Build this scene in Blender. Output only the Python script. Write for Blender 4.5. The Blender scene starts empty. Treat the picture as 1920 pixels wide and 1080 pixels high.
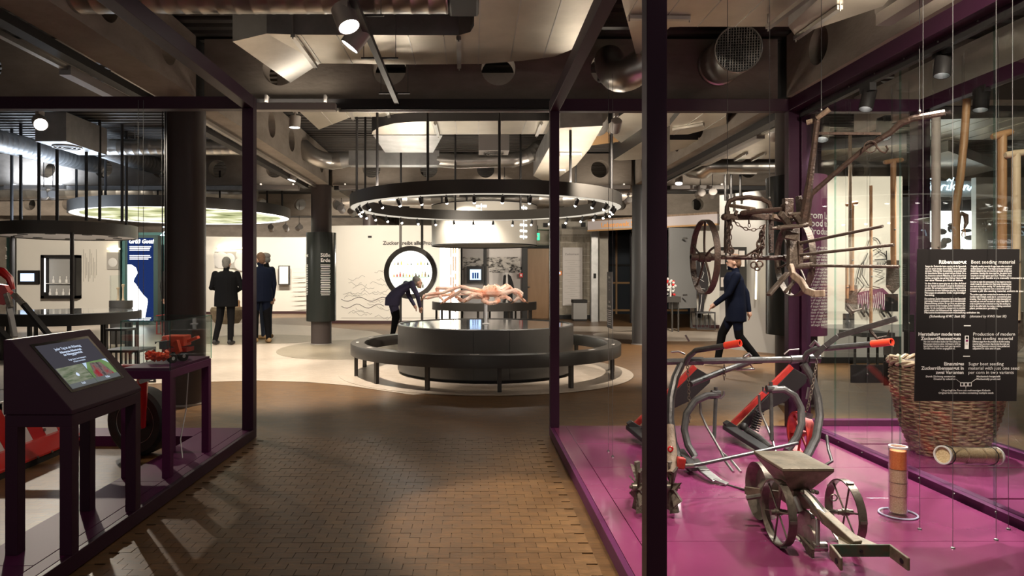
import bpy, bmesh, math, random
from mathutils import Vector, Matrix, Euler
random.seed(7)
S = bpy.context.scene
COL = S.collection
PI = math.pi
# ---------------------------------------------------------------- camera
F, CX, CY, H = 1280.0, 885.0, 522.0, 1.3        # focal in px, vanishing point, eye height
cam_d = bpy.data.cameras.new('camera')
cam_d.sensor_width = 36.0
cam_d.lens = 36.0 * F / 1920.0
cam_d.shift_x = (960 - CX) / 1920.0
cam_d.shift_y = -(540 - CY) / 1920.0
cam_d.clip_start = 0.05
cam = bpy.data.objects.new('camera', cam_d); COL.objects.link(cam)
cam.location = (0, 0, H); cam.rotation_euler = (PI / 2, 0, 0)
S.camera = cam
# ---------------------------------------------------------------- world, exposure
w = bpy.data.worlds.new('world'); S.world = w; w.use_nodes = True
bg = w.node_tree.nodes['Background']
bg.inputs[0].default_value = (1.0, 0.92, 0.84, 1); bg.inputs[1].default_value = 0.14
vs = S.view_settings
vs.view_transform = 'Standard'; vs.look = 'None'; vs.gamma = 1.0; vs.exposure = 0.82; vs.use_curve_mapping = False
S.cycles.transparent_max_bounces = 40
WARM = (1.0, 0.88, 0.72); NEUT = (1.0, 0.95, 0.88); COOL = (0.72, 0.84, 1.0)
# ---------------------------------------------------------------- helpers
def at(px, py, Y):
    return Vector(((px - CX) * Y / F, Y, H - (py - CY) * Y / F))
def V(*a): return Vector(a)
ORG = {}
def prop(o, label=None, cat=None, group=None, kind=None):
    if label: o['label'] = label
    if cat: o['category'] = cat
    if group: o['group'] = group
    if kind: o['kind'] = kind
    return o
def thing(name, loc, label, cat, group=None):
    o = bpy.data.objects.new(name, None); COL.objects.link(o)
    o.location = loc; o.empty_display_size = 0.05
    ORG[o] = Vector(loc)
    return prop(o, label, cat, group)
def ortho(d):
    d = Vector(d).normalized()
    u = Vector((0, 0, 1)) if abs(d.z) < 0.95 else Vector((0, 1, 0))
    a = d.cross(u).normalized(); b = a.cross(d).normalized()
    return a, b
class M:
    def __init__(s): s.v = []; s.f = []; s.m = []; s.mi = 0
    def add(s, vs, fs):
        n = len(s.v); s.v += [Vector(p) for p in vs]
        for f in fs: s.f.append(tuple(i + n for i in f)); s.m.append(s.mi)
        return s
    def box(s, x0, x1, y0, y1, z0, z1):
        return s.add([(x0,y0,z0),(x1,y0,z0),(x1,y1,z0),(x0,y1,z0),(x0,y0,z1),(x1,y0,z1),(x1,y1,z1),(x0,y1,z1)],
              [(3,2,1,0),(4,5,6,7),(0,1,5,4),(1,2,6,5),(2,3,7,6),(3,0,4,7)])
    def obox(s, c, size, R):
        hx, hy, hz = [a / 2 for a in size]; c = Vector(c)
        return s.add([c + R @ Vector(p) for p in [(-hx,-hy,-hz),(hx,-hy,-hz),(hx,hy,-hz),(-hx,hy,-hz),(-hx,-hy,hz),(hx,-hy,hz),(hx,hy,hz),(-hx,hy,hz)]],
              [(3,2,1,0),(4,5,6,7),(0,1,5,4),(1,2,6,5),(2,3,7,6),(3,0,4,7)])
    def bar(s, p, q, wd, hg, up=None):
        p = Vector(p); q = Vector(q); d = (q - p).normalized()
        if up is None: a, b = ortho(d)
        else: a = d.cross(Vector(up)).normalized(); b = a.cross(d).normalized()
        a = a * wd / 2; b = b * hg / 2
        return s.add([p-a-b, p+a-b, p+a+b, p-a+b, q-a-b, q+a-b, q+a+b, q-a+b],
              [(3,2,1,0),(4,5,6,7),(0,1,5,4),(1,2,6,5),(2,3,7,6),(3,0,4,7)])
    def cyl(s, p, q, r, r2=None, n=12, cap=True):
        p = Vector(p); q = Vector(q); r2 = r if r2 is None else r2
        a, b = ortho(q - p)
        vs = []
        for c, rr in ((p, r), (q, r2)):
            for i in range(n):
                t = 2 * PI * i / n; vs.append(c + a * (rr * math.cos(t)) + b * (rr * math.sin(t)))
        fs = [(i, (i+1) % n, n + (i+1) % n, n + i) for i in range(n)]
        if cap: fs += [tuple(range(n))[::-1], tuple(range(n, 2*n))]
        return s.add(vs, fs)
    def tube(s, pts, r, n=8, closed=False, cap=True):
        P = [Vector(p) for p in pts]; k = len(P)
        R = r if isinstance(r, (list, tuple)) else [r] * k
        vs = []; pa = None
        for i in range(k):
            if closed: d = (P[(i+1) % k] - P[i-1])
            else: d = P[min(i+1, k-1)] - P[max(i-1, 0)]
            d.normalize()
            if pa is None: a, b = ortho(d)
            else:
                a = pa - d * pa.dot(d)
                if a.length < 1e-6: a, b = ortho(d)
                a.normalize(); b = a.cross(d)
            pa = a
            for j in range(n):
                t = 2 * PI * j / n; vs.append(P[i] + a * (R[i] * math.cos(t)) - b * (R[i] * math.sin(t)))
        fs = []
        for i in range(k if closed else k - 1):
            i2 = (i + 1) % k
            for j in range(n):
                j2 = (j+1) % n; fs.append((i*n+j, i*n+j2, i2*n+j2, i2*n+j))
        if cap and not closed: fs += [tuple(range(n))[::-1], tuple(range((k-1)*n, k*n))]
        return s.add(vs, fs)
    def lathe(s, prof, c=(0,0,0), axis=(0,0,1), n=32, closed=False, a0=0.0, a1=2*PI):
        c = Vector(c); ax = Vector(axis).normalized()
        if abs(ax.z) > 0.99: a, b = Vector((1,0,0)), Vector((0,1,0))
        else: a, b = ortho(ax)
        full = abs(a1 - a0 - 2*PI) < 1e-6; m = n if full else n + 1; k = len(prof)
        vs = []
        for i in range(m):
            t = a0 + (a1 - a0) * i / n
            for r, z in prof: vs.append(c + ax * z + a * (r * math.cos(t)) + b * (r * math.sin(t)))
        fs = []
        for i in range(n):
            i2 = (i+1) % m
            for j in range(k if closed else k - 1):
                j2 = (j+1) % k; fs.append((i*k+j, i2*k+j, i2*k+j2, i*k+j2))
        flat2 = len(prof) == 2 and abs(prof[0][1] - prof[1][1]) < 1e-9
        if not closed and full and not flat2:
            if prof[0][0] > 1e-6: fs.append(tuple(i*k for i in range(m))[::-1])
            if prof[-1][0] > 1e-6: fs.append(tuple(i*k + k - 1 for i in range(m)))
        if closed and not full:
            fs.append(tuple(range(k))[::-1]); fs.append(tuple(range((m-1)*k, m*k)))
        return s.add(vs, fs)
    def ring(s, c, ri, ro, z0, z1, n=64, axis=(0,0,1)):
        return s.lathe([(ri, z0), (ro, z0), (ro, z1), (ri, z1)], c, axis, n, closed=True)
    def prism(s, poly, d):
        k = len(poly); P = [Vector(p) for p in poly]; d = Vector(d)
        return s.add(P + [p + d for p in P], [tuple(range(k))[::-1], tuple(range(k, 2*k))] + [(i, (i+1) % k, k + (i+1) % k, k + i) for i in range(k)])
    def ball(s, c, r, n=10, k=7):
        c = Vector(c); R = r if isinstance(r, (tuple, list)) else (r, r, r)
        vs = [c + Vector((0,0,-R[2]))]
        for i in range(1, k):
            ph = -PI/2 + PI * i / k
            for j in range(n):
                t = 2*PI*j/n; vs.append(c + Vector((R[0]*math.cos(ph)*math.cos(t), R[1]*math.cos(ph)*math.sin(t), R[2]*math.sin(ph))))
        vs.append(c + Vector((0,0,R[2]))); L = len(vs) - 1
        fs = [(0, 1 + (j+1) % n, 1 + j) for j in range(n)]
        for i in range(k - 2):
            for j in range(n): fs.append((1+i*n+j, 1+i*n+(j+1)%n, 1+(i+1)*n+(j+1)%n, 1+(i+1)*n+j))
        fs += [(L, 1+(k-2)*n+j, 1+(k-2)*n+(j+1)%n) for j in range(n)]
        return s.add(vs, fs)
    def torus(s, c, axis, R, r, n=24, k=8):
        a, b = ortho(axis); c = Vector(c)
        return s.tube([c + a*(R*math.cos(2*PI*i/n)) + b*(R*math.sin(2*PI*i/n)) for i in range(n)], r, k, closed=True)
    def build(s, name, mat, parent=None, smooth=35, bevel=0, org=None):
        if parent is not None: o0 = ORG[parent]
        elif org is not None: o0 = Vector(org)
        else:
            xs = [p.x for p in s.v]; ys = [p.y for p in s.v]; zs = [p.z for p in s.v]
            o0 = Vector(((min(xs)+max(xs))/2, (min(ys)+max(ys))/2, min(zs)))
        me = bpy.data.meshes.new(name)
        me.from_pydata([tuple(p - o0) for p in s.v], [], s.f); me.validate()
        mats = mat if isinstance(mat, (list, tuple)) else [mat]
        for m in mats: me.materials.append(m)
        if len(mats) > 1 and len(me.polygons) == len(s.m): me.polygons.foreach_set('material_index', s.m)
        if smooth:
            me.polygons.foreach_set('use_smooth', [True] * len(me.polygons))
            me.set_sharp_from_angle(angle=math.radians(smooth))
        me.update()
        o = bpy.data.objects.new(name, me); COL.objects.link(o); ORG[o] = o0
        if parent is not None: o.parent = parent
        else: o.location = o0
        if bevel:
            b = o.modifiers.new('bevel', 'BEVEL'); b.width = bevel; b.segments = 2; b.limit_method = 'ANGLE'
        return o
def copy_tree(o, parent=None):
    c = o.copy(); COL.objects.link(c); ORG[c] = ORG[o]
    if parent is not None: c.parent = parent
    for ch in o.children: copy_tree(ch, c)
    return c
# ---------------------------------------------------------------- materials
MT = {}
def mat(name, col, rough=0.5, metal=0.0, var=0.0, scale=6.0, bump=0.0, bscale=None, col2=None, coat=0.0, spec=0.5, stretch=(1,1,1), emit=0.0):
    m = bpy.data.materials.new(name); m.use_nodes = True
    nt = m.node_tree; b = nt.nodes['Principled BSDF']
    b.inputs['Base Color'].default_value = (*col, 1); b.inputs['Roughness'].default_value = rough
    b.inputs['Metallic'].default_value = metal; b.inputs['Specular IOR Level'].default_value = spec
    if coat: b.inputs['Coat Weight'].default_value = coat; b.inputs['Coat Roughness'].default_value = 0.08
    if emit: b.inputs['Emission Color'].default_value = (*col, 1); b.inputs['Emission Strength'].default_value = emit
    if var or col2 or bump:
        g = nt.nodes.new('ShaderNodeNewGeometry'); mp = nt.nodes.new('ShaderNodeMapping')
        mp.inputs['Scale'].default_value = stretch
        nt.links.new(g.outputs['Position'], mp.inputs['Vector'])
    if var or col2:
        n = nt.nodes.new('ShaderNodeTexNoise'); n.inputs['Scale'].default_value = scale; n.inputs['Detail'].default_value = 6; n.inputs['Roughness'].default_value = 0.65
        nt.links.new(mp.outputs[0], n.inputs['Vector'])
        r = nt.nodes.new('ShaderNodeValToRGB'); r.color_ramp.elements[0].position = 0.32; r.color_ramp.elements[1].position = 0.68
        c2 = col2 if col2 else tuple(min(1, c * (1 + var)) for c in col)
        c1 = col if col2 else tuple(c * (1 - var) for c in col)
        r.color_ramp.elements[0].color = (*c1, 1); r.color_ramp.elements[1].color = (*c2, 1)
        nt.links.new(n.outputs['Fac'], r.inputs[0]); nt.links.new(r.outputs[0], b.inputs['Base Color'])
    if bump:
        n2 = nt.nodes.new('ShaderNodeTexNoise'); n2.inputs['Scale'].default_value = bscale or scale * 3; n2.inputs['Detail'].default_value = 5
        nt.links.new(mp.outputs[0], n2.inputs['Vector'])
        bp = nt.nodes.new('ShaderNodeBump'); bp.inputs['Strength'].default_value = bump; bp.inputs['Distance'].default_value = 0.02
        nt.links.new(n2.outputs['Fac'], bp.inputs['Height']); nt.links.new(bp.outputs[0], b.inputs['Normal'])
    MT[name] = m
    return m
def emat(name, col, strength):
    m = bpy.data.materials.new(name); m.use_nodes = True; nt = m.node_tree
    nt.nodes.remove(nt.nodes['Principled BSDF'])
    e = nt.nodes.new('ShaderNodeEmission'); e.inputs[0].default_value = (*col, 1); e.inputs[1].default_value = strength
    nt.links.new(e.outputs[0], nt.nodes['Material Output'].inputs[0]); MT[name] = m
    return m
def glassmat(name, tint=(0.96, 0.99, 0.98), refl=1.0, rough=0.0, haze=0.0):
    m = bpy.data.materials.new(name); m.use_nodes = True; nt = m.node_tree
    nt.nodes.remove(nt.nodes['Principled BSDF'])
    t = nt.nodes.new('ShaderNodeBsdfTransparent'); t.inputs[0].default_value = (*tint, 1)
    g = nt.nodes.new('ShaderNodeBsdfGlossy'); g.inputs['Roughness'].default_value = rough
    lw = nt.nodes.new('ShaderNodeLayerWeight'); lw.inputs['Blend'].default_value = 0.5
    pw = nt.nodes.new('ShaderNodeMath'); pw.operation = 'POWER'; pw.inputs[1].default_value = 4.0
    nt.links.new(lw.outputs['Facing'], pw.inputs[0])
    mu = nt.nodes.new('ShaderNodeMath'); mu.operation = 'MULTIPLY_ADD'; mu.inputs[1].default_value = 0.85 * refl; mu.inputs[2].default_value = 0.03 * refl; mu.use_clamp = True
    nt.links.new(pw.outputs[0], mu.inputs[0])
    mx = nt.nodes.new('ShaderNodeMixShader')
    nt.links.new(mu.outputs[0], mx.inputs[0]); nt.links.new(t.outputs[0], mx.inputs[1]); nt.links.new(g.outputs[0], mx.inputs[2])
    nt.links.new(mx.outputs[0], nt.nodes['Material Output'].inputs[0]); MT[name] = m
    return m
mat('concrete', (0.30, 0.255, 0.215), 0.85, var=0.22, scale=1.6, bump=0.25, bscale=14, stretch=(1, 1, 2.2))
mat('concrete_pale', (0.40, 0.37, 0.32), 0.85, var=0.18, scale=2.0, bump=0.2, bscale=12)
mat('block', (0.33, 0.29, 0.235), 0.9, var=0.2, scale=5, bump=0.4, bscale=40)
mat('mortar', (0.55, 0.50, 0.43), 0.9, var=0.1)
mat('deck', (0.10, 0.095, 0.09), 0.55, 0.4, var=0.25, scale=0.8)
mat('galv', (0.52, 0.50, 0.47), 0.33, 0.9, var=0.16, scale=2.2)
mat('galv_dull', (0.42, 0.42, 0.42), 0.5, 0.75, var=0.2, scale=3)
mat('duct_panel', (0.60, 0.55, 0.46), 0.38, 0.7, var=0.14, scale=1.4)
mat('dark_steel', (0.035, 0.033, 0.034), 0.5, 0.3)
mat('black', (0.012, 0.011, 0.011), 0.5)
mat('black_gloss', (0.012, 0.012, 0.014), 0.12)
mat('anthracite', (0.068, 0.063, 0.058), 0.38, 0.15, var=0.05)
mat('anthracite_top', (0.10, 0.098, 0.095), 0.07, 0.0, spec=1.0, coat=1.0)
mat('column_paint', (0.080, 0.063, 0.060), 0.42, 0.0, spec=0.35)
mat('column_steel', (0.12, 0.12, 0.125), 0.4, 0.3)
mat('column_sign', (0.04, 0.045, 0.042), 0.22, 0.2)
mat('lamp_grey', (0.42, 0.39, 0.37), 0.4, 0.2)
mat('purple', (0.042, 0.010, 0.030), 0.45, 0.0, spec=0.3)
mat('purple_plate', (0.235, 0.040, 0.122), 0.2, 0.0, var=0.10, scale=1.8, coat=0.4)
mat('purple_mid', (0.10, 0.015, 0.070), 0.48, spec=0.22)
mat('white_wall', (0.74, 0.71, 0.65), 0.8, var=0.015, scale=1)
mat('grey_wall', (0.34, 0.335, 0.325), 0.75)
mat('slate_wall', (0.20, 0.20, 0.20), 0.7)
mat('teal_wall', (0.10, 0.24, 0.24), 0.7)
mat('teal_dark', (0.022, 0.055, 0.055), 0.5)
mat('skirting', (0.05, 0.018, 0.02), 0.5)
mat('line_grey', (0.42, 0.40, 0.37), 0.8)
mat('line_dark', (0.10, 0.09, 0.09), 0.8)
mat('ink', (0.015, 0.014, 0.014), 0.7)
mat('text_white', (0.88, 0.86, 0.84), 0.6)
mat('text_lit', (0.55, 0.66, 0.85), 0.6, emit=0.55)
mat('sign_black', (0.016, 0.0135, 0.0135), 0.42)
mat('steel', (0.36, 0.345, 0.33), 0.36, 0.95, var=0.3, scale=16)
mat('tube_paint', (0.105, 0.10, 0.098), 0.36, 0.55, var=0.25, scale=20, bump=0.08, bscale=60)
mat('iron_old', (0.062, 0.042, 0.034), 0.55, 0.45, col2=(0.12, 0.075, 0.055), scale=25, bump=0.35, bscale=70)
mat('iron_rusty', (0.070, 0.050, 0.038), 0.6, 0.45, col2=(0.145, 0.11, 0.085), scale=30, bump=0.35, bscale=70)
mat('seeder_olive', (0.13, 0.105, 0.068), 0.5, 0.3, col2=(0.27, 0.215, 0.15), scale=14, bump=0.15, bscale=50)
mat('seeder_green', (0.016, 0.085, 0.045), 0.5, 0.1, col2=(0.10, 0.06, 0.035), scale=16)
mat('seeder_steel', (0.34, 0.31, 0.27), 0.36, 0.85, col2=(0.14, 0.115, 0.09), scale=18)
mat('cast_steel', (0.56, 0.53, 0.49), 0.3, 0.9, col2=(0.30, 0.27, 0.23), scale=14)
mat('seeder_wheel', (0.12, 0.10, 0.08), 0.42, 0.7, col2=(0.22, 0.18, 0.145), scale=20, bump=0.1, bscale=60)
mat('wood_old', (0.16, 0.105, 0.07), 0.65, col2=(0.30, 0.215, 0.15), scale=9, bump=0.3, bscale=40, stretch=(3,3,0.6))
mat('wood_brown', (0.30, 0.145, 0.065), 0.5, col2=(0.42, 0.225, 0.11), scale=8, bump=0.12, bscale=30, stretch=(3,3,0.35))
mat('wood_pale', (0.52, 0.36, 0.23), 0.55, col2=(0.62, 0.47, 0.33), scale=8, stretch=(3,3,0.35))
mat('wood_grey', (0.34, 0.27, 0.24), 0.6, col2=(0.46, 0.39, 0.36), scale=8, stretch=(3,3,0.3))
mat('door_wood', (0.36, 0.195, 0.085), 0.45, col2=(0.42, 0.235, 0.11), scale=5, stretch=(3,3,0.3))
mat('frame_wood', (0.48, 0.28, 0.12), 0.5)
mat('wicker', (0.15, 0.085, 0.048), 0.6, col2=(0.40, 0.26, 0.16), scale=30, bump=0.3, bscale=60)
mat('wicker_pale', (0.52, 0.40, 0.28), 0.6, col2=(0.36, 0.23, 0.14), scale=30)
mat('red', (0.55, 0.012, 0.012), 0.3, coat=0.5)
mat('red_dull', (0.42, 0.03, 0.022), 0.45, var=0.2, scale=20)
mat('orange_red', (0.85, 0.085, 0.03), 0.4)
mat('white_paint', (0.75, 0.74, 0.72), 0.45)
mat('grip_red', (0.85, 0.07, 0.035), 0.35)
mat('rubber', (0.018, 0.017, 0.017), 0.6, var=0.2, scale=30)
mat('seeds', (0.62, 0.43, 0.20), 0.8, col2=(0.94, 0.76, 0.48), scale=170, bump=0.35, bscale=200)
mat('seeds_orange', (0.82, 0.18, 0.03), 0.7, col2=(0.95, 0.38, 0.10), scale=190, bump=0.35, bscale=210)
mat('crab', (0.74, 0.25, 0.12), 0.4, col2=(0.92, 0.79, 0.66), scale=6, bump=0.2, bscale=60)
mat('crab_tip', (0.30, 0.12, 0.05), 0.4)
mat('cable', (0.13, 0.13, 0.13), 0.6, 0.3)
mat('skin', (0.55, 0.33, 0.25), 0.55)
mat('hair_grey', (0.15, 0.14, 0.13), 0.8, var=0.3, scale=40)
mat('hair_brown', (0.14, 0.075, 0.045), 0.8, var=0.3, scale=40)
mat('cap_grey', (0.20, 0.18, 0.17), 0.85, var=0.2, scale=60)
mat('jacket_black', (0.006, 0.006, 0.007), 0.8, spec=0.08)
mat('vest_navy', (0.007, 0.010, 0.024), 0.75, spec=0.08)
mat('trousers_black', (0.007, 0.007, 0.008), 0.85, spec=0.08)
mat('jeans', (0.025, 0.03, 0.045), 0.85, spec=0.08)
mat('coat_purple', (0.07, 0.065, 0.12), 0.8, spec=0.08)
mat('coat_grey', (0.05, 0.047, 0.05), 0.85, spec=0.08)
mat('shoe_tan', (0.33, 0.20, 0.09), 0.7)
mat('stone_bowl', (0.20, 0.14, 0.09), 0.8, col2=(0.36, 0.27, 0.18), scale=12, bump=0.5, bscale=30)
mat('plastic_grey', (0.33, 0.32, 0.31), 0.6)
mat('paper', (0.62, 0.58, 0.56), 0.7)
mat('green_sign', (0.02, 0.5, 0.2), 0.5, emit=1.5)
mat('alarm_red', (0.7, 0.03, 0.03), 0.5)
mat('alarm_orange', (0.85, 0.25, 0.03), 0.5)
mat('gold_text', (0.95, 0.42, 0.08), 0.6)
mat('banner_purple', (0.17, 0.04, 0.11), 0.6)
mat('fascia', (0.50, 0.45, 0.46), 0.6)
mat('acrylic_rim', (0.62, 0.64, 0.82), 0.2)
mat('amber', (0.75, 0.28, 0.03), 0.2)
mat('window_dark', (0.045, 0.055, 0.07), 0.15, spec=0.8)
emat('lens', (1.0, 0.95, 0.88), 22.0)
emat('lens_soft', (1.0, 0.94, 0.85), 7.0)
emat('glow', (1.0, 0.95, 0.83), 2.6)
emat('glow_warm', (1.0, 0.85, 0.55), 4.0)
emat('glow_white', (1.0, 0.98, 0.95), 2.2)
emat('ring_glow', (1.0, 0.9, 0.74), 0.42)
emat('neon_blue', (0.65, 0.85, 1.0), 2.4)
emat('screen_blue', (0.008, 0.018, 0.075), 1.0)
emat('screen_pale', (0.45, 0.62, 0.9), 1.3)
glassmat('glass'); glassmat('acrylic', (0.97, 0.97, 0.99), 1.6); glassmat('glass_edge_teal', (0.22, 0.62, 0.54), 2.0, 0.15); glassmat('glass_edge', (0.72, 0.88, 0.84), 2.0, 0.15)
# ================================================================ floor
BW, RH = 0.104, 0.062
def floormat(name, c1, c2, mort, rough, grain):
    m = bpy.data.materials.new(name); m.use_nodes = True; nt = m.node_tree; b = nt.nodes['Principled BSDF']
    g = nt.nodes.new('ShaderNodeNewGeometry')
    br = nt.nodes.new('ShaderNodeTexBrick'); br.inputs['Scale'].default_value = 1.0
    br.inputs['Brick Width'].default_value = BW; br.inputs['Row Height'].default_value = RH
    br.inputs['Mortar Size'].default_value = 0.0009; br.inputs['Mortar Smooth'].default_value = 0.3; br.inputs['Bias'].default_value = -0.1
    br.inputs['Color1'].default_value = (*c1, 1); br.inputs['Color2'].default_value = (*c2, 1); br.inputs['Mortar'].default_value = (*mort, 1)
    nt.links.new(g.outputs['Position'], br.inputs['Vector'])
    n = nt.nodes.new('ShaderNodeTexNoise'); n.inputs['Scale'].default_value = 14; n.inputs['Detail'].default_value = 8; n.inputs['Distortion'].default_value = 1.5
    mp = nt.nodes.new('ShaderNodeMapping'); mp.inputs['Scale'].default_value = (0.8, 2.2, 1)
    nt.links.new(g.outputs['Position'], mp.inputs[0]); nt.links.new(mp.outputs[0], n.inputs['Vector'])
    r = nt.nodes.new('ShaderNodeValToRGB'); r.color_ramp.elements[0].position = 0.3; r.color_ramp.elements[1].position = 0.7
    r.color_ramp.elements[0].color = (1-grain, 1-grain, 1-grain*1.1, 1); r.color_ramp.elements[1].color = (1+grain*0.4, 1+grain*0.35, 1+grain*0.3, 1)
    nt.links.new(n.outputs['Fac'], r.inputs[0])
    mx = nt.nodes.new('ShaderNodeMix'); mx.data_type = 'RGBA'; mx.blend_type = 'MULTIPLY'; mx.inputs[0].default_value = 1.0
    nt.links.new(br.outputs['Color'], mx.inputs[6]); nt.links.new(r.outputs[0], mx.inputs[7]); nt.links.new(mx.outputs[2], b.inputs['Base Color'])
    rr = nt.nodes.new('ShaderNodeMapRange'); rr.inputs[3].default_value = rough - 0.08; rr.inputs[4].default_value = rough + 0.14
    nt.links.new(n.outputs['Fac'], rr.inputs[0]); nt.links.new(rr.outputs[0], b.inputs['Roughness'])
    bp = nt.nodes.new('ShaderNodeBump'); bp.inputs['Strength'].default_value = 0.25; bp.inputs['Distance'].default_value = 0.004
    nt.links.new(n.outputs['Fac'], bp.inputs['Height']); nt.links.new(bp.outputs[0], b.inputs['Normal'])
    MT[name] = m
floormat('floor_wood', (0.20, 0.105, 0.042), (0.145, 0.074, 0.030), (0.055, 0.030, 0.014), 0.36, 0.35)
floormat('floor_cream', (0.62, 0.53, 0.45), (0.55, 0.46, 0.38), (0.42, 0.34, 0.28), 0.30, 0.16)
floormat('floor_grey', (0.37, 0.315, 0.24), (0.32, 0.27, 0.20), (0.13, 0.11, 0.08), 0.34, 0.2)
X0, X1, Y0, Y1, ZC = -15.0, 12.0, -4.0, 28.0, 3.78
fl = M().box(X0, X1, Y0, Y1, -0.1, 0.0).build('floor', MT['floor_wood'], smooth=0, org=(0,0,0)); prop(fl, kind='structure')
# nearest wooden end-grain blocks of the passage: each a piece of its own, the further ones joined
blk = M().box(-BW/2+0.0014, BW/2-0.0014, -RH/2+0.0003, RH/2-0.0003, 0.0, 0.005)
blk0 = None; rest = M(); nblk = 0
r0 = int(2.85 / RH)
for row in range(r0, int(5.6 / RH)):
    yc = (row + 0.5) * RH
    off = BW * 0.5 if row % 2 == 0 else 0.0
    xl = max(-1.74, -0.70 * yc + 0.0); xr = 0.61
    k = math.ceil((xl + off) / BW); 
    while True:
        x = k * BW - off + BW / 2; k += 1
        if x + BW/2 > xr: break
        zz = random.uniform(-0.0012, 0.0)
        if nblk < 300 and yc > 2.98:
            o = bpy.data.objects.new('wood_block', blk0.data) if blk0 else blk.build('wood_block', MT['floor_wood'], fl, smooth=0, bevel=0)
            if blk0 is None: blk0 = o
            else: COL.objects.link(o); o.parent = fl
            o.location = (x, yc, zz); ORG[o] = V(0,0,0); nblk += 1
        else:
            rest.box(x-BW/2+0.0014, x+BW/2-0.0014, yc-RH/2+0.0003, yc+RH/2-0.0003, 0.0, 0.005 + zz)
prop(rest.build('wood_block_field', MT['floor_wood'], fl, smooth=0), kind='stuff')
def onz(px, py, z):
    Y = (z - H) * F / (CY - py); return Vector(((px - CX) * Y / F, Y, z))
def flat_poly(pts, z):
    m = M(); P = [Vector((p[0], p[1], z - 0.003)) for p in pts]; return m.prism(P, (0, 0, 0.003))
DC = V(0.187, 9.56, 0)     # centre of the round exhibit
cream = [onz(a, b, 0) for a, b in [(-500,750),(-150,735),(120,727),(330,718),(480,714),(580,717),(650,723),(712,732),(775,741)]]
cream += [V(0.3, 8.2, 0), V(0.4, 10.9, 0), V(-0.6, 11.6, 0)] + [onz(a, b, 0) for a, b in [(745,637),(700,622),(600,612),(420,604),(100,606),(-300,640)]]
prop(flat_poly(cream, 0.004).build('floor_inlay', MT['floor_cream'], smooth=0), kind='structure')
prop(flat_poly([DC + V(2.02*math.cos(2*PI*i/72), 2.02*math.sin(2*PI*i/72), 0) for i in range(72)], 0.008).build('floor_inlay_disc', MT['floor_cream'], smooth=0), kind='structure')
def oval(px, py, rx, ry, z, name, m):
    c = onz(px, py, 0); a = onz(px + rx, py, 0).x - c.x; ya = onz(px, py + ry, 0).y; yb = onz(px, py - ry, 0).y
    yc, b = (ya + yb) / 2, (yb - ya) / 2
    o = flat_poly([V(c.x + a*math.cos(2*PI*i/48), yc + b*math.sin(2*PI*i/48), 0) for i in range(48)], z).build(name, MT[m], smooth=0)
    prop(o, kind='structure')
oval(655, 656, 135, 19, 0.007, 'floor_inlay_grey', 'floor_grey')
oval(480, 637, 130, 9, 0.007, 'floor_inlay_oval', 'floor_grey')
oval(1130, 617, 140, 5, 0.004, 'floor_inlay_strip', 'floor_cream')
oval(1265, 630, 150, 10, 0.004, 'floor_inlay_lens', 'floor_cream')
# ================================================================ walls, ceiling deck, beams
def struct(name, m, mt, **k): return prop(m.build(name, MT[mt], **k), kind='structure')
struct('wall_back', M().box(X0, X1, Y1, Y1+0.2, 0, ZC+0.2), 'concrete', smooth=0)
struct('wall_left', M().box(X0-0.2, X0, Y0, Y1, 0, ZC+0.2), 'concrete', smooth=0)
struct('wall_right', M().box(X1, X1+0.2, Y0, Y1, 0, ZC+0.2), 'concrete', smooth=0)
dk = M(); y = Y0; vs = []; 
while y < Y1:
    vs += [(y, ZC), (y+0.085, ZC), (y+0.105, ZC+0.05), (y+0.165, ZC+0.05)]; y += 0.185
dk.add([(X0, a, b) for a, b in vs] + [(X1, a, b) for a, b in vs], [(i, i+1, len(vs)+i+1, len(vs)+i) for i in range(len(vs)-1)])
dk.box(X0, X1, Y0, Y1, ZC+0.1, ZC+0.2)
struct('ceiling', dk, 'deck', smooth=0)
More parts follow.
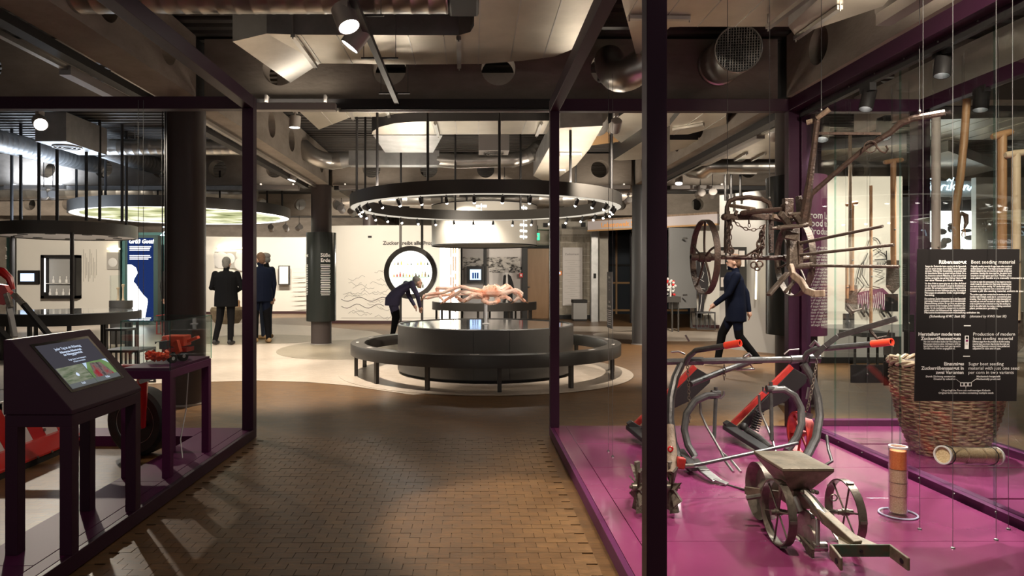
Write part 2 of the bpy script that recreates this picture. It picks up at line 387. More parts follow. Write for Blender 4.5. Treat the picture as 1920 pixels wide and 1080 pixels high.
def holed_beam(name, along, a0, a1, fixed0, fixed1, z0, z1, holes, zc, r, mt='concrete'):
    """girder running along x or y with round service holes cut right through"""
    m = M()
    def pt(a, f, z): return (a, f, z) if along == 'x' else (f, a, z)
    hs = sorted(h for h in holes if a0 + r < h < a1 - r)
    cuts = [a0] + [(hs[i] + hs[i+1]) / 2 for i in range(len(hs)-1)] + [a1]
    if not hs: cuts = [a0, a1]
    for i in range(len(cuts) - 1):
        c0, c1 = cuts[i], cuts[i+1]
        if not hs:
            m.add([pt(c0,f,z) for f in (fixed0, fixed1) for z in (z0, z1)] + [pt(c1,f,z) for f in (fixed0, fixed1) for z in (z0, z1)], [(0,1,5,4),(2,6,7,3)]); continue
        h = hs[i]
        th = sorted([2*PI*k/28 for k in range(28)] + [math.atan2(zz - zc, aa - h) % (2*PI) for aa in (c0, c1) for zz in (z0, z1)])
        n = len(th); vsx = []
        for f in (fixed0, fixed1):
            for t in th:
                vsx.append(pt(h + r*math.cos(t), f, zc + r*math.sin(t)))
            for t in th:
                dx, dz = math.cos(t), math.sin(t); k = 1e9
                if dx > 1e-9: k = min(k, (c1-h)/dx)
                if dx < -1e-9: k = min(k, (c0-h)/dx)
                if dz > 1e-9: k = min(k, (z1-zc)/dz)
                if dz < -1e-9: k = min(k, (z0-zc)/dz)
                vsx.append(pt(h + k*dx, f, zc + k*dz))
        fs = []
        for j in range(n):
            j2 = (j+1) % n
            fs += [(j, j2, n+j2, n+j), (2*n+j2, 2*n+j, 3*n+j, 3*n+j2), (j2, j, 2*n+j, 2*n+j2)]
        m.add(vsx, fs)
    for z in (z0, z1):
        m.add([pt(a0,fixed0,z), pt(a1,fixed0,z), pt(a1,fixed1,z), pt(a0,fixed1,z)], [(0,1,2,3)])
    for a in (a0, a1):
        m.add([pt(a,fixed0,z0), pt(a,fixed1,z0), pt(a,fixed1,z1), pt(a,fixed0,z1)], [(0,1,2,3)])
    return struct(name, m, mt, smooth=30)
ZB0, ZB1 = 3.13, 3.75
ROWS = [0.7, 7.1, 13.5, 19.9, 26.3]; CLX, CRX = -2.98, 3.37
n = 0
for yy in ROWS[1:4]:
    f0, f1 = yy - 0.11, yy + 0.13
    for (a, b, hh) in ((X0, CLX-0.24, [-3.87 - 1.12*i for i in range(10)]), (CLX+0.24, CRX-0.24, [-1.97 + 1.12*i for i in range(5)]), (CRX+0.24, X1, [4.3 + 1.12*i for i in range(7)])):
        n += 1; holed_beam('trim_%d' % n, 'x', a, b, f0, f1, ZB0, ZB1, hh, 3.45, 0.175)
for cx in (CLX, CRX):
    for j in range(4):
        ya, yb = ROWS[j] + 0.2, ROWS[j+1] - 0.2
        n += 1; holed_beam('trim_%d' % n, 'y', ya, yb, cx-0.19, cx+0.19, ZB0, ZB1, [ROWS[j+1] - 0.83 - 1.05*i for i in range(5)], 3.44, 0.175)
for cx in (CLX, CRX):
    for k, yy in enumerate(ROWS[1:4]):
        if cx > 0 and k == 2: continue
        t = thing('column', (cx, yy, 0), '', 'column')
        t['label'] = {(0,0): 'thick dark brown round column behind the small glass showcase', (0,1): 'dark round column wrapped in a text sleeve beside the curved white wall', (0,2): 'dark column top rising behind the white curved wall',
                      (1,0): 'dark column behind the purple corner post of the right case', (1,1): 'grey steel column beside the tall near purple post', (1,2): 'farthest grey column on the right side'}[(0 if cx < 0 else 1, k)]
        M().cyl((cx,yy,0), (cx,yy,ZB0), 0.20, n=40).build('shaft', MT['column_steel' if (cx > 0 and k) else 'column_paint'], t)
        M().box(cx-0.14, cx+0.14, yy-0.14, yy+0.14, ZB0, ZC).build('head', MT['black'], t, smooth=0)
        M().ring((cx,yy,0), 0.2, 0.215, 0, 0.02, 40).build('foot_ring', MT['lamp_grey'], t)
        if (cx < 0 and k == 0):
            for s in (-0.03, 0.0): M().cyl((cx-0.14+s, yy-0.155, 0), (cx-0.14+s, yy-0.155, ZB0), 0.006, n=6).build('conduit', MT['dark_steel'], t)
        if (cx < 0 and k == 1) or (cx > 0 and k == 0):
            z0, z1 = (0.46, 2.2) if cx < 0 else (0.72, 2.35)
            sl = M().ring((cx,yy,0), 0.215, 0.29, z0, z1, 48).build('text_sleeve', MT['column_sign'], t)
            if cx > 0: M().lathe([(0.29, z0), (0.2915, z0), (0.2915, z1), (0.29, z1)], (cx,yy,0), n=24, closed=True, a0=math.radians(247), a1=math.radians(325)).build('purple_print', MT['banner_purple'], sl)
# exhibition partitions: curved white walls with skirting
def curved_wall(name, cx, cy, R, a0, a1, z1, mt, th=0.08, lines=True):
    m = M().lathe([(R, 0.09), (R+th, 0.09), (R+th, z1), (R, z1)], (cx,cy,0), n=40, closed=True, a0=a0, a1=a1)
    o = struct(name, m, mt, smooth=40)
    sk = M().lathe([(R+0.005, 0), (R+th-0.005, 0), (R+th-0.005, 0.09), (R+0.005, 0.09)], (cx,cy,0), n=40, closed=True, a0=a0, a1=a1)
    sk.build('skirting', MT['skirting'], o, smooth=40)
    return o
wallB = curved_wall('wall_partition_middle', -2.2, 28.55, 8.92, math.radians(257.3), math.radians(282), 2.82, 'white_wall')
wallA = curved_wall('wall_partition_rear', -7.0, 17.0, 8.2, math.radians(62), math.radians(118), 2.82, 'white_wall')
# ================================================================ ventilation ducts
def spiral_duct(name, pts, r, label, pitch=0.12, mt='galv', group=None):
    m = M(); P = [Vector(p) for p in pts]
    out = []; rad = []
    for i in range(len(P) - 1):
        d = P[i+1] - P[i]; k = max(1, int(d.length / pitch))
        for j in range(k):
            c = P[i] + d * (j / k)
            for e, rr in ((0, r), (0.82, r), (0.87, r*1.015), (0.96, r*1.015)):
                out.append(c + d * (e / k)); rad.append(rr)
    out.append(P[-1]); rad.append(r)
    m.tube(out, rad, 24)
    for q in (P[0]*0.8 + P[-1]*0.2, P[0]*0.25 + P[-1]*0.75):
        if len(P) == 2 or abs(P[0].z - P[-1].z) < 0.03: m.cyl(q + V(0,0,r*0.9), V(q.x, q.y, ZC), 0.006, n=5)
    return prop(m.build(name, MT[mt], smooth=50), label, 'duct', group)
def arc3(p, q, c, n=8):   # quadratic curve
    p, q, c = Vector(p), Vector(q), Vector(c)
    return [p*(1-t)**2 + c*2*t*(1-t) + q*t*t for t in [i/n for i in range(n+1)]]
DUCTS = []
def topz(x, y, z0):
    best = ZC
    for P, z in DUCTS:
        ins = False
        for i in range(len(P)):
            a, b = P[i], P[i-1]
            if (a.y > y) != (b.y > y) and x < (b.x-a.x)*(y-a.y)/(b.y-a.y) + a.x: ins = not ins
        if ins and z > z0: best = min(best, z)
    return best
def flat_duct(name, px_pts, z, h, label, hangers=(), seams=True, mt='duct_panel', side='galv_dull'):
    P = [onz(a, b, z) for a, b in px_pts]; DUCTS.append((P, z))
    t = thing(name, tuple(sum((p for p in P), Vector()) / len(P)), label, 'duct')
    m = M(); m.prism(P, (0, 0, h)); m.m = [0, 1] + [1] * len(P)
    m.build('casing', [MT[mt], MT[side]], t, smooth=30)
    for a, b in hangers:
        pa, pb = onz(*a, z), onz(*b, z)
        hm = M().bar(pa - V(0,0,0.02), pb - V(0,0,0.02), 0.04, 0.03)
        for q in (pa, pb): hm.cyl(q - V(0,0,0.05), V(q.x, q.y, ZC), 0.006, n=6)
        hm.build('hanger', MT['galv'], t, smooth=0)
    if seams:
        xs = [p.x for p in P]; ys = [p.y for p in P]
        x = min(xs) + 0.28; k = 0
        while x < max(xs) - 0.1 and k < 14:
            # folded seams across the underside
            cr = []
            for i in range(len(P)):
                a, b = P[i], P[(i+1) % len(P)]
                if (a.x - x) * (b.x - x) < 0: cr.append(a.y + (b.y - a.y) * (x - a.x) / (b.x - a.x))
            cr.sort()
            if len(cr) >= 2: M().box(x-0.004, x+0.004, cr[0]+0.01, cr[-1]-0.01, z-0.006, z).build('seam', MT['galv'], t, smooth=0)
            x += 0.3; k += 1
    return t
spiral_duct('spiral_duct', [(-3.0, 4.8, 3.34), (-0.17, 4.8, 3.34)], 0.17, 'round spiral duct running along the top edge, copper-tinted')
M_ = M().box(-0.17, 0.05, 4.45, 5.1, 3.25, 3.7); prop(M_.build('duct_plenum', MT['dark_steel'], bevel=0.02), 'dark square plenum box at the right end of the top spiral duct', 'duct')
# wide flat duct with rounded end, near bay
za = 3.35
Pm = [(500,63),(560,65),(760,66),(860,66),(882,60),(889,48),(890,0),(890,-40),(1170,-40),(1150,10),(1110,60),(1075,92),(1040,106),(980,114),(900,120),(760,121),(600,119),(550,95)]
flat_duct('flat_duct', Pm, za, 0.24, 'wide flat sheet metal duct with rounded end, nearest to the viewer', hangers=[((549,62),(592,121)), ((860,67),(861,122))])
tr = M(); a = [onz(*p, za) for p in [(500,63),(600,119)]]
e0, e1 = at(436, 78, 5.7), at(545, 155, 6.75)
tr.add([a[0], a[1], e1, e0, a[0]+V(0,0,.24), a[1]+V(0,0,.24), e1+V(0,0,.3), e0+V(0,0,.3)], [(0,1,2,3),(7,6,5,4),(0,4,5,1),(1,5,6,2),(2,6,7,3),(3,7,4,0)])
prop(tr.build('duct_transition', MT['galv'], smooth=0), 'sloping duct transition dipping into the concrete beam hole at left', 'duct')
flat_duct('ribbed_duct', [(1195,112),(1150,-60),(1600,-60),(1500,20),(1478,50),(1275,50),(1256,51)], 3.3, 0.25, 'bright cream duct underside above the near purple post', hangers=[((1180,28),(1293,30))])
flat_duct('corner_duct', [(1478,49),(1600,-60),(1720,-60),(1655,12),(1500,64),(1490,66)], 3.22, 0.3, 'dark sided square duct corner above the right display case', hangers=[((1440,46),(1540,-30)), ((1492,67),(1575,8))], seams=False)
# round vent with a mesh grille sticking out of the beam hole
vc, vb = at(1384, 92, 6.15), at(1347, 122, 7.0)
vt = thing('vent_pipe', tuple(vb), 'short round vent pipe with square mesh grille poking out of the beam', 'vent')
M().tube([vb + (vc-vb)*t for t in (0, .12, .13, .3, .31, 1)], [0.215, 0.215, 0.2, 0.2, 0.205, 0.205], 32).build('pipe', MT['galv'], vt)
d = (vc - vb).normalized(); ga, gb = ortho(d); gm = M()
M().lathe([(0.0, 0), (0.196, 0)], vc + d*0.001, d, 32).build('dark_inside', MT['black'], vt)
for i in range(-8, 9):
    o = i * 0.023; L = math.sqrt(max(0, 0.2**2 - o*o))
    gm.bar(vc + d*0.012 + ga*o - gb*L, vc + d*0.012 + ga*o + gb*L, 0.006, 0.006); gm.bar(vc + d*0.014 + gb*o - ga*L, vc + d*0.014 + gb*o + ga*L, 0.006, 0.006)
gm.build('grille', MT['steel'], vt, smooth=0)
M().torus(vc + d*0.012, d, 0.205, 0.008, 32, 6).build('rim', MT['galv'], vt)
prop(M().tube(arc3(at(1142,112,6.95), at(1205,120,6.2), at(1150,170,6.2), 10), 0.15, 20).build('duct_elbow', MT['galv'], smooth=60), 'polished duct elbow leaving a beam hole left of the near purple post', 'duct')
# second bay
flat_duct('cream_duct', [(520,170),(1120,170),(1045,219),(660,219),(598,243),(560,208)], 3.42, 0.2, 'cream flat duct crossing behind the first beam with pointed left corner', hangers=[((655,200),(662,219)), ((724,200),(731,219))])
flat_duct('rounded_duct', [(697,252),(699,246),(712,238),(740,231),(780,228),(830,227),(1060,226),(1060,251),(835,252),(760,254)], 3.3, 0.22, 'pale flat duct with rounded left end above the ring lamp', hangers=[((816,228),(822,252)), ((1015,228),(1006,251))], side='dark_steel')
wd = M(); b0 = [onz(700,254,3.29), onz(830,254,3.29)]; b1 = [at(722,286,10.6), at(812,286,10.6)]
wd.add([b0[0], b0[1], b1[1], b1[0], b0[0]+V(0,0,.15), b0[1]+V(0,0,.15), b1[1]+V(0,0,.3), b1[0]+V(0,0,.3)], [(0,1,2,3),(7,6,5,4),(0,4,5,1),(1,5,6,2),(2,6,7,3),(3,7,4,0)])
prop(wd.build('duct_wedge', MT['galv_dull'], smooth=0), 'wedge shaped duct piece under the rounded pale duct', 'duct')
ZP = at(700, 297, 11.4).z
run = arc3(at(566,274,11.28), at(622,302,11.4), at(590,302,11.2), 8)
prop(M().tube(run + [at(640,300,11.4)], 0.14, 20).build('duct_bend', MT['galv'], smooth=60), 'shiny segmented duct bend leaving the left girder', 'duct')
prop(M().tube([at(638,300,11.4), at(660,298,11.4)], [0.14, 0.12], 20).box(*[v for p in ((at(656,0,11.4).x, at(824,0,11.4).x),) for v in p], 11.28, 11.52, ZP-0.13, ZP+0.11).build('square_duct', MT['galv_dull'], smooth=30), 'long rectangular duct hanging in front of the second beam', 'duct')
spiral_duct('spiral_duct', [at(820,299,11.4), at(860,302,11.4), at(915,300,11.4), at(965,299,11.4)] + arc3(at(968,298,11.4), at(1010,276,11.4), at(995,296,11.4), 5) + [at(1050,276,11.4)], 0.125, 'round duct with a copper glint behind the ceiling vent box', pitch=0.2)
bx = thing('vent_box', tuple(at(927,290,10.9)), 'square ceiling vent box with round slatted outlet in the centre bay', 'vent')
p, q = at(898,253,10.8), at(955,282,10.8)
M().box(p.x, q.x, 10.8, 11.2, q.z, ZC).build('casing', MT['lamp_grey'], bx, smooth=0)
for i, rr in enumerate((0.17, 0.125, 0.08)):
    M().ring(((p.x+q.x)/2, 11.0, q.z), rr-0.02, rr, -0.02 - i*0.008, 0.0, 28).build('louvre', MT['steel'], bx)
prop(M().tube([at(1118,214,8.2), at(1118,226,8.4), at(1122,236,8.8)], [0.14, 0.14, 0.13], 24).build('duct_stub', MT['galv'], smooth=60), 'gleaming round duct stub left of the near post below the case beam', 'duct')
flat_duct('slanting_duct', [(1050,240),(1130,236),(1105,280),(1080,310),(1030,345),(1000,330)], 3.05, 0.3, 'pale duct slanting down behind the far purple post', hangers=[((1050,286),(1090,286)), ((1040,317),(1060,317))], seams=False)
flat_duct('plank_duct', [(1104,274),(1130,242),(1166,265),(1108,273)], 3.35, 0.15, 'tan boarded duct panel between the two right posts', seams=False, mt='frame_wood')
flat_duct('dark_duct', [(1130,240),(1180,205),(1300,205),(1218,262),(1165,268)], 3.3, 0.35, 'dark sided duct crossing above the ring beside the near post', seams=False, side='dark_steel')
flat_duct('low_duct', [(1150,300),(1205,265),(1240,265),(1215,298),(1162,301)], 3.12, 0.25, 'small duct end with light underside near the second right beam', seams=False, side='dark_steel')
flat_duct('girder_duct', [(1256,235),(1275,212),(1362,212),(1362,233),(1290,252),(1256,253)], 3.22, 0.4, 'dark duct butting against the right girder with pale underside', hangers=[((1262,240),(1320,230))], side='dark_steel')
flat_duct('girder_duct_small', [(1256,262),(1310,262),(1310,270),(1256,285)], 3.25, 0.3, 'smaller second duct against the right girder', seams=False, side='dark_steel')
# left bay of the second row
spiral_duct('spiral_duct', [at(184,309,13.4), at(95,288,11.8), at(-60,250,9.8)], 0.17, 'bluish spiral duct slanting down into the left beam hole', mt='galv_dull')
spiral_duct('spiral_duct', [at(299,312,13.4), at(250,298,12.4), at(190,276,11.2)], 0.165, 'short spiral duct entering the beam hole beside the thick column', mt='galv_dull')
spiral_duct('spiral_duct', [at(196,276,11.2), at(330,276,11.2), at(480,276,11.2)], 0.13, 'level spiral duct passing behind the thick column')
spiral_duct('spiral_duct', [at(-60,362,17.5), at(180,358,17.5), at(480,362,17.5)], 0.2, 'far gilded spiral duct above the glowing oval canopy', pitch=0.3)
spiral_duct('spiral_duct', [at(700,372,17.5), at(1100,372,17.5)], 0.2, 'far spiral duct seen through the ring lamp', pitch=0.3)
spiral_duct('spiral_duct', [at(1296,318,11.8), at(1318,322,11.6), at(1330,312,11.5), at(1480,312,11.5)], 0.13, 'tan spiral duct with silver bend right of the near post', pitch=0.25)
bx = thing('vent_box', tuple(at(100,275,9.8)), 'grey hanging air vent box with round outlet in the left bay', 'vent')
p, q = at(66,230,9.8), at(124,265,9.8)
M().box(p.x, q.x, 9.8, 10.9, q.z, q.z+0.42).build('casing', MT['galv_dull'], bx, smooth=0)
for rr in (0.2, 0.14, 0.08): M().ring(((p.x+q.x)/2, 10.2, q.z), rr-0.02, rr, -0.02, 0, 28).build('louvre', MT['steel'], bx)
prop(flat_duct('right_far_duct', [(1385,262),(1420,245),(1520,245),(1520,298),(1350,298),(1352,290)], 3.2, 0.3, 'grey dark edged duct beyond the right girder lamps', hangers=[((1378,298),(1400,285)), ((1410,298),(1435,285))], seams=False, side='dark_steel'))
flat_duct('pale_ceiling_duct', [(1715,262),(1715,225),(2100,215),(2100,262)], 3.3, 0.15, 'pale striped ceiling duct beyond the hanging tools', seams=True)
flat_duct('pale_ceiling_panel', [(1715,300),(1778,283),(1870,318),(1780,338),(1715,315)], 3.1, 0.15, 'pale pointed ceiling panel above the blue neon word', seams=False, mt='white_wall')
flat_duct('pale_far_duct', [(1540,300),(1540,282),(1700,270),(1700,305)], 3.2, 0.15, 'long pale duct seen behind the slanting plough handle', seams=True)
# ================================================================ tracks, trays, luminaire boxes
tray_n = 0
def tray(name, p, q, w_, h_, mt, label, cat='cable tray'):
    o = M().bar(p, q, w_, h_, up=(0,0,1)).build(name, MT[mt], smooth=0); return prop(o, label, cat)
tray('cable_tray', (CLX+0.3, 6.92, 3.06), (CRX-0.3, 6.92, 3.06), 0.12, 0.09, 'dark_steel', 'dark cable tray under the nearest concrete cross beam')
tray('light_track', (-1.35, 6.94, 3.006), (0.8, 6.94, 3.006), 0.035, 0.03, 'lamp_grey', 'thin pinkish light rail along the nearest cross beam', 'light track')
tray('light_track', at(640,204,6.885), at(1040,204,6.885), 0.03, 0.025, 'black', 'black strip rail just above the ring lamp rods', 'light track')
tray('cable_tray', (CLX-0.26, 0.5, 3.09), (CLX-0.26, 6.9, 3.09), 0.11, 0.07, 'black', 'black cable tray beside the near left girder')
tray('cable_tray', (CLX-0.26, 7.3, 3.09), (CLX-0.26, 13.3, 3.09), 0.11, 0.07, 'dark_steel', 'cable tray beside the second left girder')
tray('light_track', (CLX-0.42, 0.5, 3.06), (CLX-0.42, 5.7, 3.06), 0.05, 0.04, 'galv', 'silver light rail running along the near left girder', 'light track')
tray('light_track', (CLX-0.05, 7.3, 3.08), (CLX-0.05, 13.2, 3.08), 0.05, 0.04, 'galv', 'silver light rail under the second left girder', 'light track')
tray('cable_tray', (CRX, 7.3, 3.07), (CRX, 13.3, 3.07), 0.14, 0.08, 'dark_steel', 'dark rail under the right girder')
tray('light_track', (CRX+0.14, 7.3, 3.05), (CRX+0.14, 13.2, 3.05), 0.05, 0.04, 'galv', 'silver light rail under the right girder', 'light track')
tray('cable_tray', (CLX+0.3, 13.32, 3.06), (CRX-0.3, 13.32, 3.06), 0.12, 0.08, 'dark_steel', 'dark cable tray under the second cross beam')
tray('cable_tray', (X0+1, 13.32, 3.06), (CLX-0.4, 13.32, 3.06), 0.12, 0.08, 'galv_dull', 'grey cable tray under the left part of the second cross beam')
tray('cable_tray', (CRX+0.3, 13.32, 3.06), (9, 13.32, 3.06), 0.12, 0.08, 'dark_steel', 'cable tray under the right part of the second cross beam')
tk = thing('light_track', (-0.75, 5.4, 3.06), 'slim track dropping from the top edge to the cross beam, two spots on it', 'light track')
M().bar((-0.75, 3.0, 3.06), (-0.75, 6.9, 3.06), 0.045, 0.04, up=(0,0,1)).build('rail', MT['dark_steel'], tk, smooth=0)
for yy in (4.65, 5.55, 6.6):
    M().bar((-0.90, yy, 3.09), (-0.60, yy, 3.09), 0.02, 0.012, up=(0,0,1)).build('crossbar', MT['dark_steel'], tk, smooth=0)
    for xx in (-0.88, -0.62): M().cyl((xx, yy, 3.09), (xx, yy, ZC), 0.003, n=5).build('suspension_rod', MT['cable'], tk, smooth=0)
LUM = [('grey box luminaire under the near cross beam beside the far left post', (at(478,0,6.8).x, at(630,0,6.8).x), 6.8, 2.97, 1.2),
       ('pale box luminaire under the left second beam', (at(10,0,13.15).x, at(122,0,13.15).x), 13.15, 3.02, 26),
       ('pale box luminaire under the second beam left of the ring lamp', (at(636,0,13.15).x, at(770,0,13.15).x), 13.15, 3.02, 1.5),
       ('pale box luminaire under the second beam right of the ring lamp', (at(1078,0,13.15).x, at(1181,0,13.15).x), 13.15, 3.02, 1.5),
       ('pale box luminaire under the second beam beyond the right girder', (at(1258,0,13.15).x, at(1365,0,13.15).x), 13.15, 3.02, 2),
       ('grey box luminaire ahead of the round column, far left of the group', (at(478,0,13.15).x, at(560,0,13.15).x), 13.15, 3.02, 1.5)]
def area(loc, rot, sx, sy, power, col):
    l = bpy.data.lights.new('luminaire_light', 'AREA'); l.shape = 'RECTANGLE'; l.size = sx; l.size_y = sy; l.energy = power; l.color = col
    o = bpy.data.objects.new('luminaire_light', l); COL.objects.link(o); o.location = loc; o.rotation_euler = rot; return o
for lab, (xa, xb), yy, z, pw in LUM:
    o = M().box(xa, xb, yy-0.045, yy+0.045, z, z+0.07).box(xa+0.1, xa+0.12, yy-0.01, yy+0.25, z+0.07, ZB0).box(xb-0.12, xb-0.1, yy-0.01, yy+0.25, z+0.07, ZB0).build('box_luminaire', MT['lamp_grey'], smooth=0); prop(o, lab, 'lamp', 'box luminaires under the beams')
    area(((xa+xb)/2, yy, z+0.085), (PI, 0, 0), abs(xb-xa)*0.95, 0.06, pw, COOL if pw > 20 else WARM)
for lab, xx, ya, yb, pw in (('grey box luminaire along the near left girder', CLX-0.42, 5.7, 6.85, 3), ('silver box luminaire along the right girder', CRX+0.14, 8.3, 10.3, 16),
        ('added unseen box luminaire along the near right girder, above the picture', CRX-0.6, 3.0, 4.6, 22), ('added unseen box luminaire along the near left girder, above the picture', CLX+0.42, 1.6, 3.2, 25)):  # these two are out of view, added to brighten the near ceiling
    o = M().box(xx-0.05, xx+0.05, ya, yb, 3.0, 3.08).build('box_luminaire', MT['lamp_grey'], smooth=0); prop(o, lab, 'lamp', 'box luminaires under the beams')
    area((xx, (ya+yb)/2, 3.095), (PI, 0, 0), 0.06, (yb-ya)*0.9, pw, WARM)
# ================================================================ track spotlights
def spotlight(pos, target, label, r=0.05, L=0.11, power=60, ang=40, blend=0.5, col=WARM, dark=False, lit=True, mount=0.1, soft=0.04):
    pos, target = Vector(pos), Vector(target); d = (target - pos).normalized()
    t = thing('track_spotlight', tuple(pos), label, 'spotlight', 'track spotlights')
    m = MT['black' if dark else 'lamp_grey']
    lz = -0.1 if dark else 0.44
    c = M().lathe([(0, -L*0.55), (r*0.86, -L*0.55), (r, -L*0.48), (r, L*0.5), (r*0.9, L*0.5), (r*0.88, L*lz), (0, L*lz)], pos, d, 20)
    c.build('can', m, t)
    M().lathe([(0.0, 0), (r*0.86, 0)], pos + d*(L*(lz+0.03)), d, 20).build('lens', MT['lens' if lit else 'glass_edge'], t)
    M().bar(pos + V(0,0,r*0.3), pos + V(0,0,mount), 0.02, 0.02).build('yoke', m, t, smooth=0)
    M().box(pos.x-0.022, pos.x+0.022, pos.y-0.06, pos.y+0.06, pos.z+mount, pos.z+mount+0.05).build('adapter', m, t, smooth=0)
    if not dark: M().cyl(pos + V(0,0,mount+0.05), V(pos.x, pos.y, topz(pos.x, pos.y, pos.z+mount)), 0.007, n=6).build('drop_rod', MT['dark_steel'], t)
    if power:
        l = bpy.data.lights.new('spot_beam', 'SPOT'); l.energy = power; l.spot_size = math.radians(ang); l.spot_blend = blend; l.color = col; l.shadow_soft_size = soft
        o = bpy.data.objects.new('spot_beam', l); COL.objects.link(o); o.parent = t
        o.location = d * (L*0.5 + 0.02); o.rotation_euler = d.to_track_quat('-Z', 'Y').to_euler()
    return t
spotlight(at(648,33,4.42), (0.35, 3.6, 0), 'upper of the two grey spots on the slim ceiling track', r=0.075, L=0.15, power=170, ang=34, mount=0.05)
spotlight(at(667,72,4.88), (-2.9, 4.9, 0.2), 'lower of the two grey spots on the slim ceiling track', r=0.075, L=0.15, power=45, ang=45, mount=0.05)
spotlight(at(75,230,8.6), (-1.6, 4.0, 0), 'bright round spot among the rods at upper left', r=0.085, L=0.15, power=225, ang=50, mount=0.1)
spotlight(at(553,229,8.6), (-2.5, 8.8, 0), 'bright spot hanging right of the far left purple post', r=0.07, L=0.14, power=480, ang=82, mount=0.12)
spotlight(at(549,331,12.0), (-4.0, 11.6, 0), 'bright spot under the second left girder', r=0.075, L=0.15, power=260, ang=80)
spotlight(at(415,252,9.4), (-4.2, 13.2, 0.2), 'spot between the thick column and the far left post', r=0.07, L=0.14, power=300, ang=60)
spotlight(at(82,366,13.0), (-13.0, 21, 1.5), 'left one of the twin spots under the pale left luminaire', r=0.08, L=0.16, power=650, ang=60)
spotlight(at(99,366,13.0), (-11.6, 21, 1.5), 'right one of the twin spots under the pale left luminaire', r=0.08, L=0.16, power=650, ang=60)
spotlight(at(640,392,15.5), (-2.6, 19.6, 1.6), 'grey spot aimed at the curved wall beside the sleeve column', r=0.08, L=0.16, power=260, ang=85)
spotlight(at(660,398,15.0), (-1.6, 19.6, 1.3), 'second grey spot aimed at the curved wall, left of the ring lamp', r=0.08, L=0.16, power=260, ang=80)
spotlight(at(508,428,21.0), (-6.9, 25, 1.3), 'first of three small spots above the rear white wall', r=0.09, L=0.18, power=240, ang=95)
spotlight(at(536,428,21.0), (-6.2, 25, 1.3), 'second of three small spots above the rear white wall', r=0.09, L=0.18, power=240, ang=95)
spotlight(at(561,427,21.0), (-8.6, 24.8, 1.3), 'third of three small spots above the rear white wall', r=0.09, L=0.18, power=240, ang=95)
spotlight(at(1273,338,12.6), (3.4, 11.6, 0), 'bright spot below the right girder beside the near post', r=0.07, L=0.14, power=300, ang=80)
spotlight(at(1395,270,10.6), (4.3, 9.6, 0), 'large bright spot under the silver box on the right girder', r=0.085, L=0.16, power=420, ang=75)
spotlight(at(1388,290,10.9), (4.4, 9.0, 0), 'grey turned spot just below the bright one on the right girder', r=0.08, L=0.16, power=150, ang=70, lit=False)
spotlight(at(1348,298,11.6), (5.5, 14, 1.0), 'grey tilted spot in the middle of the right girder', r=0.075, L=0.15, power=150, ang=70, lit=False)
spotlight(at(1313,363,13.0), (4.2, 19, 1.8), 'left one of twin silver spots below the right luminaire', r=0.08, L=0.16, power=190, ang=80, lit=False)
spotlight(at(1336,363,13.0), (5.6, 17, 1.2), 'right one of twin silver spots below the right luminaire', r=0.08, L=0.16, power=200, ang=80)
spotlight(at(1178,376,14.5), (3.0, 20.0, 2.2), 'grey spot above the doorway fascia', r=0.07, L=0.14, power=150, ang=85)
spotlight(at(1452,252,8.8), (6.0, 11, 0), 'spot peeking out left of the dark case corner post', r=0.07, L=0.14, power=220, ang=80)

spotlight(V(1.6, 7.6, 3.0), (1.6, 11.5, 0), 'grey spot behind the near cross beam lighting the right floor', r=0.06, L=0.14, power=260, ang=90, lit=False)
spotlight(V(-1.0, 1.2, 3.05), (-0.9, 4.2, 0), 'added fill spot behind the viewer lighting the passage floor', r=0.06, L=0.14, power=20, ang=80, lit=False)  # unseen lamp added to lift the passage floor
spotlight(V(4.9, 5.4, 3.0), (3.6, 7.0, 1.6), 'added unseen spot right of the picture lighting the purple printed sleeve', r=0.06, L=0.14, power=90, ang=45, lit=False)  # lamp put in out of view to brighten the sleeve lettering
spotlight(V(6.6, 7.6, 3.0), (6.0, 10.4, 1.5), 'grey spot lighting the bearded man drawing', r=0.06, L=0.14, power=200, ang=75, lit=False)
# ================================================================ display case on the right
ZB = 0.08
XL, XR, XR2, YN, YF = 0.64, 2.76, 3.76, 2.5, 5.66
BMW = 0.075
rc = thing('display_case', (1.7, 4.1, 0), 'large purple framed display case with glossy magenta floor holding farm implements', 'display case')
def pbox(name, par, x0, x1, y0, y1, z0, z1, mt='purple', bev=0.003): return M().box(x0, x1, y0, y1, z0, z1).build(name, MT[mt], par, smooth=0, bevel=bev)
for (x0, x1, y0, y1) in ((XL, XL+BMW, YN, YN+BMW), (XL, XL+BMW, YF-BMW, YF), (XR-0.17, XR-0.08, YF-BMW, YF), (XR-0.075, XR+0.0, YF-0.1, YF), (XR-BMW, XR, YN, YN+BMW)):
    pbox('post', rc, x0, x1, y0, y1, ZB, 2.77)
for (x0, x1, y0, y1) in ((XL, XL+BMW, YN+BMW, YF-BMW), (XR-0.17, XR-0.08, YN+BMW, YF-BMW)): pbox('top_beam', rc, x0, x1, y0, y1, 2.67, 2.77)
pbox('top_beam', rc, XL+BMW, XR-0.17, YF-BMW, YF, 2.67, 2.77)
pbox('glass_channel', rc, XR-0.075, XR-0.01, YN+BMW, YF-0.1, 2.63, 2.70)
for i in range(9):
    yy = 3.0 + i*0.31; M().ball((XR-0.077, yy, 2.665), 0.006, 6, 4).build('screw', MT['steel'], rc)
M().box(XL+0.03, XR-0.03, YN+0.03, YF-0.03, 0.0, ZB-0.022).build('plinth', MT['purple'], rc, smooth=0)
pbox('kick_edge', rc, XL, XL+0.028, YN, YF, 0.004, ZB, 'purple_mid')
pbox('border_strip', rc, XL+0.03, XL+0.135, YN, YF, ZB-0.02, ZB, 'purple_plate', 0.0015)
ys = [YN] + [3.17, 3.79, 4.41, 5.04] + [YF]
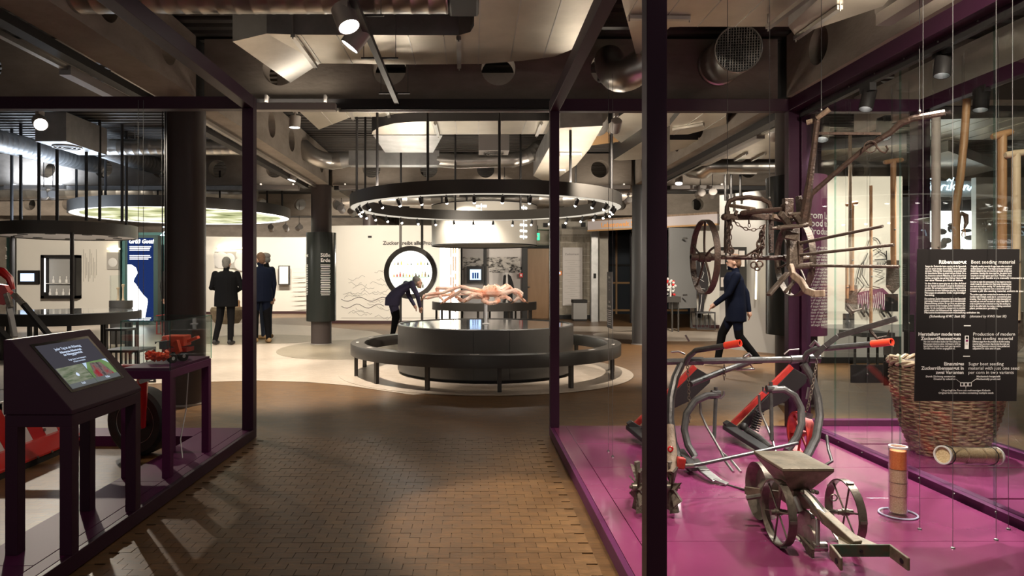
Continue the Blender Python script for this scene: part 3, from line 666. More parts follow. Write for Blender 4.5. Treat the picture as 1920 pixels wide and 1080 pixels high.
for i in range(5): pbox('floor_panel', rc, XL+0.139, XR-0.10, ys[i]+0.002, ys[i+1]-0.002, ZB-0.02, ZB, 'purple_plate', 0.0015)
pbox('bottom_rail', rc, XR-0.07, XR+0.02, YN, YF, 0.0, ZB+0.035, 'purple_mid')
for i in range(10):
    yy = 2.9 + i*0.30; M().ball((XR-0.075, yy, ZB+0.02), 0.006, 6, 4).build('screw', MT['steel'], rc)
gl = [YN+BMW, 3.565, 4.35, 5.13, YF-0.1]
for i in range(4):
    g = M().box(XR-0.036, XR-0.026, gl[i]+0.002, gl[i+1]-0.002, ZB+0.035, 2.64).build('glass_pane', MT['glass'], rc, smooth=0)
    if i < 3: M().box(XR-0.037, XR-0.025, gl[i+1]-0.002, gl[i+1]+0.002, ZB+0.035, 2.64).build('pane_edge', MT['glass_edge'], rc, smooth=0)
# second case behind the glass
r2 = thing('display_case', (3.3, 4.6, 0), 'narrower purple case behind the glass with hanging hand tools and a basket', 'display case')
pbox('post', r2, XR2-0.10, XR2, YF-0.06, YF+0.05, ZB, 2.77)
pbox('post', r2, XR2-0.08, XR2, YN, YN+BMW, ZB, 2.77)
pbox('top_beam', r2, XR2-0.08, XR2, YN+BMW, YF-0.06, 2.67, 2.77)
pbox('top_beam', r2, XR+0.03, XR2-0.10, YF-0.06, YF+0.02, 2.67, 2.77)
pbox('bottom_rail', r2, XR2-0.08, XR2, YN, YF, 0.0, ZB+0.05, 'purple_mid')
pbox('bottom_rail', r2, XR+0.03, XR2-0.08, YF-0.02, YF+0.05, 0.0, ZB+0.05, 'purple_mid')
for i in range(5): pbox('floor_panel', r2, XR+0.03, XR2-0.083, ys[i]+0.002, ys[i+1]-0.024, 0.0, ZB, 'purple_plate', 0.0015)
for (a, b) in ((gl[0], 3.9), (3.9, YF-0.08)): M().box(XR2-0.045, XR2-0.035, a+0.002, b-0.002, ZB+0.05, 2.66).build('glass_pane', MT['glass'], r2, smooth=0)
struct('trim_bulkhead', M().box(XR2+0.1, XR2+0.25, 2.0, 6.9, 2.78, ZB0), 'concrete_pale', smooth=0)
# light rail and dark spots inside the right case
tray('light_track', (XR-0.1, YN+0.1, 2.615), (XR-0.1, YF-0.15, 2.615), 0.03, 0.03, 'black', 'black light rail under the right beam of the display case', 'light track')
spotlight(at(1768,121,3.93), (2.25, 3.6, 0.1), 'black can spot nearest the viewer on the right case rail', r=0.043, L=0.14, power=105, ang=75, dark=True, mount=0.05, col=NEUT)
spotlight(at(1627,187,4.55), (1.9, 4.2, 0.1), 'second black can spot on the right case rail', r=0.043, L=0.14, power=95, ang=75, dark=True, mount=0.05, col=NEUT)
spotlight(at(1840,188,4.95), (3.3, 4.7, 0.5), 'black can spot in the tool case right of the plough handle', r=0.05, L=0.15, power=190, ang=85, dark=True, mount=0.05, col=NEUT)
spotlight(at(1657,242,5.60), (3.1, 5.1, 0.6), 'black can spot behind the plough handle fork', r=0.055, L=0.16, power=150, ang=90, dark=True, mount=0.05, col=NEUT)
spotlight(at(1543,246,5.6), (2.5, 5.1, 0.9), 'black can spot beside the left plough handle', r=0.05, L=0.16, power=70, ang=80, dark=True, mount=0.05, col=NEUT)
spotlight((1.0, 2.3, 2.9), (1.95, 3.6, 0.2), 'added fill spot above the near edge of the right case, outside the picture', r=0.06, L=0.14, power=130, ang=80)  # added fill lamp, out of view, for the near part of the case
spotlight((2.0, 1.9, 2.95), (3.15, 4.5, 1.4), 'added fill spot above the near right corner of the case, outside the picture', r=0.06, L=0.14, power=190, ang=62)  # added fill lamp, out of view, for the hanging tools and sign
# ================================================================ display case frame on the left
lc = thing('display_case', (-2.6, 4.5, 0), 'purple open frame case on the left around the red machine and screen desk', 'display case')
LX = -1.76
pbox('post', lc, LX-0.09, LX, YF-0.17, YF-0.08, ZB, 2.77)
pbox('top_beam', lc, LX-0.09, LX, 0.6, YF-0.17, 2.67, 2.77)
pbox('top_beam', lc, -6.5, LX-0.09, YF-0.15, YF-0.06, 2.67, 2.77)
M().box(LX-0.39, LX-0.03, 1.2, YF-0.12, 0.0, ZB-0.02).build('plinth', MT['purple'], lc, smooth=0)
pbox('front_edge', lc, LX-0.028, LX, 1.2, YF-0.08, 0.004, ZB, 'purple')
pbox('border_strip', lc, LX-0.10, LX-0.03, 1.2, YF-0.08, ZB-0.02, ZB, 'purple_mid', 0.0015)
for i, (a, b) in enumerate(((1.2, 2.9), (2.9, 4.1), (4.1, YF-0.08))): pbox('floor_panel', lc, LX-0.395, LX-0.104, a+0.002, b-0.002, ZB-0.02, ZB, 'purple_mid', 0.0015)
pbox('rear_rail', lc, -6.5, LX-0.40, 5.28, YF-0.08, 0.0, ZB, 'purple_mid')
for x in (-2.62, -2.58):
    M().cyl((x, YF-0.3, ZB), (x, YF-0.3, 2.7), 0.0022, n=5).build('suspension_wire', MT['cable'], lc, smooth=0)
# ================================================================ round exhibit in the centre
ANG = [math.radians(a) for a in (197, 221, 247, 274, 303, 334, 5, 37, 70, 105, 137, 167)]
dr = thing('round_plinth', tuple(DC), 'large dark round plinth with mirror-like top in the centre', 'plinth')
M().lathe([(0, 0), (1.14, 0), (1.14, 0.06)], DC, n=96).build('recessed_base', MT['black'], dr)
M().lathe([(1.10, 0.05), (1.22, 0.05), (1.22, 0.662), (1.212, 0.672), (1.19, 0.672), (1.19, 0.655)], DC, n=128).build('drum', MT['anthracite'], dr)
M().lathe([(0, 0.662), (1.19, 0.662)], DC, n=96).build('glossy_top', MT['anthracite_top'], dr)
for a in (262, 283): 
    a = math.radians(a); M().cyl(DC + V(1.221*math.cos(a), 1.221*math.sin(a), 0.06), DC + V(1.221*math.cos(a), 1.221*math.sin(a), 0.65), 0.0015, n=4).build('panel_joint', MT['black'], dr)
bn = thing('ring_bench', tuple(DC), 'dark ring-shaped bench around the central round plinth', 'bench')
M().lathe([(1.67, 0.28), (1.86, 0.28), (1.86, 0.42), (1.855, 0.428), (1.675, 0.428), (1.67, 0.42)], DC, n=128, closed=True).build('seat_ring', MT['anthracite'], bn)
for a in ANG:
    p = DC + V(1.80*math.cos(a), 1.80*math.sin(a), 0); M().obox(p + V(0,0,0.143), (0.045, 0.045, 0.285), Matrix.Rotation(a, 3, 'Z')).build('leg', MT['anthracite'], bn, smooth=0)
for k in range(14):
    a = 2*PI*(k+0.3)/14; p = DC + V(1.765*math.cos(a), 1.765*math.sin(a), 0.429); M().obox(p, (0.035, 0.11, 0.004), Matrix.Rotation(a, 3, 'Z')).build('label_plate', MT['paper'], bn, smooth=0)
rl = thing('ring_lamp', (DC.x, DC.y, 2.26), 'large dark suspended ring lamp with tiny spots above the round plinth', 'lamp')
M().lathe([(1.70, 2.27), (1.705, 2.42), (1.87, 2.42), (1.872, 2.26), (1.86, 2.26), (1.86, 2.27)], DC, n=128, closed=True).build('ring_band', MT['anthracite'], rl)
M().ring(DC, 1.715, 1.858, 2.263, 2.268, 128).build('light_diffuser', MT['ring_glow'], rl)
for a in ANG:
    p = DC + V(1.79*math.cos(a), 1.79*math.sin(a), 0); M().cyl(p + V(0,0,2.41), V(p.x, p.y, topz(p.x, p.y, 2.5)), 0.016, n=10).build('hanging_rod', MT['dark_steel'], rl)
NS = 34; h0 = None
for k in range(NS):
    a = 2*PI*k/NS
    if h0 is None:
        hm = M().cyl((1.77,0,2.265), (1.77,0,2.225), 0.007, n=6); hm.tube([(1.79,0,2.245), (1.775,0,2.22), (1.745,0,2.175)], [0.014, 0.02, 0.02], 10)
        h0 = hm.build('spot_head', MT['black'], rl); h0l = M().ball((1.742,0,2.171), 0.018, 8, 5).build('lens', MT['lens_soft'], h0); h0.location = (0, 0, -2.26)
        for o in (h0,):  # mesh was written around the lamp's own centre
            for v in o.data.vertices: v.co += DC + V(0,0,2.26)
            for v in h0l.data.vertices: v.co += DC + V(0,0,2.26)
        h0.rotation_euler = (0, 0, a)
    else:
        c = h0.copy(); COL.objects.link(c); c.parent = rl; c.rotation_euler = (0, 0, a); cl = h0l.copy(); COL.objects.link(cl); cl.parent = c
for k in range(8):
    a = 2*PI*(k+0.5)/8; p = DC + V(1.73*math.cos(a), 1.73*math.sin(a), 2.15)
    l = bpy.data.lights.new('ring_beam', 'SPOT'); l.energy = 26; l.spot_size = math.radians(62); l.spot_blend = 0.6; l.color = NEUT; l.shadow_soft_size = 0.03
    o = bpy.data.objects.new('ring_beam', l); COL.objects.link(o); o.parent = rl; o.location = p - ORG[rl]
    o.rotation_euler = (DC + V(0.55*math.cos(a), 0.55*math.sin(a), 0.7) - p).to_track_quat('-Z', 'Y').to_euler()
for k in range(4):
    a = 2*PI*(k+0.5)/4
    o = area(DC + V(1.785*math.cos(a), 1.785*math.sin(a), 2.43), (PI, 0, a), 0.1, 1.0, 11, WARM); o.parent = rl; o.location = o.location - ORG[rl]  # uplights added on top of the ring to brighten the ducts above
# giant spider crab on a pole
PC = at(911, 548, 9.56)
cs = thing('crab_stand', (PC.x, DC.y, 0.66), 'slim white pole carrying the crab on the round plinth', 'stand')
M().lathe([(0.0, 0), (0.05, 0), (0.05, 0.006), (0.022, 0.012), (0.022, PC.z-0.045-0.66)], (PC.x, DC.y, 0.665), n=20).build('pole', MT['white_paint'], cs)
cr = thing('spider_crab', tuple(PC), 'giant orange and cream spider crab with long folded legs', 'crab model')
cb = M(); Cc = at(922, 549, 9.5)
cb.lathe([(0, -0.06), (0.09, -0.055), (0.145, -0.02), (0.15, 0.02), (0.12, 0.075), (0.06, 0.105), (0, 0.11)], Cc, n=20)
for k in range(26):
    a = random.uniform(0, 2*PI); e = random.uniform(0.2, 1.2); p = Cc + V(0.14*math.cos(a)*math.cos(e), 0.14*math.sin(a)*math.cos(e), 0.02+0.095*math.sin(e)); cb.cyl(p, p + (p - Cc)*0.18, 0.008, 0.001, 6)
cb.build('carapace', MT['crab'], cr)
legs = [[(912,548),(880,541),(862,537),(830,549),(797,553),(793,559)], [(912,552),(890,550),(862,546),(838,560),(830,566)], [(908,556),(885,556),(868,564),(858,558),(845,540),(818,539),(822,550),(830,562)],
        [(905,558),(893,551),(882,556),(875,563)], [(940,548),(955,538),(975,560),(985,566)], [(938,552),(968,544),(980,552),(964,566)], [(935,555),(962,546),(972,549),(978,558)], [(935,558),(950,556),(958,562)],
        [(915,558),(905,563),(917,567),(925,567)], [(930,558),(936,564),(922,569),(912,568)], [(905,552),(870,551),(846,552),(815,556),(800,560)], [(930,550),(948,536),(955,538),(940,552)]]
dep = [9.2, 9.3, 9.45, 9.1, 9.6, 9.4, 9.2, 9.15, 9.1, 9.1, 9.7, 9.75]
for i, L in enumerate(legs):
    pts = [at(x, y + 1.0*math.sin(i), 9.5 + (dep[i]-9.5)*min(1, k/2.0)) for k, (x, y) in enumerate(L)]
    lm = M(); n_ = len(pts)
    for k in range(n_-1): lm.tube([pts[k], (pts[k]+pts[k+1])/2, pts[k+1]], [0.026*(1-0.45*k/n_), 0.032*(1-0.45*k/n_), 0.024*(1-0.45*k/n_)], 8)
    lg = lm.build('crab_leg', MT['crab'], cr)
    d_ = (pts[-1]-pts[-2]).normalized(); M().cyl(pts[-1], pts[-1]+d_*0.05, 0.012, 0.002, 8).build('claw_tip', MT['crab_tip'], lg)
# second round table with white lantern behind
TC = V(at(908,0,15.6).x, 15.6, 0)
t2 = thing('round_table', tuple(TC), 'dark round table behind the crab under the white lantern drum', 'table')
M().lathe([(0, 0.60), (1.19, 0.60), (1.19, 0.77), (1.18, 0.78), (0, 0.78)], TC, n=96).build('table_top', MT['anthracite'], t2)
M().lathe([(0, 0.783), (1.17, 0.783)], TC, n=64).build('glass_top', MT['anthracite_top'], t2)
for a in range(10, 370, 36):
    p = TC + V(1.1*math.cos(math.radians(a)), 1.1*math.sin(math.radians(a)), 0); M().cyl(p, p+V(0,0,0.61), 0.025, n=8).build('leg', MT['anthracite'], t2)
ln = thing('drum_lantern', (TC.x, TC.y, 2.03), 'white cylindrical hanging screen with projected white marks', 'lantern')
M().ring(TC, 1.18, 1.20, 2.05, 2.93, 96).build('screen', MT['white_wall'], ln)
M().ring(TC, 1.175, 1.207, 2.03, 2.05, 96).build('lower_rim', MT['dark_steel'], ln); M().ring(TC, 1.175, 1.207, 2.93, 2.95, 96).build('upper_rim', MT['dark_steel'], ln)
for a in (215, 250, 290, 325): 
    p = TC + V(1.15*math.cos(math.radians(a)), 1.15*math.sin(math.radians(a)), 0); M().cyl(p + V(0,0,2.9), V(p.x, p.y, topz(p.x, p.y, 2.95)), 0.02, n=8).build('hanging_rod', MT['dark_steel'], ln)
def drum_mark(deg, z, wdt, hgt):
    a = math.radians(deg); p = TC + V(1.203*math.cos(a), 1.203*math.sin(a), z)
    M().obox(p, (0.004, wdt, hgt), Matrix.Rotation(a, 3, 'Z')).build('light_mark', MT['glow_white'], ln, smooth=0)
for deg in (266, 314):
    for i in range(6):
        z = 2.20 + i*0.125; drum_mark(deg, z, 0.016, 0.10)
        for s in (-1, 1): drum_mark(deg + s*3.6, z, 0.07, 0.045); drum_mark(deg + s*1.6, z, 0.05, 0.012)
spotlight(V(TC.x-0.6, 13.6, 3.0), TC + V(-0.2, 0, 0.9), 'grey spot above the white lantern drum', r=0.06, L=0.14, power=170, ang=80, lit=False)
spotlight(V(TC.x+0.3, 12.2, 2.95), TC + V(0, -0.9, 2.5), 'grey spot aimed at the white lantern drum', r=0.06, L=0.14, power=60, ang=65, lit=False)
# ================================================================ left ring exhibits
LC = V(at(130,0,11.7).x, 11.7, 0)
t3 = thing('round_table', tuple(LC), 'black ring table at left under the small ring canopy', 'table')
M().lathe([(0.0, 0.55), (1.12, 0.55), (1.12, 0.73), (1.11, 0.74), (0, 0.74)], LC, n=80).build('table_top', MT['black'], t3)
M().lathe([(0, 0.742), (1.10, 0.742)], LC, n=64).build('glass_top', MT['anthracite_top'], t3)
for a in range(0, 360, 30):
    p = LC + V(1.05*math.cos(math.radians(a)), 1.05*math.sin(math.radians(a)), 0); M().obox(p + V(0,0,0.277), (0.05,0.05,0.555), Matrix.Rotation(math.radians(a),3,'Z')).build('leg', MT['black'], t3, smooth=0)
c3 = thing('ring_canopy', (LC.x, LC.y, 2.0), 'small dark ring canopy with pale spotlit underside at left', 'canopy')
M().lathe([(0, 2.03), (1.04, 2.03), (1.04, 2.0), (1.06, 2.0), (1.06, 2.21), (0, 2.21)], LC, n=80).build('band', MT['anthracite'], c3)
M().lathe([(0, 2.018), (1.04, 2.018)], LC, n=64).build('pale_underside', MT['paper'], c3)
for k in range(9):
    a = 2*PI*k/9; M().ring(LC + V(0.75*math.cos(a), 0.75*math.sin(a), 0), 0.03, 0.075, 2.008, 2.016, 20).build('downlight_trim', MT['black'], c3)
for k, (px, yy) in enumerate(((22,11.3),(39,10.9),(73,10.7),(107,10.65),(162,10.65),(187,10.7),(229,11.0),(237,11.5))):
    x = at(px,0,yy).x; M().cyl((x,yy,2.2), (x,yy,ZC), 0.024, n=8).build('hanging_rod', MT['dark_steel'], c3)
for px, yy in ((135, 10.72), (24, 11.6)):
    x = at(px,0,yy).x; M().cyl((x,yy,0.74), (x,yy,2.02), 0.03, n=10).build('support_post', MT['dark_steel'], c3)
l = bpy.data.lights.new('canopy_light', 'AREA'); l.shape = 'DISK'; l.size = 1.6; l.energy = 45; l.color = NEUT
o = bpy.data.objects.new('canopy_light', l); COL.objects.link(o); o.parent = c3; o.location = (0, 0, -0.01)
o = area(LC + V(0,0,2.24), (PI,0,0), 1.2, 1.2, 45, COOL); o.parent = c3; o.location = o.location - ORG[c3]  # cool uplight added on the canopy to brighten the left bay ceiling
GC = V(at(347,0,13.8).x, 13.8, 0)
gm_ = bpy.data.materials.new('aerial_glow'); gm_.use_nodes = True; nt = gm_.node_tree; nt.nodes.remove(nt.nodes['Principled BSDF'])
g = nt.nodes.new('ShaderNodeNewGeometry'); nz = nt.nodes.new('ShaderNodeTexNoise'); nz.inputs['Scale'].default_value = 1.3; nz.inputs['Detail'].default_value = 12; nz.inputs['Distortion'].default_value = 0.8
rp = nt.nodes.new('ShaderNodeValToRGB'); E = rp.color_ramp.elements; E[0].position = 0.30; E[0].color = (0.10, 0.12, 0.04, 1); E[1].position = 0.66; E[1].color = (1, 0.95, 0.78, 1)
e2 = rp.color_ramp.elements.new(0.45); e2.color = (0.55, 0.56, 0.30, 1); e3 = rp.color_ramp.elements.new(0.53); e3.color = (0.85, 0.83, 0.60, 1)
em = nt.nodes.new('ShaderNodeEmission'); em.inputs[1].default_value = 0.75
nt.links.new(g.outputs['Position'], nz.inputs['Vector']); nt.links.new(nz.outputs['Fac'], rp.inputs[0]); nt.links.new(rp.outputs[0], em.inputs[0]); nt.links.new(em.outputs[0], nt.nodes['Material Output'].inputs[0])
gc = thing('glowing_canopy', (GC.x, GC.y, 2.54), 'wide oval-looking canopy with backlit aerial photo underneath', 'canopy')
M().lathe([(0, 2.60), (2.03, 2.60), (2.03, 2.54), (2.06, 2.54), (2.06, 2.74), (0, 2.74)], GC, n=112).build('band', MT['anthracite'], gc)
M().lathe([(0, 2.556), (1.86, 2.556)], GC, n=80).build('backlit_print', gm_, gc)
M().lathe([(1.865, 2.552), (2.028, 2.552)], GC, n=80).build('light_margin', MT['glow'], gc)
for k in range(9):
    a = 2*PI*(k+0.25)/9; p = GC + V(1.9*math.cos(a), 1.9*math.sin(a), 0); M().cyl(p+V(0,0,2.73), p+V(0,0,ZC), 0.022, n=8).build('hanging_rod', MT['dark_steel'], gc)
# ================================================================ farm implements in the right case
def chain_mesh(pts, link=0.03, wire=0.0035):
    P = [Vector(p) for p in pts]; m = M(); acc = []; 
    for i in range(len(P)-1):
        n_ = max(1, round((P[i+1]-P[i]).length / (link*0.72)))
        for j in range(n_): acc.append((P[i] + (P[i+1]-P[i])*((j+0.5)/n_), (P[i+1]-P[i]).normalized()))
    for k, (c, d) in enumerate(acc):
        a, b = ortho(d); s_ = a if k % 2 else b
        m.tube([c + d*(link*0.5*math.cos(t)) + s_*(link*0.28*math.sin(t)) for t in [2*PI*q/10 for q in range(10)]], wire, 5, closed=True)
    return m
def sag(p, q, s_, n=8):
    p, q = Vector(p), Vector(q); return [p + (q-p)*(i/n) - V(0,0,s_*4*(i/n)*(1-i/n)) for i in range(n+1)]
def wheel(par, c, r, wd, hub_r, spokes, mt, axis=(1,0,0), rim_t=0.008, bend=0.0, spoke_r=0.007, hub_l=0.1, name='wheel'):
    c = Vector(c); ax = Vector(axis).normalized(); a, b = ortho(ax)
    w_ = M().lathe([(r-rim_t, -wd/2), (r, -wd/2), (r, wd/2), (r-rim_t, wd/2)], c, ax, 48, closed=True).build(name, MT[mt], par, smooth=40)
    M().tube([c - ax*hub_l/2, c - ax*hub_l*0.25, c - ax*hub_l*0.2, c + ax*hub_l*0.2, c + ax*hub_l*0.25, c + ax*hub_l/2], [hub_r*0.7, hub_r*0.75, hub_r, hub_r, hub_r*0.75, hub_r*0.7], 14).build('hub', MT[mt], w_)
    for k in range(spokes):
        t = 2*PI*k/spokes + 0.25; d = a*math.cos(t) + b*math.sin(t); e = a*math.cos(t+0.5) + b*math.sin(t+0.5)
        s0, s1 = c + d*hub_r*0.8, c + d*(r-rim_t*0.5); md = (s0+s1)/2 + (e-d)*bend*r
        M().tube(arc3(s0, s1, md, 6), spoke_r, 6).build('spoke', MT[mt], w_)
    return w_
# ---- suspended antique plough forecart
YA = 4.9
pl = thing('antique_plough', (2.0, YA, 1.1), 'old iron and wood wheeled plough hung on wires in the right case', 'plough')
def A(px, py, Y=YA): return at(px, py, Y)
wl, wr = A(1321,482), A(1489,484)
wheel(pl, wl, 0.268, 0.042, 0.035, 5, 'iron_old', bend=0.22, spoke_r=0.008, hub_l=0.2)
wheel(pl, wr, 0.275, 0.045, 0.035, 6, 'iron_rusty', bend=0.15, spoke_r=0.008, hub_l=0.16)
M().tube([wl - V(.1,0,0), wl, wr, wr + V(.12,0,0)], 0.017, 10).build('axle', MT['iron_old'], pl)
M().tube([A(1361,474), A(1362,430), A(1363,388), A(1368,377), A(1380,372), A(1405,370), A(1428,373), A(1442,380), A(1446,395), A(1447,430), A(1446,474)], 0.0165, 8).build('yoke_arch', MT['iron_old'], pl)
for px in (1365, 1445):
    M().bar(A(px,396,4.87), A(px,474,4.87), 0.028, 0.012, up=(0,1,0)).build('slotted_bar', MT['iron_old'], pl, smooth=0)
    for k in range(7): M().cyl(A(px,440+k*5,4.86)-V(0,0.006,0), A(px,440+k*5,4.86)+V(0,0.004,0), 0.004, n=8).build('bolt_hole', MT['steel'], pl)
M().bar(A(1358,407,4.85), A(1450,407,4.85), 0.03, 0.042, up=(0,0,1)).build('cross_bar', MT['iron_old'], pl, smooth=0, bevel=0.004)
M().ball(A(1358,407,4.85), 0.024, 10, 6).build('bar_knob', MT['iron_old'], pl)
M().bar(A(1368,385,4.95), A(1412,392,4.75), 0.05, 0.022, up=(0,0,1)).build('wooden_block', MT['wood_old'], pl, smooth=0, bevel=0.004)
M().tube([A(1390,400,4.8), A(1412,397,4.75), A(1440,395,4.7), A(1478,391,4.6)], [0.018,0.02,0.017,0.016], 8).build('draft_beam', MT['iron_old'], pl)
for k in range(4): M().obox(A(1380+k*9, 399+((k%2)*3), 4.83), (0.018, 0.02, 0.03), Euler((0.3*k, 0.4, 0)).to_matrix()).build('ratchet_tooth', MT['iron_old'], pl, smooth=0)
chain_mesh(sag(A(1372,410,4.82), A(1432,424,4.8), 0.05, 8), 0.034, 0.0032).build('chain', MT['iron_old'], pl)
chain_mesh([A(1371,412,4.82), A(1368,440,4.82), A(1369,478,4.82)], 0.045, 0.0045).build('chain', MT['iron_old'], pl)
chain_mesh([A(1433,424,4.8), A(1424,452,4.8), A(1418,482,4.8)], 0.055, 0.0065).build('chain', MT['iron_old'], pl)
chain_mesh([A(1429,432,4.78), A(1431,458,4.78), A(1424,480,4.78)], 0.045, 0.005).build('chain', MT['iron_old'], pl)
chain_mesh([A(1404,412,4.8), A(1405,426,4.8)], 0.03, 0.003).build('chain', MT['iron_old'], pl)
for px, py, r_ in ((1370,470,0.02), (1414,497,0.022), (1424,495,0.022), (1420,503,0.016), (1415,480,0.02)):
    M().torus(A(px,py,4.78), (0.5, 1, 0.2), r_, 0.006, 16, 6).build('link_ring', MT['iron_old'], pl)
M().tube([A(1375,481,4.86), A(1398,480,4.84), A(1415,470,4.8), A(1432,462,4.76)], 0.008, 6).build('hook_rod', MT['iron_old'], pl)
# post, share and foot at the right wheel
M().bar(A(1487,425,4.72), A(1487,505,4.68), 0.075, 0.06, up=(0,1,0)).build('plough_post', MT['iron_rusty'], pl, smooth=0, bevel=0.012)
M().bar(A(1500,452,4.66), A(1500,503,4.66), 0.03, 0.03, up=(0,1,0)).build('perforated_strip', MT['iron_old'], pl, smooth=0)
foot = [A(1482,498,4.62), A(1487,515,4.58), A(1502,528,4.52), A(1512,545,4.47), A(1528,551,4.42), A(1546,550,4.38)]
fm = M()
for i in range(len(foot)-1): fm.bar(foot[i] - (foot[i+1]-foot[i])*0.05, foot[i+1] + (foot[i+1]-foot[i])*0.05, 0.028, 0.045, up=(0,0,1))
fm.build('wooden_foot', MT['wood_old'], pl, smooth=0, bevel=0.006)
M().bar(A(1477,512,4.6), A(1441,553,4.5), 0.035, 0.02, up=(0,0,1)).build('share_blade', MT['iron_rusty'], pl, smooth=0, bevel=0.004)
M().bar(A(1492,524,4.62), A(1472,548,4.6), 0.02, 0.015, up=(0,0,1)).build('brace', MT['iron_rusty'], pl, smooth=0)
for i, (p_, q_, w_, h_, mt) in enumerate(((A(1477,372,4.6), A(1477,412,4.6), 0.06, 0.05, 'iron_old'), (A(1497,368,4.6), A(1500,405,4.6), 0.025, 0.05, 'iron_rusty'), (A(1505,372,4.55), A(1514,425,4.55), 0.05, 0.05, 'iron_old'),
      (A(1444,409,4.55), A(1466,414,4.6), 0.02, 0.02, 'iron_rusty'), (A(1457,427,4.5), A(1505,423,4.55), 0.028, 0.028, 'iron_rusty'), (A(1463,400,4.5), A(1485,428,4.6), 0.04, 0.03, 'iron_rusty'), (A(1490,402,4.5), A(1505,424,4.55), 0.035, 0.03, 'iron_rusty'),
      (A(1450,405,4.55), A(1470,412,4.6), 0.03, 0.02, 'wood_old'), (A(1470,440,4.6), A(1495,445,4.6), 0.05, 0.05, 'iron_rusty'))):
    M().bar(p_, q_, w_, h_, up=(0,1,0)).build('clamp_piece', MT[mt], pl, smooth=0, bevel=0.004)
for p_, q_ in ((A(1446,428,4.5), A(1505,424,4.5)), (A(1466,386,4.55), A(1475,380,4.5)), (A(1478,402,4.5), A(1500,400,4.5)), (A(1496,424,4.5), A(1515,420,4.5))):
    M().cyl(p_, q_, 0.011, n=8).build('bolt', MT['iron_rusty'], pl)
for p_, q_, r_ in ((A(1500,456,4.65), A(1655,424,4.0), 0.0105), (A(1500,478,4.65), A(1676,459,4.0), 0.0105), (A(1508,498,4.65), A(1686,500,4.0), 0.0105)):
    M().cyl(p_, q_, r_, r_*0.9, n=10).build('tie_rod', MT['iron_rusty'], pl)
M().cyl(A(1498,500,4.66), A(1525,497,4.6), 0.022, n=10).build('rod_socket', MT['iron_rusty'], pl)
# plough handles
M().tube([A(1503,424,4.55), A(1512,385,4.5), A(1518,340,4.45), A(1527,270,4.4), A(1534,215,4.35)], [0.036,0.032,0.022,0.018,0.018], 8).build('handle', MT['iron_old'], pl)
M().tube([A(1512,230,4.42), A(1527,226,4.4)], 0.017, 10).build('wooden_grip', MT['wood_old'], pl); M().tube([A(1532,222,4.35), A(1555,205,4.3)], [0.015, 0.017], 10).build('wooden_grip', MT['wood_old'], pl)
M().tube([A(1505,405,4.55), A(1521,364,4.5), A(1560,330,4.4), A(1625,275,4.25), A(1668,250,4.15), A(1690,230,4.1), A(1712,222,4.05), A(1772,211,3.95)], [0.03,0.018,0.016,0.016,0.018,0.022,0.02,0.019], 8).build('handle', MT['iron_old'], pl)
M().bar(A(1535,250,4.4), A(1652,251,4.2), 0.012, 0.016, up=(0,0,1)).build('handle_stay', MT['iron_old'], pl, smooth=0)
M().torus(A(1632,275,4.2), (0.3,1,0.2), 0.035, 0.004, 18, 6).build('ring', MT['iron_old'], pl)
M().tube([A(1640,270,4.2), A(1650,283,4.18), A(1660,287,4.17), A(1665,280,4.16), A(1661,273,4.16)], 0.006, 6).build('hook', MT['iron_old'], pl)
for px, py, Y in ((1364,374,YA), (1443,376,YA), (1540,212,4.36), (1724,215,4.02)):
    p = at(px, py, Y); M().cyl(p, V(p.x, p.y, ZC-0.1), 0.0022, n=5).build('suspension_wire', MT['cable'], pl, smooth=0); M().ball(p + V(0,0,0.02), 0.009, 8, 5).build('wire_clamp', MT['steel'], pl)
# ---- tube frame cultivator with red grips
YT = 4.6
cu = thing('wheel_hoe_cultivator', (1.8, 4.5, ZB), 'dark tubular steel cultivator frame with two red handle grips', 'cultivator')
def T(pts, r, name='frame_tube', mt='tube_paint', n=10):
    return M().tube([at(*p) for p in pts], r, n).build(name, MT[mt], cu)
T([(1222,679,YT),(1300,677,YT),(1535,673,YT)], 0.0215, 'tool_bar')
T([(1285,677,YT),(1318,677,YT)], 0.028, 'clamp_sleeve'); T([(1482,674,YT),(1512,673,YT)], 0.027, 'clamp_sleeve'); T([(1515,672,YT),(1536,672,YT)], 0.032, 'clamp_sleeve')
T([(1284,682,YT),(1292,668,YT-.05),(1305,657,YT-.08),(1330,653,4.4),(1362,648,4.28)], 0.0185, 'handle'); 
def grip(a, b):
    a, b = at(*a), at(*b); g_ = M().lathe([(0.0225, 0), (0.0225, (b-a).length), (0.017, (b-a).length), (0.017, 0)], a, b-a, 18, closed=True).build('grip', MT['grip_red'], cu)
    M().lathe([(0, 0), (0.0172, 0)], b - (b-a)*0.12, b-a, 16).build('hollow', MT['black'], g_)
grip((1360,648,4.28), (1388,643,4.2))
T([(1505,678,YT),(1514,662,4.55),(1530,654,4.5),(1560,652,4.45),(1640,645,4.2)], 0.0185, 'handle'); grip((1636,645,4.2), (1672,641,4.08))
lv = [at(1528,668,4.5), at(1548,648,4.45), at(1572,630,4.4), at(1682,597,4.1)]
lm = M()
for i in range(3): lm.bar(lv[i], lv[i+1], 0.012, 0.034, up=(0,0,1))
lm.build('lever', MT['tube_paint'], cu, smooth=0, bevel=0.003)
T([(1520,650,4.5),(1528,640,4.48),(1536,648,4.48)], 0.012, 'wing_nut', 'steel'); T([(1292,640,4.5),(1285,628,4.5)], 0.006, 'toggle', 'steel'); T([(1258,660,4.6),(1272,659,4.6),(1284,664,4.6)], 0.006, 'clamp_lever', 'steel'); T([(1470,664,4.6),(1480,656,4.6),(1498,655,4.6)], 0.005, 'clamp_lever', 'steel')
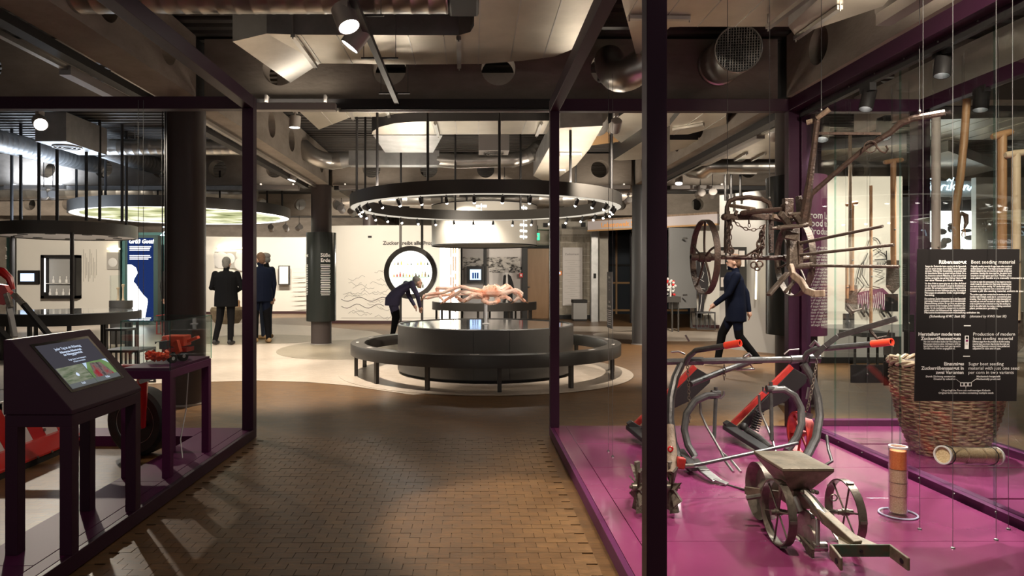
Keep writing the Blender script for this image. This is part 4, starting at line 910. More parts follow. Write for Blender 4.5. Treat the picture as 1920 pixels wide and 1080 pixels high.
T([(1278,682,YT),(1266,708,4.55),(1258,745,4.5),(1256,785,4.45),(1262,830,4.4),(1276,862,4.35),(1298,880,4.3)], 0.0265, 'bent_leg')
T([(1345,741,4.5),(1325,742,4.48),(1303,752,4.45),(1287,776,4.43),(1283,806,4.4),(1290,835,4.35),(1303,856,4.3)], 0.0235, 'bent_leg')
T([(1506,682,YT),(1522,708,4.58),(1533,745,4.55),(1537,780,4.5),(1530,822,4.42),(1510,862,4.3)], 0.0265, 'bent_leg')
T([(1446,731,4.5),(1470,730,4.48),(1490,742,4.47),(1502,766,4.45),(1503,795,4.4),(1494,820,4.36),(1475,846,4.3)], 0.0235, 'bent_leg')
T([(1295,720,YT),(1360,694,4.75),(1412,676,4.85)], 0.020, 'diagonal_tube'); T([(1386,690,4.8),(1406,683,4.85),(1414,692,4.85),(1380,693,4.8)], 0.007, 'bracket', 'steel'); T([(1395,669,4.6),(1404,663,4.6),(1408,668,4.6)], 0.01, 'wing_nut', 'steel')
T([(1342,726,4.5),(1342,745,4.5),(1339,822,4.42)], 0.0125, 'stalk'); T([(1334,738,4.5),(1350,738,4.5)], 0.024, 'clamp_sleeve'); T([(1350,748,4.5),(1357,740,4.5),(1357,733,4.5)], 0.007, 'clamp_lever', 'steel')
T([(1445,716,4.5),(1446,745,4.5),(1447,826,4.4)], 0.0125, 'stalk'); T([(1437,729,4.5),(1456,729,4.5)], 0.024, 'clamp_sleeve'); T([(1438,738,4.5),(1431,733,4.5),(1431,725,4.5)], 0.007, 'clamp_lever', 'steel')
T([(1312,744,4.5),(1314,775,4.5),(1325,800,4.45),(1340,826,4.4),(1352,847,4.35)], 0.0085, 'spring_tine', 'steel'); T([(1352,847,4.35),(1360,865,4.25),(1375,885,4.12)], 0.008, 'spring_tine', 'steel'); T([(1352,847,4.35),(1370,862,4.25),(1389,885,4.12)], 0.008, 'spring_tine', 'steel')
T([(1423,740,4.55),(1425,770,4.55),(1438,800,4.5),(1448,825,4.42),(1455,848,4.35)], 0.0085, 'spring_tine', 'steel')
sh = M(); sh.bar(at(1300,862,4.35), at(1322,884,4.15), 0.06, 0.02); sh.bar(at(1322,884,4.15), at(1345,902,4.05), 0.07, 0.012); sh.bar(at(1340,898,4.07), at(1364,908,4.02), 0.05, 0.012)
sh.build('hoe_share', MT['steel'], cu, smooth=0, bevel=0.003)
M().bar(at(1275,845,4.4), at(1302,880,4.2), 0.05, 0.03).build('share_holder', MT['tube_paint'], cu, smooth=0, bevel=0.003)
T([(1363,909,4.03),(1402,920,3.9)], 0.006, 'marker_rod', 'steel')
for a_ in ([(1289,680,4.55),(1291,720,4.5),(1292,756,4.48),(1293,792,4.42)], [(1358,684,4.7),(1358,712,4.7)], [(1532,672,4.55),(1528,700,4.52),(1520,740,4.5),(1513,770,4.48)]):
    chain_mesh([at(*p) for p in a_], 0.028, 0.0028).build('chain', MT['iron_rusty'], cu)
wr2 = wheel(cu, (2.26, 4.69, 0.235), 0.15, 0.06, 0.025, 6, 'red_dull', rim_t=0.012, spoke_r=0.009, hub_l=0.08, name='red_wheel')
M().obox(at(1515,779,4.5), (0.05, 0.03, 0.035), Euler((0,0.3,0.3)).to_matrix()).build('bracket', MT['steel'], cu, smooth=0)
M().obox(at(1518,738,4.55), (0.04, 0.012, 0.08), Euler((0,0.2,0.2)).to_matrix()).build('scraper_plate', MT['steel'], cu, smooth=0)
T([(1550,816,4.2),(1553,842,4.15),(1560,865,4.05),(1548,872,4.05)], 0.009, 'crank', 'tube_paint')
# ---- red and black spring units
def share_unit(dx, label):
    t = thing('spring_share_unit', (2.05+dx, 5.1, ZB), label, 'machine part', 'red and black spring share units')
    def U(px, py, Y): return at(px, py, Y) + V(dx, 0, 0)
    M().bar(U(1372,797,5.2), U(1484,687,5.2), 0.045, 0.022, up=(0,1,0)).build('red_rail', MT['red_dull'], t, smooth=0, bevel=0.004)
    w_ = M().prism([U(1380,806,5.19), U(1400,806,5.19), U(1432,772,5.19), U(1475,752,5.19), U(1512,718,5.19), U(1515,706,5.19), U(1488,690,5.19)], (0, 0.03, 0)); w_.build('black_web', MT['black'], t, smooth=0, bevel=0.004)
    M().bar(U(1364,800,5.2), U(1440,848,4.75), 0.09, 0.035, up=(0,0,1)).build('sole_bar', MT['dark_steel'], t, smooth=0, bevel=0.006)
    M().prism([U(1360,795,5.15), U(1366,812,5.15), U(1385,815,5.15), U(1384,800,5.15), U(1368,790,5.15)], (0, 0.06, 0)).build('toe_block', MT['dark_steel'], t, smooth=0, bevel=0.004)
    c0, c1 = U(1425,770,5.1), U(1414,806,5.1); d_ = c1 - c0; a_, b_ = ortho(d_)
    M().tube([c0 + d_*(k/72) + a_*(0.03*math.cos(2*PI*k/9)) + b_*(0.03*math.sin(2*PI*k/9)) for k in range(73)], 0.006, 6).build('coil_spring', MT['dark_steel'], t)
    M().cyl(c0, c1, 0.012, n=8).build('spring_rod', MT['black'], t)
    M().tube([U(1405,808,5.05), U(1425,822,4.95), U(1446,840,4.8)], 0.022, 10).build('link_arm', MT['tube_paint'], t)
    for p in (U(1395,800,5.12), U(1402,808,5.1)): M().ball(p, 0.03, 10, 6).build('joint', MT['dark_steel'], t)
share_unit(0, 'red and black spring share unit behind the cultivator frame')
share_unit(-0.735, 'red and black spring share unit half hidden by the near post')
# ---- star wheel hoe behind the near post
sw = thing('star_wheel_hoe', (0.97, 3.6, ZB), 'old star wheel hoe standing behind the near purple post', 'hoe')
for x in (0.862, 1.035):
    wm = M(); c = V(x, 3.55, 0.215)
    for k in range(9):
        t = 2*PI*k/9; d_ = V(0, math.cos(t), math.sin(t)); e_ = V(0, -math.sin(t), math.cos(t))
        wm.add([c + e_*0.012 - V(.006,0,0), c - e_*0.012 - V(.006,0,0), c + d_*0.13 + e_*0.022 - V(.02,0,0), c + d_*0.133 - e_*0.014 + V(.012,0,0), c + e_*0.012 + V(.006,0,0), c - e_*0.012 + V(.006,0,0), c + d_*0.125 + e_*0.022 - V(.008,0,0), c + d_*0.128 - e_*0.014 + V(.022,0,0)],
               [(0,1,3,2),(4,6,7,5),(0,2,6,4),(1,5,7,3),(2,3,7,6)])
    s_ = wm.build('star_wheel', MT['iron_rusty'], sw, smooth=0)
    M().cyl(c - V(.03,0,0), c + V(.03,0,0), 0.022, n=12).build('hub', MT['seeder_steel'], s_)
M().cyl((0.82, 3.55, 0.215), (1.08, 3.55, 0.215), 0.009, n=8).build('axle', MT['iron_rusty'], sw)
M().tube([at(1256,798,3.75), at(1259,850,3.65), at(1258,890,3.55)], [0.022,0.03,0.028], 12).build('wooden_beam', MT['wood_old'], sw)
M().torus(at(1257,842,3.62), (0,1,0.1), 0.012, 0.005, 14, 6).build('red_mark', MT['red'], sw)
M().obox(at(1276,868,3.6), (0.045, 0.04, 0.06), Euler((0,0.15,0)).to_matrix()).build('copper_bracket', MT['red_dull'], sw, smooth=0, bevel=0.008)
M().tube([at(1255,875,3.6), at(1300,873,3.6)], 0.012, 10).build('pivot', MT['seeder_steel'], sw)
M().tube([at(1290,874,3.6), at(1320,869,3.65), at(1495,831,4.0)], 0.0105, 10).build('draw_rod', MT['tube_paint'], sw)
M().tube([at(1258,885,3.6), V(0.95, 3.56, 0.33), V(0.95, 3.55, 0.22)], 0.014, 8).build('fork', MT['iron_rusty'], sw)
M().tube([V(0.95,3.6,0.3), V(0.95,3.75,0.2), V(0.95,3.9,ZB+0.01)], 0.014, 8).build('rear_skid', MT['iron_rusty'], sw)
# ---- seed drill
sd = thing('seed_drill', (1.55, 3.15, ZB), 'small olive green push seed drill with square hopper and iron wheels', 'seed drill')
for x, nm in ((1.40, 1), (1.705, 2)):
    w_ = wheel(sd, (x, 3.12, ZB+0.152), 0.147, 0.036, 0.016, 6, 'seeder_wheel', rim_t=0.006, spoke_r=0.0045, hub_l=0.07)
    for k in range(5):
        t = 2*PI*k/5 + 0.6; p = V(x, 3.12, ZB+0.152) + V(0, math.cos(t), math.sin(t))*0.148; M().obox(p, (0.03, 0.012, 0.012), Matrix.Rotation(t, 3, 'X')).build('lug', MT['seeder_steel'], w_, smooth=0)
rwc = V(1.475, 3.47, ZB+0.142)
w_ = M().lathe([(0.02,-0.02),(0.06,0.012),(0.11,0.012),(0.142,-0.03),(0.142,0.03),(0.118,0.022),(0.06,0.022),(0.02,0.02)], rwc, (1,0,0), 40).build('press_wheel', MT['seeder_wheel'], sd)
M().cyl((1.40,3.12,ZB+.152), (1.705,3.12,ZB+.152), 0.009, n=10).build('axle', MT['seeder_steel'], sd)
zt = 0.452; tp = [V(1.385,3.045,zt), V(1.617,3.045,zt), V(1.612,3.36,zt), V(1.385,3.36,zt)]; bt = [V(1.455,3.12,0.33), V(1.545,3.12,0.33), V(1.545,3.26,0.33), V(1.455,3.26,0.33)]
hp = M(); hp.add([p - V(0,0,.014) for p in tp] + bt, [(0,4,5,1),(1,5,6,2),(2,6,7,3),(3,7,4,0),(4,7,6,5)]); hp.build('hopper', MT['seeder_olive'], sd, smooth=0)
M().prism([p - V(0,0,0.014) for p in tp], (0,0,0.014)).build('hopper_lid', MT['seeder_olive'], sd, smooth=0, bevel=0.003)
M().box(1.46, 1.545, 3.10, 3.26, 0.25, 0.335).build('seed_box', MT['seeder_olive'], sd, smooth=0, bevel=0.008)
M().cyl((1.455,3.10,0.31), (1.475,3.08,0.25), 0.022, n=14).build('seed_gear', MT['cast_steel'], sd)
M().tube([V(1.50,3.09,0.335), V(1.515,3.04,0.31), V(1.54,2.96,0.25), V(1.55,2.93,0.235)], [0.02,0.022,0.026,0.02], 10).build('frame_arm', MT['cast_steel'], sd)
M().bar(V(1.52,3.02,0.24), V(1.505,2.99,0.125), 0.05, 0.02, up=(1,0,0)).build('coulter_arm', MT['cast_steel'], sd, smooth=0, bevel=0.006)
M().lathe([(0,-0.006),(0.055,-0.006),(0.055,0.006),(0,0.006)], V(1.50,3.04,0.145), (1,0.1,0), 28).build('coulter_disc', MT['cast_steel'], sd)
M().lathe([(0,-0.03),(0.022,-0.03),(0.022,0.03),(0,0.03)], V(1.52,2.99,0.125), (1,0,0), 14).build('coulter_bolt', MT['cast_steel'], sd)
M().prism([V(1.49,3.10,0.26), V(1.47,3.14,0.13), V(1.48,3.05,0.10), V(1.51,2.99,0.11), V(1.51,3.04,0.25)], (0.018,0,0)).build('boot', MT['cast_steel'], sd, smooth=0, bevel=0.004)
M().prism([V(1.478,3.10,0.14), V(1.478,3.02,ZB+0.012), V(1.478,2.97,ZB+0.004), V(1.478,2.97,0.12)], (0.012,0,0)).build('furrow_opener', MT['iron_rusty'], sd, smooth=0)
M().bar(V(1.52,3.03,0.285), V(1.58,2.80,0.205), 0.045, 0.04, up=(0,0,1)).build('drawbar', MT['seeder_olive'], sd, smooth=0, bevel=0.004)
M().prism([V(1.555,2.90,0.215), V(1.60,2.90,0.215), V(1.68,2.775,0.195), V(1.49,2.775,0.195)], (0,0,0.01)).build('gusset', MT['seeder_olive'], sd, smooth=0)
hb = M(); hb.box(1.452, 1.69, 2.755, 2.765, 0.175, 0.225); hb.build('hitch_plate', MT['seeder_green'], sd, smooth=0, bevel=0.003)
for x, s_ in ((1.452, -1), (1.69, 1)):
    a_ = M(); a_.prism([V(x-0.006, 2.765, 0.175), V(x+0.006, 2.765, 0.175), V(x+0.006+s_*0.012, 2.66, 0.160), V(x-0.006+s_*0.012, 2.66, 0.160)], (0,0,0.05)); a_ = a_.build('hitch_lug', MT['seeder_olive'], sd, smooth=0, bevel=0.003)
    M().lathe([(0,-0.008),(0.011,-0.008),(0.011,0.008),(0,0.008)], V(x+s_*0.009, 2.69, 0.187), (1,0,0), 14).build('pin_hole', MT['black'], a_)
M().cyl((1.57,2.754,0.2), (1.57,2.75,0.2), 0.007, n=10).build('bolt', MT['black'], sd)
M().tube([V(1.395,3.30,0.25), V(1.33,3.31,0.235)], 0.012, 8).build('rear_link', MT['seeder_steel'], sd)
M().bar(V(1.36,3.40,0.245), V(1.52,3.26,0.26), 0.015, 0.035, up=(0,0,1)).build('rear_arm', MT['seeder_olive'], sd, smooth=0)
for p in (V(1.475,3.05,0.345), V(1.53,3.06,0.345), V(1.555,3.08,0.335), V(1.545,2.995,0.27)): M().ball(p, 0.011, 8, 5).build('bolt', MT['seeder_steel'], sd)
M().torus(V(1.60,3.02,0.33), (0.3,1,0), 0.014, 0.003, 14, 5).build('lock_ring', MT['seeder_steel'], sd)
# ---- seed samples in acrylic tubes
tb = thing('seed_tube', (2.2, 3.525, ZB), 'upright acrylic seed tube with orange pellets on top, round foot', 'seed tube')
b0 = V(2.2, 3.525, ZB)
M().lathe([(0, 0), (0.088, 0), (0.088, 0.012), (0, 0.012)], b0, n=40).build('foot', MT['glass'], tb); M().torus(b0 + V(0,0,0.006), (0,0,1), 0.087, 0.0045, 40, 6).build('foot_rim', MT['acrylic_rim'], tb)
M().lathe([(0.0435, 0.012), (0.0435, 0.352), (0.040, 0.352), (0.040, 0.012)], b0, n=36, closed=True).build('tube_wall', MT['acrylic'], tb)
for k, (za_, zb_, mt) in enumerate(((0.016,0.098,'seeds'), (0.102,0.168,'seeds'), (0.172,0.235,'seeds'), (0.239,0.332,'seeds_orange'))):
    M().lathe([(0, za_), (0.0392, za_), (0.0392, zb_), (0, zb_)], b0, n=28).build('seed_fill', MT[mt], tb)
    M().lathe([(0.0395, zb_), (0.0437, zb_), (0.0437, zb_+0.004), (0.0395, zb_+0.004)], b0, n=28, closed=True).build('divider', MT['acrylic'], tb)
M().lathe([(0.036, 0.345), (0.0445, 0.345), (0.0445, 0.355), (0.036, 0.355)], b0, n=36, closed=True).build('rim', MT['white_paint'], tb)
h0_ = at(1768, 853, 3.12); h1_ = at(1866, 855, 3.24); dd = (h1_ - h0_).normalized(); LL = (h1_-h0_).length
tb2 = thing('seed_tube', tuple(h0_), 'horizontal acrylic tube of pale seeds hung on two wires', 'seed tube')
M().lathe([(0.041, 0), (0.041, LL), (0.038, LL), (0.038, 0)], h0_, dd, 32, closed=True).build('tube_wall', MT['acrylic'], tb2)
for k in range(3): M().lathe([(0, LL*(k/3)+0.006), (0.0372, LL*(k/3)+0.006), (0.0372, LL*((k+1)/3)-0.004), (0, LL*((k+1)/3)-0.004)], h0_, dd, 24).build('seed_fill', MT['seeds'], tb2)
for e_ in (0, LL/3, LL*2/3, LL): M().lathe([(0.036, e_-0.004), (0.0425, e_-0.004), (0.0425, e_+0.004), (0.036, e_+0.004)], h0_, dd, 32, closed=True).build('end_ring' if e_ in (0, LL) else 'divider', MT['white_paint' if e_ in (0, LL) else 'acrylic'], tb2)
for f_ in (0.06, 0.88):
    p = h0_ + dd*(LL*f_) ; M().cyl(V(p.x, p.y-0.043, ZB), V(p.x, p.y-0.043, 2.68), 0.0012, n=5).build('suspension_wire', MT['cable'], tb2, smooth=0); M().lathe([(0,0),(0.01,0),(0.008,0.006),(0,0.008)], (p.x, p.y-0.043, ZB), n=12).build('floor_anchor', MT['steel'], tb2)
    M().torus(p, dd, 0.043, 0.002, 24, 5).build('sling', MT['black'], tb2)
# ---- hand tools hung behind the glass
def tool(label, px, py0, py1, X, r, mt, top=None, head=None, px1=None, bend=None, gw=18):
    Y = X * F / (px - CX); a = at(px, py0, Y); b = at(px if px1 is None else px1, py1, Y)
    t = thing('hand_tool', tuple(b), label, 'hand tool', 'hand tools hung behind the glass')
    pts = [b, (a+b)/2, a] if bend is None else [b] + [at(x, y, Y) for x, y in bend] + [a]
    M().tube(pts, r, 12).build('shaft', MT[mt], t)
    if top: 
        g0 = a + V(-gw*Y/F, 0, -top*Y/F); g1 = a + V(gw*Y/F, 0, top*Y/F); M().tube([g0, g0+(g1-g0)*0.08, (g0+g1)/2, g1-(g1-g0)*0.08, g1], [r*0.6, r*0.85, r*0.95, r*0.85, r*0.6], 12).build('cross_grip', MT[mt], t)
    if head == 'blade': M().prism([b + V(-0.045, 0, 0.05), b + V(0.045, 0, 0.05), b + V(0.05, 0, -0.15), b + V(0, 0, -0.2), b + V(-0.05, 0, -0.15)], (0, 0.012, 0)).build('blade', MT['iron_rusty'], t, smooth=0, bevel=0.003)
    if head == 'hook': M().tube([b, b+V(0,0,-.05), b+V(0.03,-0.03,-0.1), b+V(0.09,-0.06,-0.08), b+V(0.1,-0.07,-0.03)], [0.014,0.013,0.012,0.009,0.004], 8).build('hook_head', MT['iron_old'], t)
    for s_ in (0.35,):
        p = b + (a-b)*s_; M().ball(p + V(0,-r,0), 0.007, 8, 5).build('pin', MT['steel'], t)
    M().cyl(V(a.x, a.y+r+0.003, a.z-0.05), V(a.x, a.y+r+0.003, 2.72), 0.0012, n=4).build('suspension_wire', MT['cable'], t, smooth=0)
    return t
tool('long pale pole left of the tools with small T grip low down', 1597, 382, 545, 3.05, 0.017, 'wood_brown', top=2.5, gw=11, head='blade')
tool('tall thin pole rising above the small T grip', 1594, 252, 470, 3.0, 0.013, 'wood_old')
tool('thin brown stick without grip in front of the drawn man', 1633, 348, 610, 3.1, 0.011, 'wood_brown', head='hook')
tool('spade handle with short cross grip beside the case corner post', 1675, 302, 500, 3.1, 0.019, 'wood_brown', top=2.5, gw=18, head='blade')
tool('wide greyish plank-like handle behind the black sign', 1755, 212, 600, 3.05, 0.026, 'wood_grey', head='blade')
tool('bent brown handle leaning above the black sign', 1813, 186, 620, 3.1, 0.022, 'wood_brown', px1=1792, bend=[(1793,470),(1792,390),(1801,330),(1808,260)], head='hook')
tool('spade handle with T grip above the right part of the sign', 1879, 252, 600, 3.1, 0.024, 'wood_brown', top=5, gw=19, head='blade')
tool('pale handle with T grip at the right picture edge', 1905, 288, 600, 3.15, 0.023, 'wood_pale', top=3, gw=20, head='blade')
tool('dark short hoe hanging low left of the bearded figure', 1588, 500, 560, 3.0, 0.012, 'wood_brown', head='hook')
kn = thing('root_knife', tuple(at(1800,405,4.4)), 'curved leather looped tool beside the bent handle', 'hand tool')
M().tube([at(1796,425,4.35), at(1797,405,4.35), at(1803,400,4.35), at(1811,404,4.35), at(1812,418,4.35), at(1808,428,4.35)], [0.012,0.016,0.014,0.016,0.013,0.006], 8).build('leather_handle', MT['iron_old'], kn)
M().tube([at(1808,428,4.35), at(1803,440,4.35), at(1805,444,4.35), at(1810,442,4.35), at(1809,428,4.35)], 0.003, 5).build('cord_loop', MT['wood_brown'], kn)
M().cyl(at(1804,401,4.35), V(at(1804,401,4.35).x, 4.35, 2.72), 0.0012, n=4).build('suspension_wire', MT['cable'], kn, smooth=0)
for i, (x0, y0, x1, y1, X, lab) in enumerate(((1581,588,1602,616,3.05,'small dark caption plate hung beside the hoe'), (1660,551,1684,584,3.1,'dark caption plate below the spade blade'), (1657,631,1690,666,3.15,'tilted dark caption plate beside the right red grip'),
        (1657,678,1685,723,3.1,'dark caption plate hung lowest by the corner post'), (1595,684,1656,718,3.05,'wide dark caption panel hung low behind the glass'), (1693,590,1714,622,3.1,'small caption plate right of the corner post'))):
    Y = X*F/((x0+x1)/2-CX); a, b = at(x0,y1,Y), at(x1,y0,Y)
    t = thing('caption_plate', tuple(a), lab, 'caption plate', 'caption plates hung behind the glass')
    M().box(a.x, b.x, Y, Y+0.006, a.z, b.z).build('plate', MT['sign_black'], t, smooth=0)
    xm = (a.x+b.x)/2; M().cyl((xm, Y-0.003, ZB), (xm, Y-0.003, 2.7), 0.0012, n=4).build('suspension_wire', MT['cable'], t, smooth=0); M().ball((xm, Y-0.006, (a.z+b.z)/2), 0.007, 8, 5).build('wire_clamp', MT['steel'], t)
# ---- wicker basket
bk = thing('wicker_basket', (3.3, 4.75, ZB), 'big dark wicker basket with pale rim behind the black sign', 'basket')
bc = V(3.3, 4.75, ZB+0.005)
prof = [(0.20, 0.0), (0.25, 0.12), (0.295, 0.27), (0.325, 0.42), (0.335, 0.54), (0.33, 0.62)]
def rad(z):
    for i in range(len(prof)-1):
        if prof[i][1] <= z <= prof[i+1][1]: return prof[i][0] + (prof[i+1][0]-prof[i][0])*(z-prof[i][1])/(prof[i+1][1]-prof[i][1])
    return prof[-1][0]
M().lathe([(r_-0.012, z) for r_, z in prof], bc, n=48).build('inner_lining', MT['iron_old'], bk)
wv = M(); NR = 34
for row in range(NR):
    z = 0.012 + 0.60*row/NR; R_ = rad(z); pts = []
    for k in range(72):
        t = 2*PI*k/72; s_ = math.sin(36*t*0.5 + (PI if row % 2 else 0))
        pts.append(bc + V((R_+0.006*s_)*math.cos(t), (R_+0.006*s_)*math.sin(t), z + 0.004*math.sin(5*t+row)))
    wv.tube(pts, 0.0098 + 0.002*math.sin(row*2.3), 5, closed=True)
prop(wv.build('wicker_weave', MT['wicker'], bk), kind='stuff')
for k in range(18):
    t = 2*PI*k/18; M().tube([bc + V((rad(z)+0.002)*math.cos(t), (rad(z)+0.002)*math.sin(t), z) for z in (0, 0.15, 0.3, 0.45, 0.63)], 0.009, 6).build('stake', MT['wicker'], bk)
for j in range(3):
    M().tube([bc + V((0.335+0.016*math.cos(9*t+j*2.1))*math.cos(t), (0.335+0.016*math.cos(9*t+j*2.1))*math.sin(t), 0.63+0.016*math.sin(9*t+j*2.1)) for t in [2*PI*k/96 for k in range(96)]], 0.012, 6, closed=True).build('rim_braid', MT['wicker_pale'], bk)
M().tube([bc + V(-0.33, -0.06, 0.60), bc + V(-0.35, -0.03, 0.67), bc + V(-0.35, 0.06, 0.67), bc + V(-0.33, 0.09, 0.60)], 0.013, 8).build('handle_loop', MT['wicker_pale'], bk)
# ================================================================ lettering helper
def text(body, size, org, right, up, mt, name, parent, align='LEFT', bold=0.0, lead=1.0, shear=0.0):
    cu_ = bpy.data.curves.new(name, 'FONT'); cu_.body = body; cu_.size = size; cu_.align_x = align; cu_.offset = bold; cu_.resolution_u = 2; cu_.space_line = lead; cu_.shear = shear
    ob = bpy.data.objects.new('tmp', cu_); me = bpy.data.meshes.new_from_object(ob); bpy.data.objects.remove(ob); bpy.data.curves.remove(cu_)
    r = Vector(right).normalized(); u = Vector(up).normalized(); n_ = r.cross(u); o0 = Vector(org) - ORG[parent]
    me.transform(Matrix(((r.x,u.x,n_.x,o0.x),(r.y,u.y,n_.y,o0.y),(r.z,u.z,n_.z,o0.z),(0,0,0,1))))
    me.materials.clear(); me.materials.append(MT[mt]); me.name = name
    o = bpy.data.objects.new(name, me); COL.objects.link(o); o.parent = parent; ORG[o] = ORG[parent]
    return o
RX, UZ = (1,0,0), (0,0,1)
def line_on(par, pts, r, mt, name='drawn_line'): return M().tube(pts, r, 5).build(name, MT[mt], par)
# ================================================================ left case: screen desk
sk = thing('screen_desk', (-1.9, 3.3, ZB), 'dark purple slanted desk with touch screen on four legs', 'screen desk')
ya, yb = 3.0, 3.63
M().prism([V(-2.06,ya,0.70), V(-1.758,ya,0.70), V(-1.758,ya,0.72), V(-2.03,ya,1.03), V(-2.06,ya,1.03)], (0, yb-ya, 0)).build('desk_body', MT['purple'], sk, smooth=0, bevel=0.003)
M().box(-2.055, -1.76, ya+0.003, yb-0.003, 0.645, 0.698).build('apron', MT['purple'], sk, smooth=0, bevel=0.002)
for x in (-2.055, -1.815):
    for y in (ya+0.003, yb-0.058): M().box(x, x+0.055, y, y+0.055, ZB, 0.646).build('leg', MT['purple'], sk, smooth=0, bevel=0.002)
su = V(0, 1, 0); sv = (V(-1.758,0,0.72) - V(-2.03,0,1.03)); SL = sv.length; sv.normalize(); sn = su.cross(sv); sn = sn if sn.z > 0 else -sn
def SP(u, v, e=0.0): return V(-2.03, ya, 1.03) + su*((yb-ya)*u) + sv*(SL*v) + sn*e
def sq(u0, u1, v0, v1, e): return [SP(u0,v1,e), SP(u1,v1,e), SP(u1,v0,e), SP(u0,v0,e)]
scr = M().prism(sq(0.14, 0.885, 0.10, 0.80, 0.0), sn*0.002).build('screen', MT['black_gloss'], sk, smooth=0)
m_dark = emat('screen_dark', (0.030, 0.028, 0.034), 1.0); 
def picmat(name, ramp, scale, stretch, strength=0.5):
    m = bpy.data.materials.new(name); m.use_nodes = True; nt = m.node_tree; nt.nodes.remove(nt.nodes['Principled BSDF'])
    g = nt.nodes.new('ShaderNodeNewGeometry'); mp = nt.nodes.new('ShaderNodeMapping'); mp.inputs['Scale'].default_value = stretch
    nz = nt.nodes.new('ShaderNodeTexNoise'); nz.inputs['Scale'].default_value = scale; nz.inputs['Detail'].default_value = 6
    rp = nt.nodes.new('ShaderNodeValToRGB'); els = rp.color_ramp.elements
    for i, (p, c) in enumerate(ramp):
        e = els[i] if i < 2 else els.new(p)
        e.position = p; e.color = (*c, 1)
    em = nt.nodes.new('ShaderNodeEmission'); em.inputs[1].default_value = strength
    nt.links.new(g.outputs['Position'], mp.inputs[0]); nt.links.new(mp.outputs[0], nz.inputs['Vector']); nt.links.new(nz.outputs['Fac'], rp.inputs[0]); nt.links.new(rp.outputs[0], em.inputs[0]); nt.links.new(em.outputs[0], nt.nodes['Material Output'].inputs[0])
    MT[name] = m; return m
picmat('pic_field', [(0.3, (0.09,0.13,0.07)), (0.7, (0.30,0.31,0.24)), (0.5, (0.20,0.22,0.15))], 14, (6,1,6)); picmat('pic_red', [(0.35, (0.05,0.045,0.05)), (0.65, (0.32,0.03,0.04)), (0.5, (0.20,0.15,0.14))], 22, (1,1,1)); picmat('pic_green', [(0.3, (0.10,0.2,0.06)), (0.7, (0.22,0.33,0.14))], 10, (1,1,1))
emat('pic_sky', (0.4, 0.5, 0.65), 0.7); emat('screen_bar', (0.07, 0.075, 0.075), 1.0)
M().prism(sq(0.175, 0.855, 0.135, 0.765, 0.0022), sn*0.0003).build('display_area', m_dark, scr, smooth=0)
M().prism(sq(0.18, 0.508, 0.47, 0.76, 0.003), sn*0.0003).build('field_photo', MT['pic_field'], scr, smooth=0)
M().prism(sq(0.516, 0.85, 0.47, 0.76, 0.003), sn*0.0003).build('machine_photo', MT['pic_green'], scr, smooth=0)
M().prism([SP(0.516,0.76,.0036), SP(0.83,0.76,.0036), SP(0.74,0.50,.0036), SP(0.60,0.49,.0036)], sn*0.0003).build('machine_photo', MT['pic_red'], scr, smooth=0)
M().prism([SP(0.517,0.56,.0036), SP(0.57,0.472,.0036), SP(0.517,0.472,.0036)], sn*0.0003).build('machine_photo', MT['pic_sky'], scr, smooth=0)
M().prism([SP(0.79,0.472,.0036), SP(0.849,0.472,.0036), SP(0.849,0.54,.0036)], sn*0.0003).build('machine_photo', MT['pic_sky'], scr, smooth=0)
for a, b in ((0.18,0.508),(0.516,0.85)): M().prism(sq(a, b, 0.70, 0.76, 0.004), sn*0.0002).build('caption_bar', MT['screen_bar'], scr, smooth=0)
M().lathe([(0,0),(0.011,0)], SP(0.36,0.60,0.0045), sn, 16).build('play_button', MT['text_lit'], scr)
for s_, v, b_, tx in ((0.020,0.235,0.0004,'Jeder Tag ist ein Rübentag'), (0.0165,0.285,0.0006,'Rübenernte, Rübenlogistik'), (0.0165,0.325,0.0006,'der Rübenerntetechnik'), (0.0135,0.40,0.0002,'Sugar beet, beet transport'), (0.0135,0.435,0.0002,'of beet harvesters'), (0.03,0.355,0.001,'—'), ):
    text(tx, s_, SP(0.515, v, 0.0032), su, -sv, 'text_lit', 'screen_lettering', scr, 'CENTER', b_)
for u_, tx in ((0.345,'Feld'), (0.68,'Rübe')): text(tx, 0.017, SP(u_, 0.738, 0.0045), su, -sv, 'text_lit', 'screen_lettering', scr, 'CENTER', 0.0003)
# ---- glass showcase with model
gs = thing('glass_showcase', (-2.0, 4.5, ZB), 'purple legged table with glass box over the red model', 'showcase')
gx0, gx1, gy0, gy1 = -2.145, -1.845, 4.17, 4.83
M().box(gx0, gx1, gy0, gy1, 0.685, 0.735).build('table_frame', MT['purple_mid'], gs, smooth=0, bevel=0.002)
M().box(gx0+0.008, gx1-0.008, gy0+0.008, gy1-0.008, 0.735, 0.752).build('platform', MT['purple_mid'], gs, smooth=0, bevel=0.002)
for x in (gx0, gx1-0.05):
    for y in (gy0, gy1-0.05): M().box(x, x+0.05, y, y+0.05, ZB, 0.686).build('leg', MT['purple_mid'], gs, smooth=0, bevel=0.002)
e_ = 0.006
for b_ in ((gx0, gx1, gy0, gy0+e_), (gx0, gx1, gy1-e_, gy1), (gx0, gx0+e_, gy0+e_, gy1-e_), (gx1-e_, gx1, gy0+e_, gy1-e_)): M().box(*b_, 0.737, 1.036).build('glass_pane', MT['glass'], gs, smooth=0)
M().box(gx0, gx1, gy0, gy1, 1.036, 1.042).build('glass_top', MT['glass'], gs, smooth=0)
for x in (gx0, gx1):
    for y in (gy0, gy1): M().box(x-0.002, x+0.002, y-0.002, y+0.002, 0.737, 1.042).build('glass_edge', MT['glass_edge_teal'], gs, smooth=0)
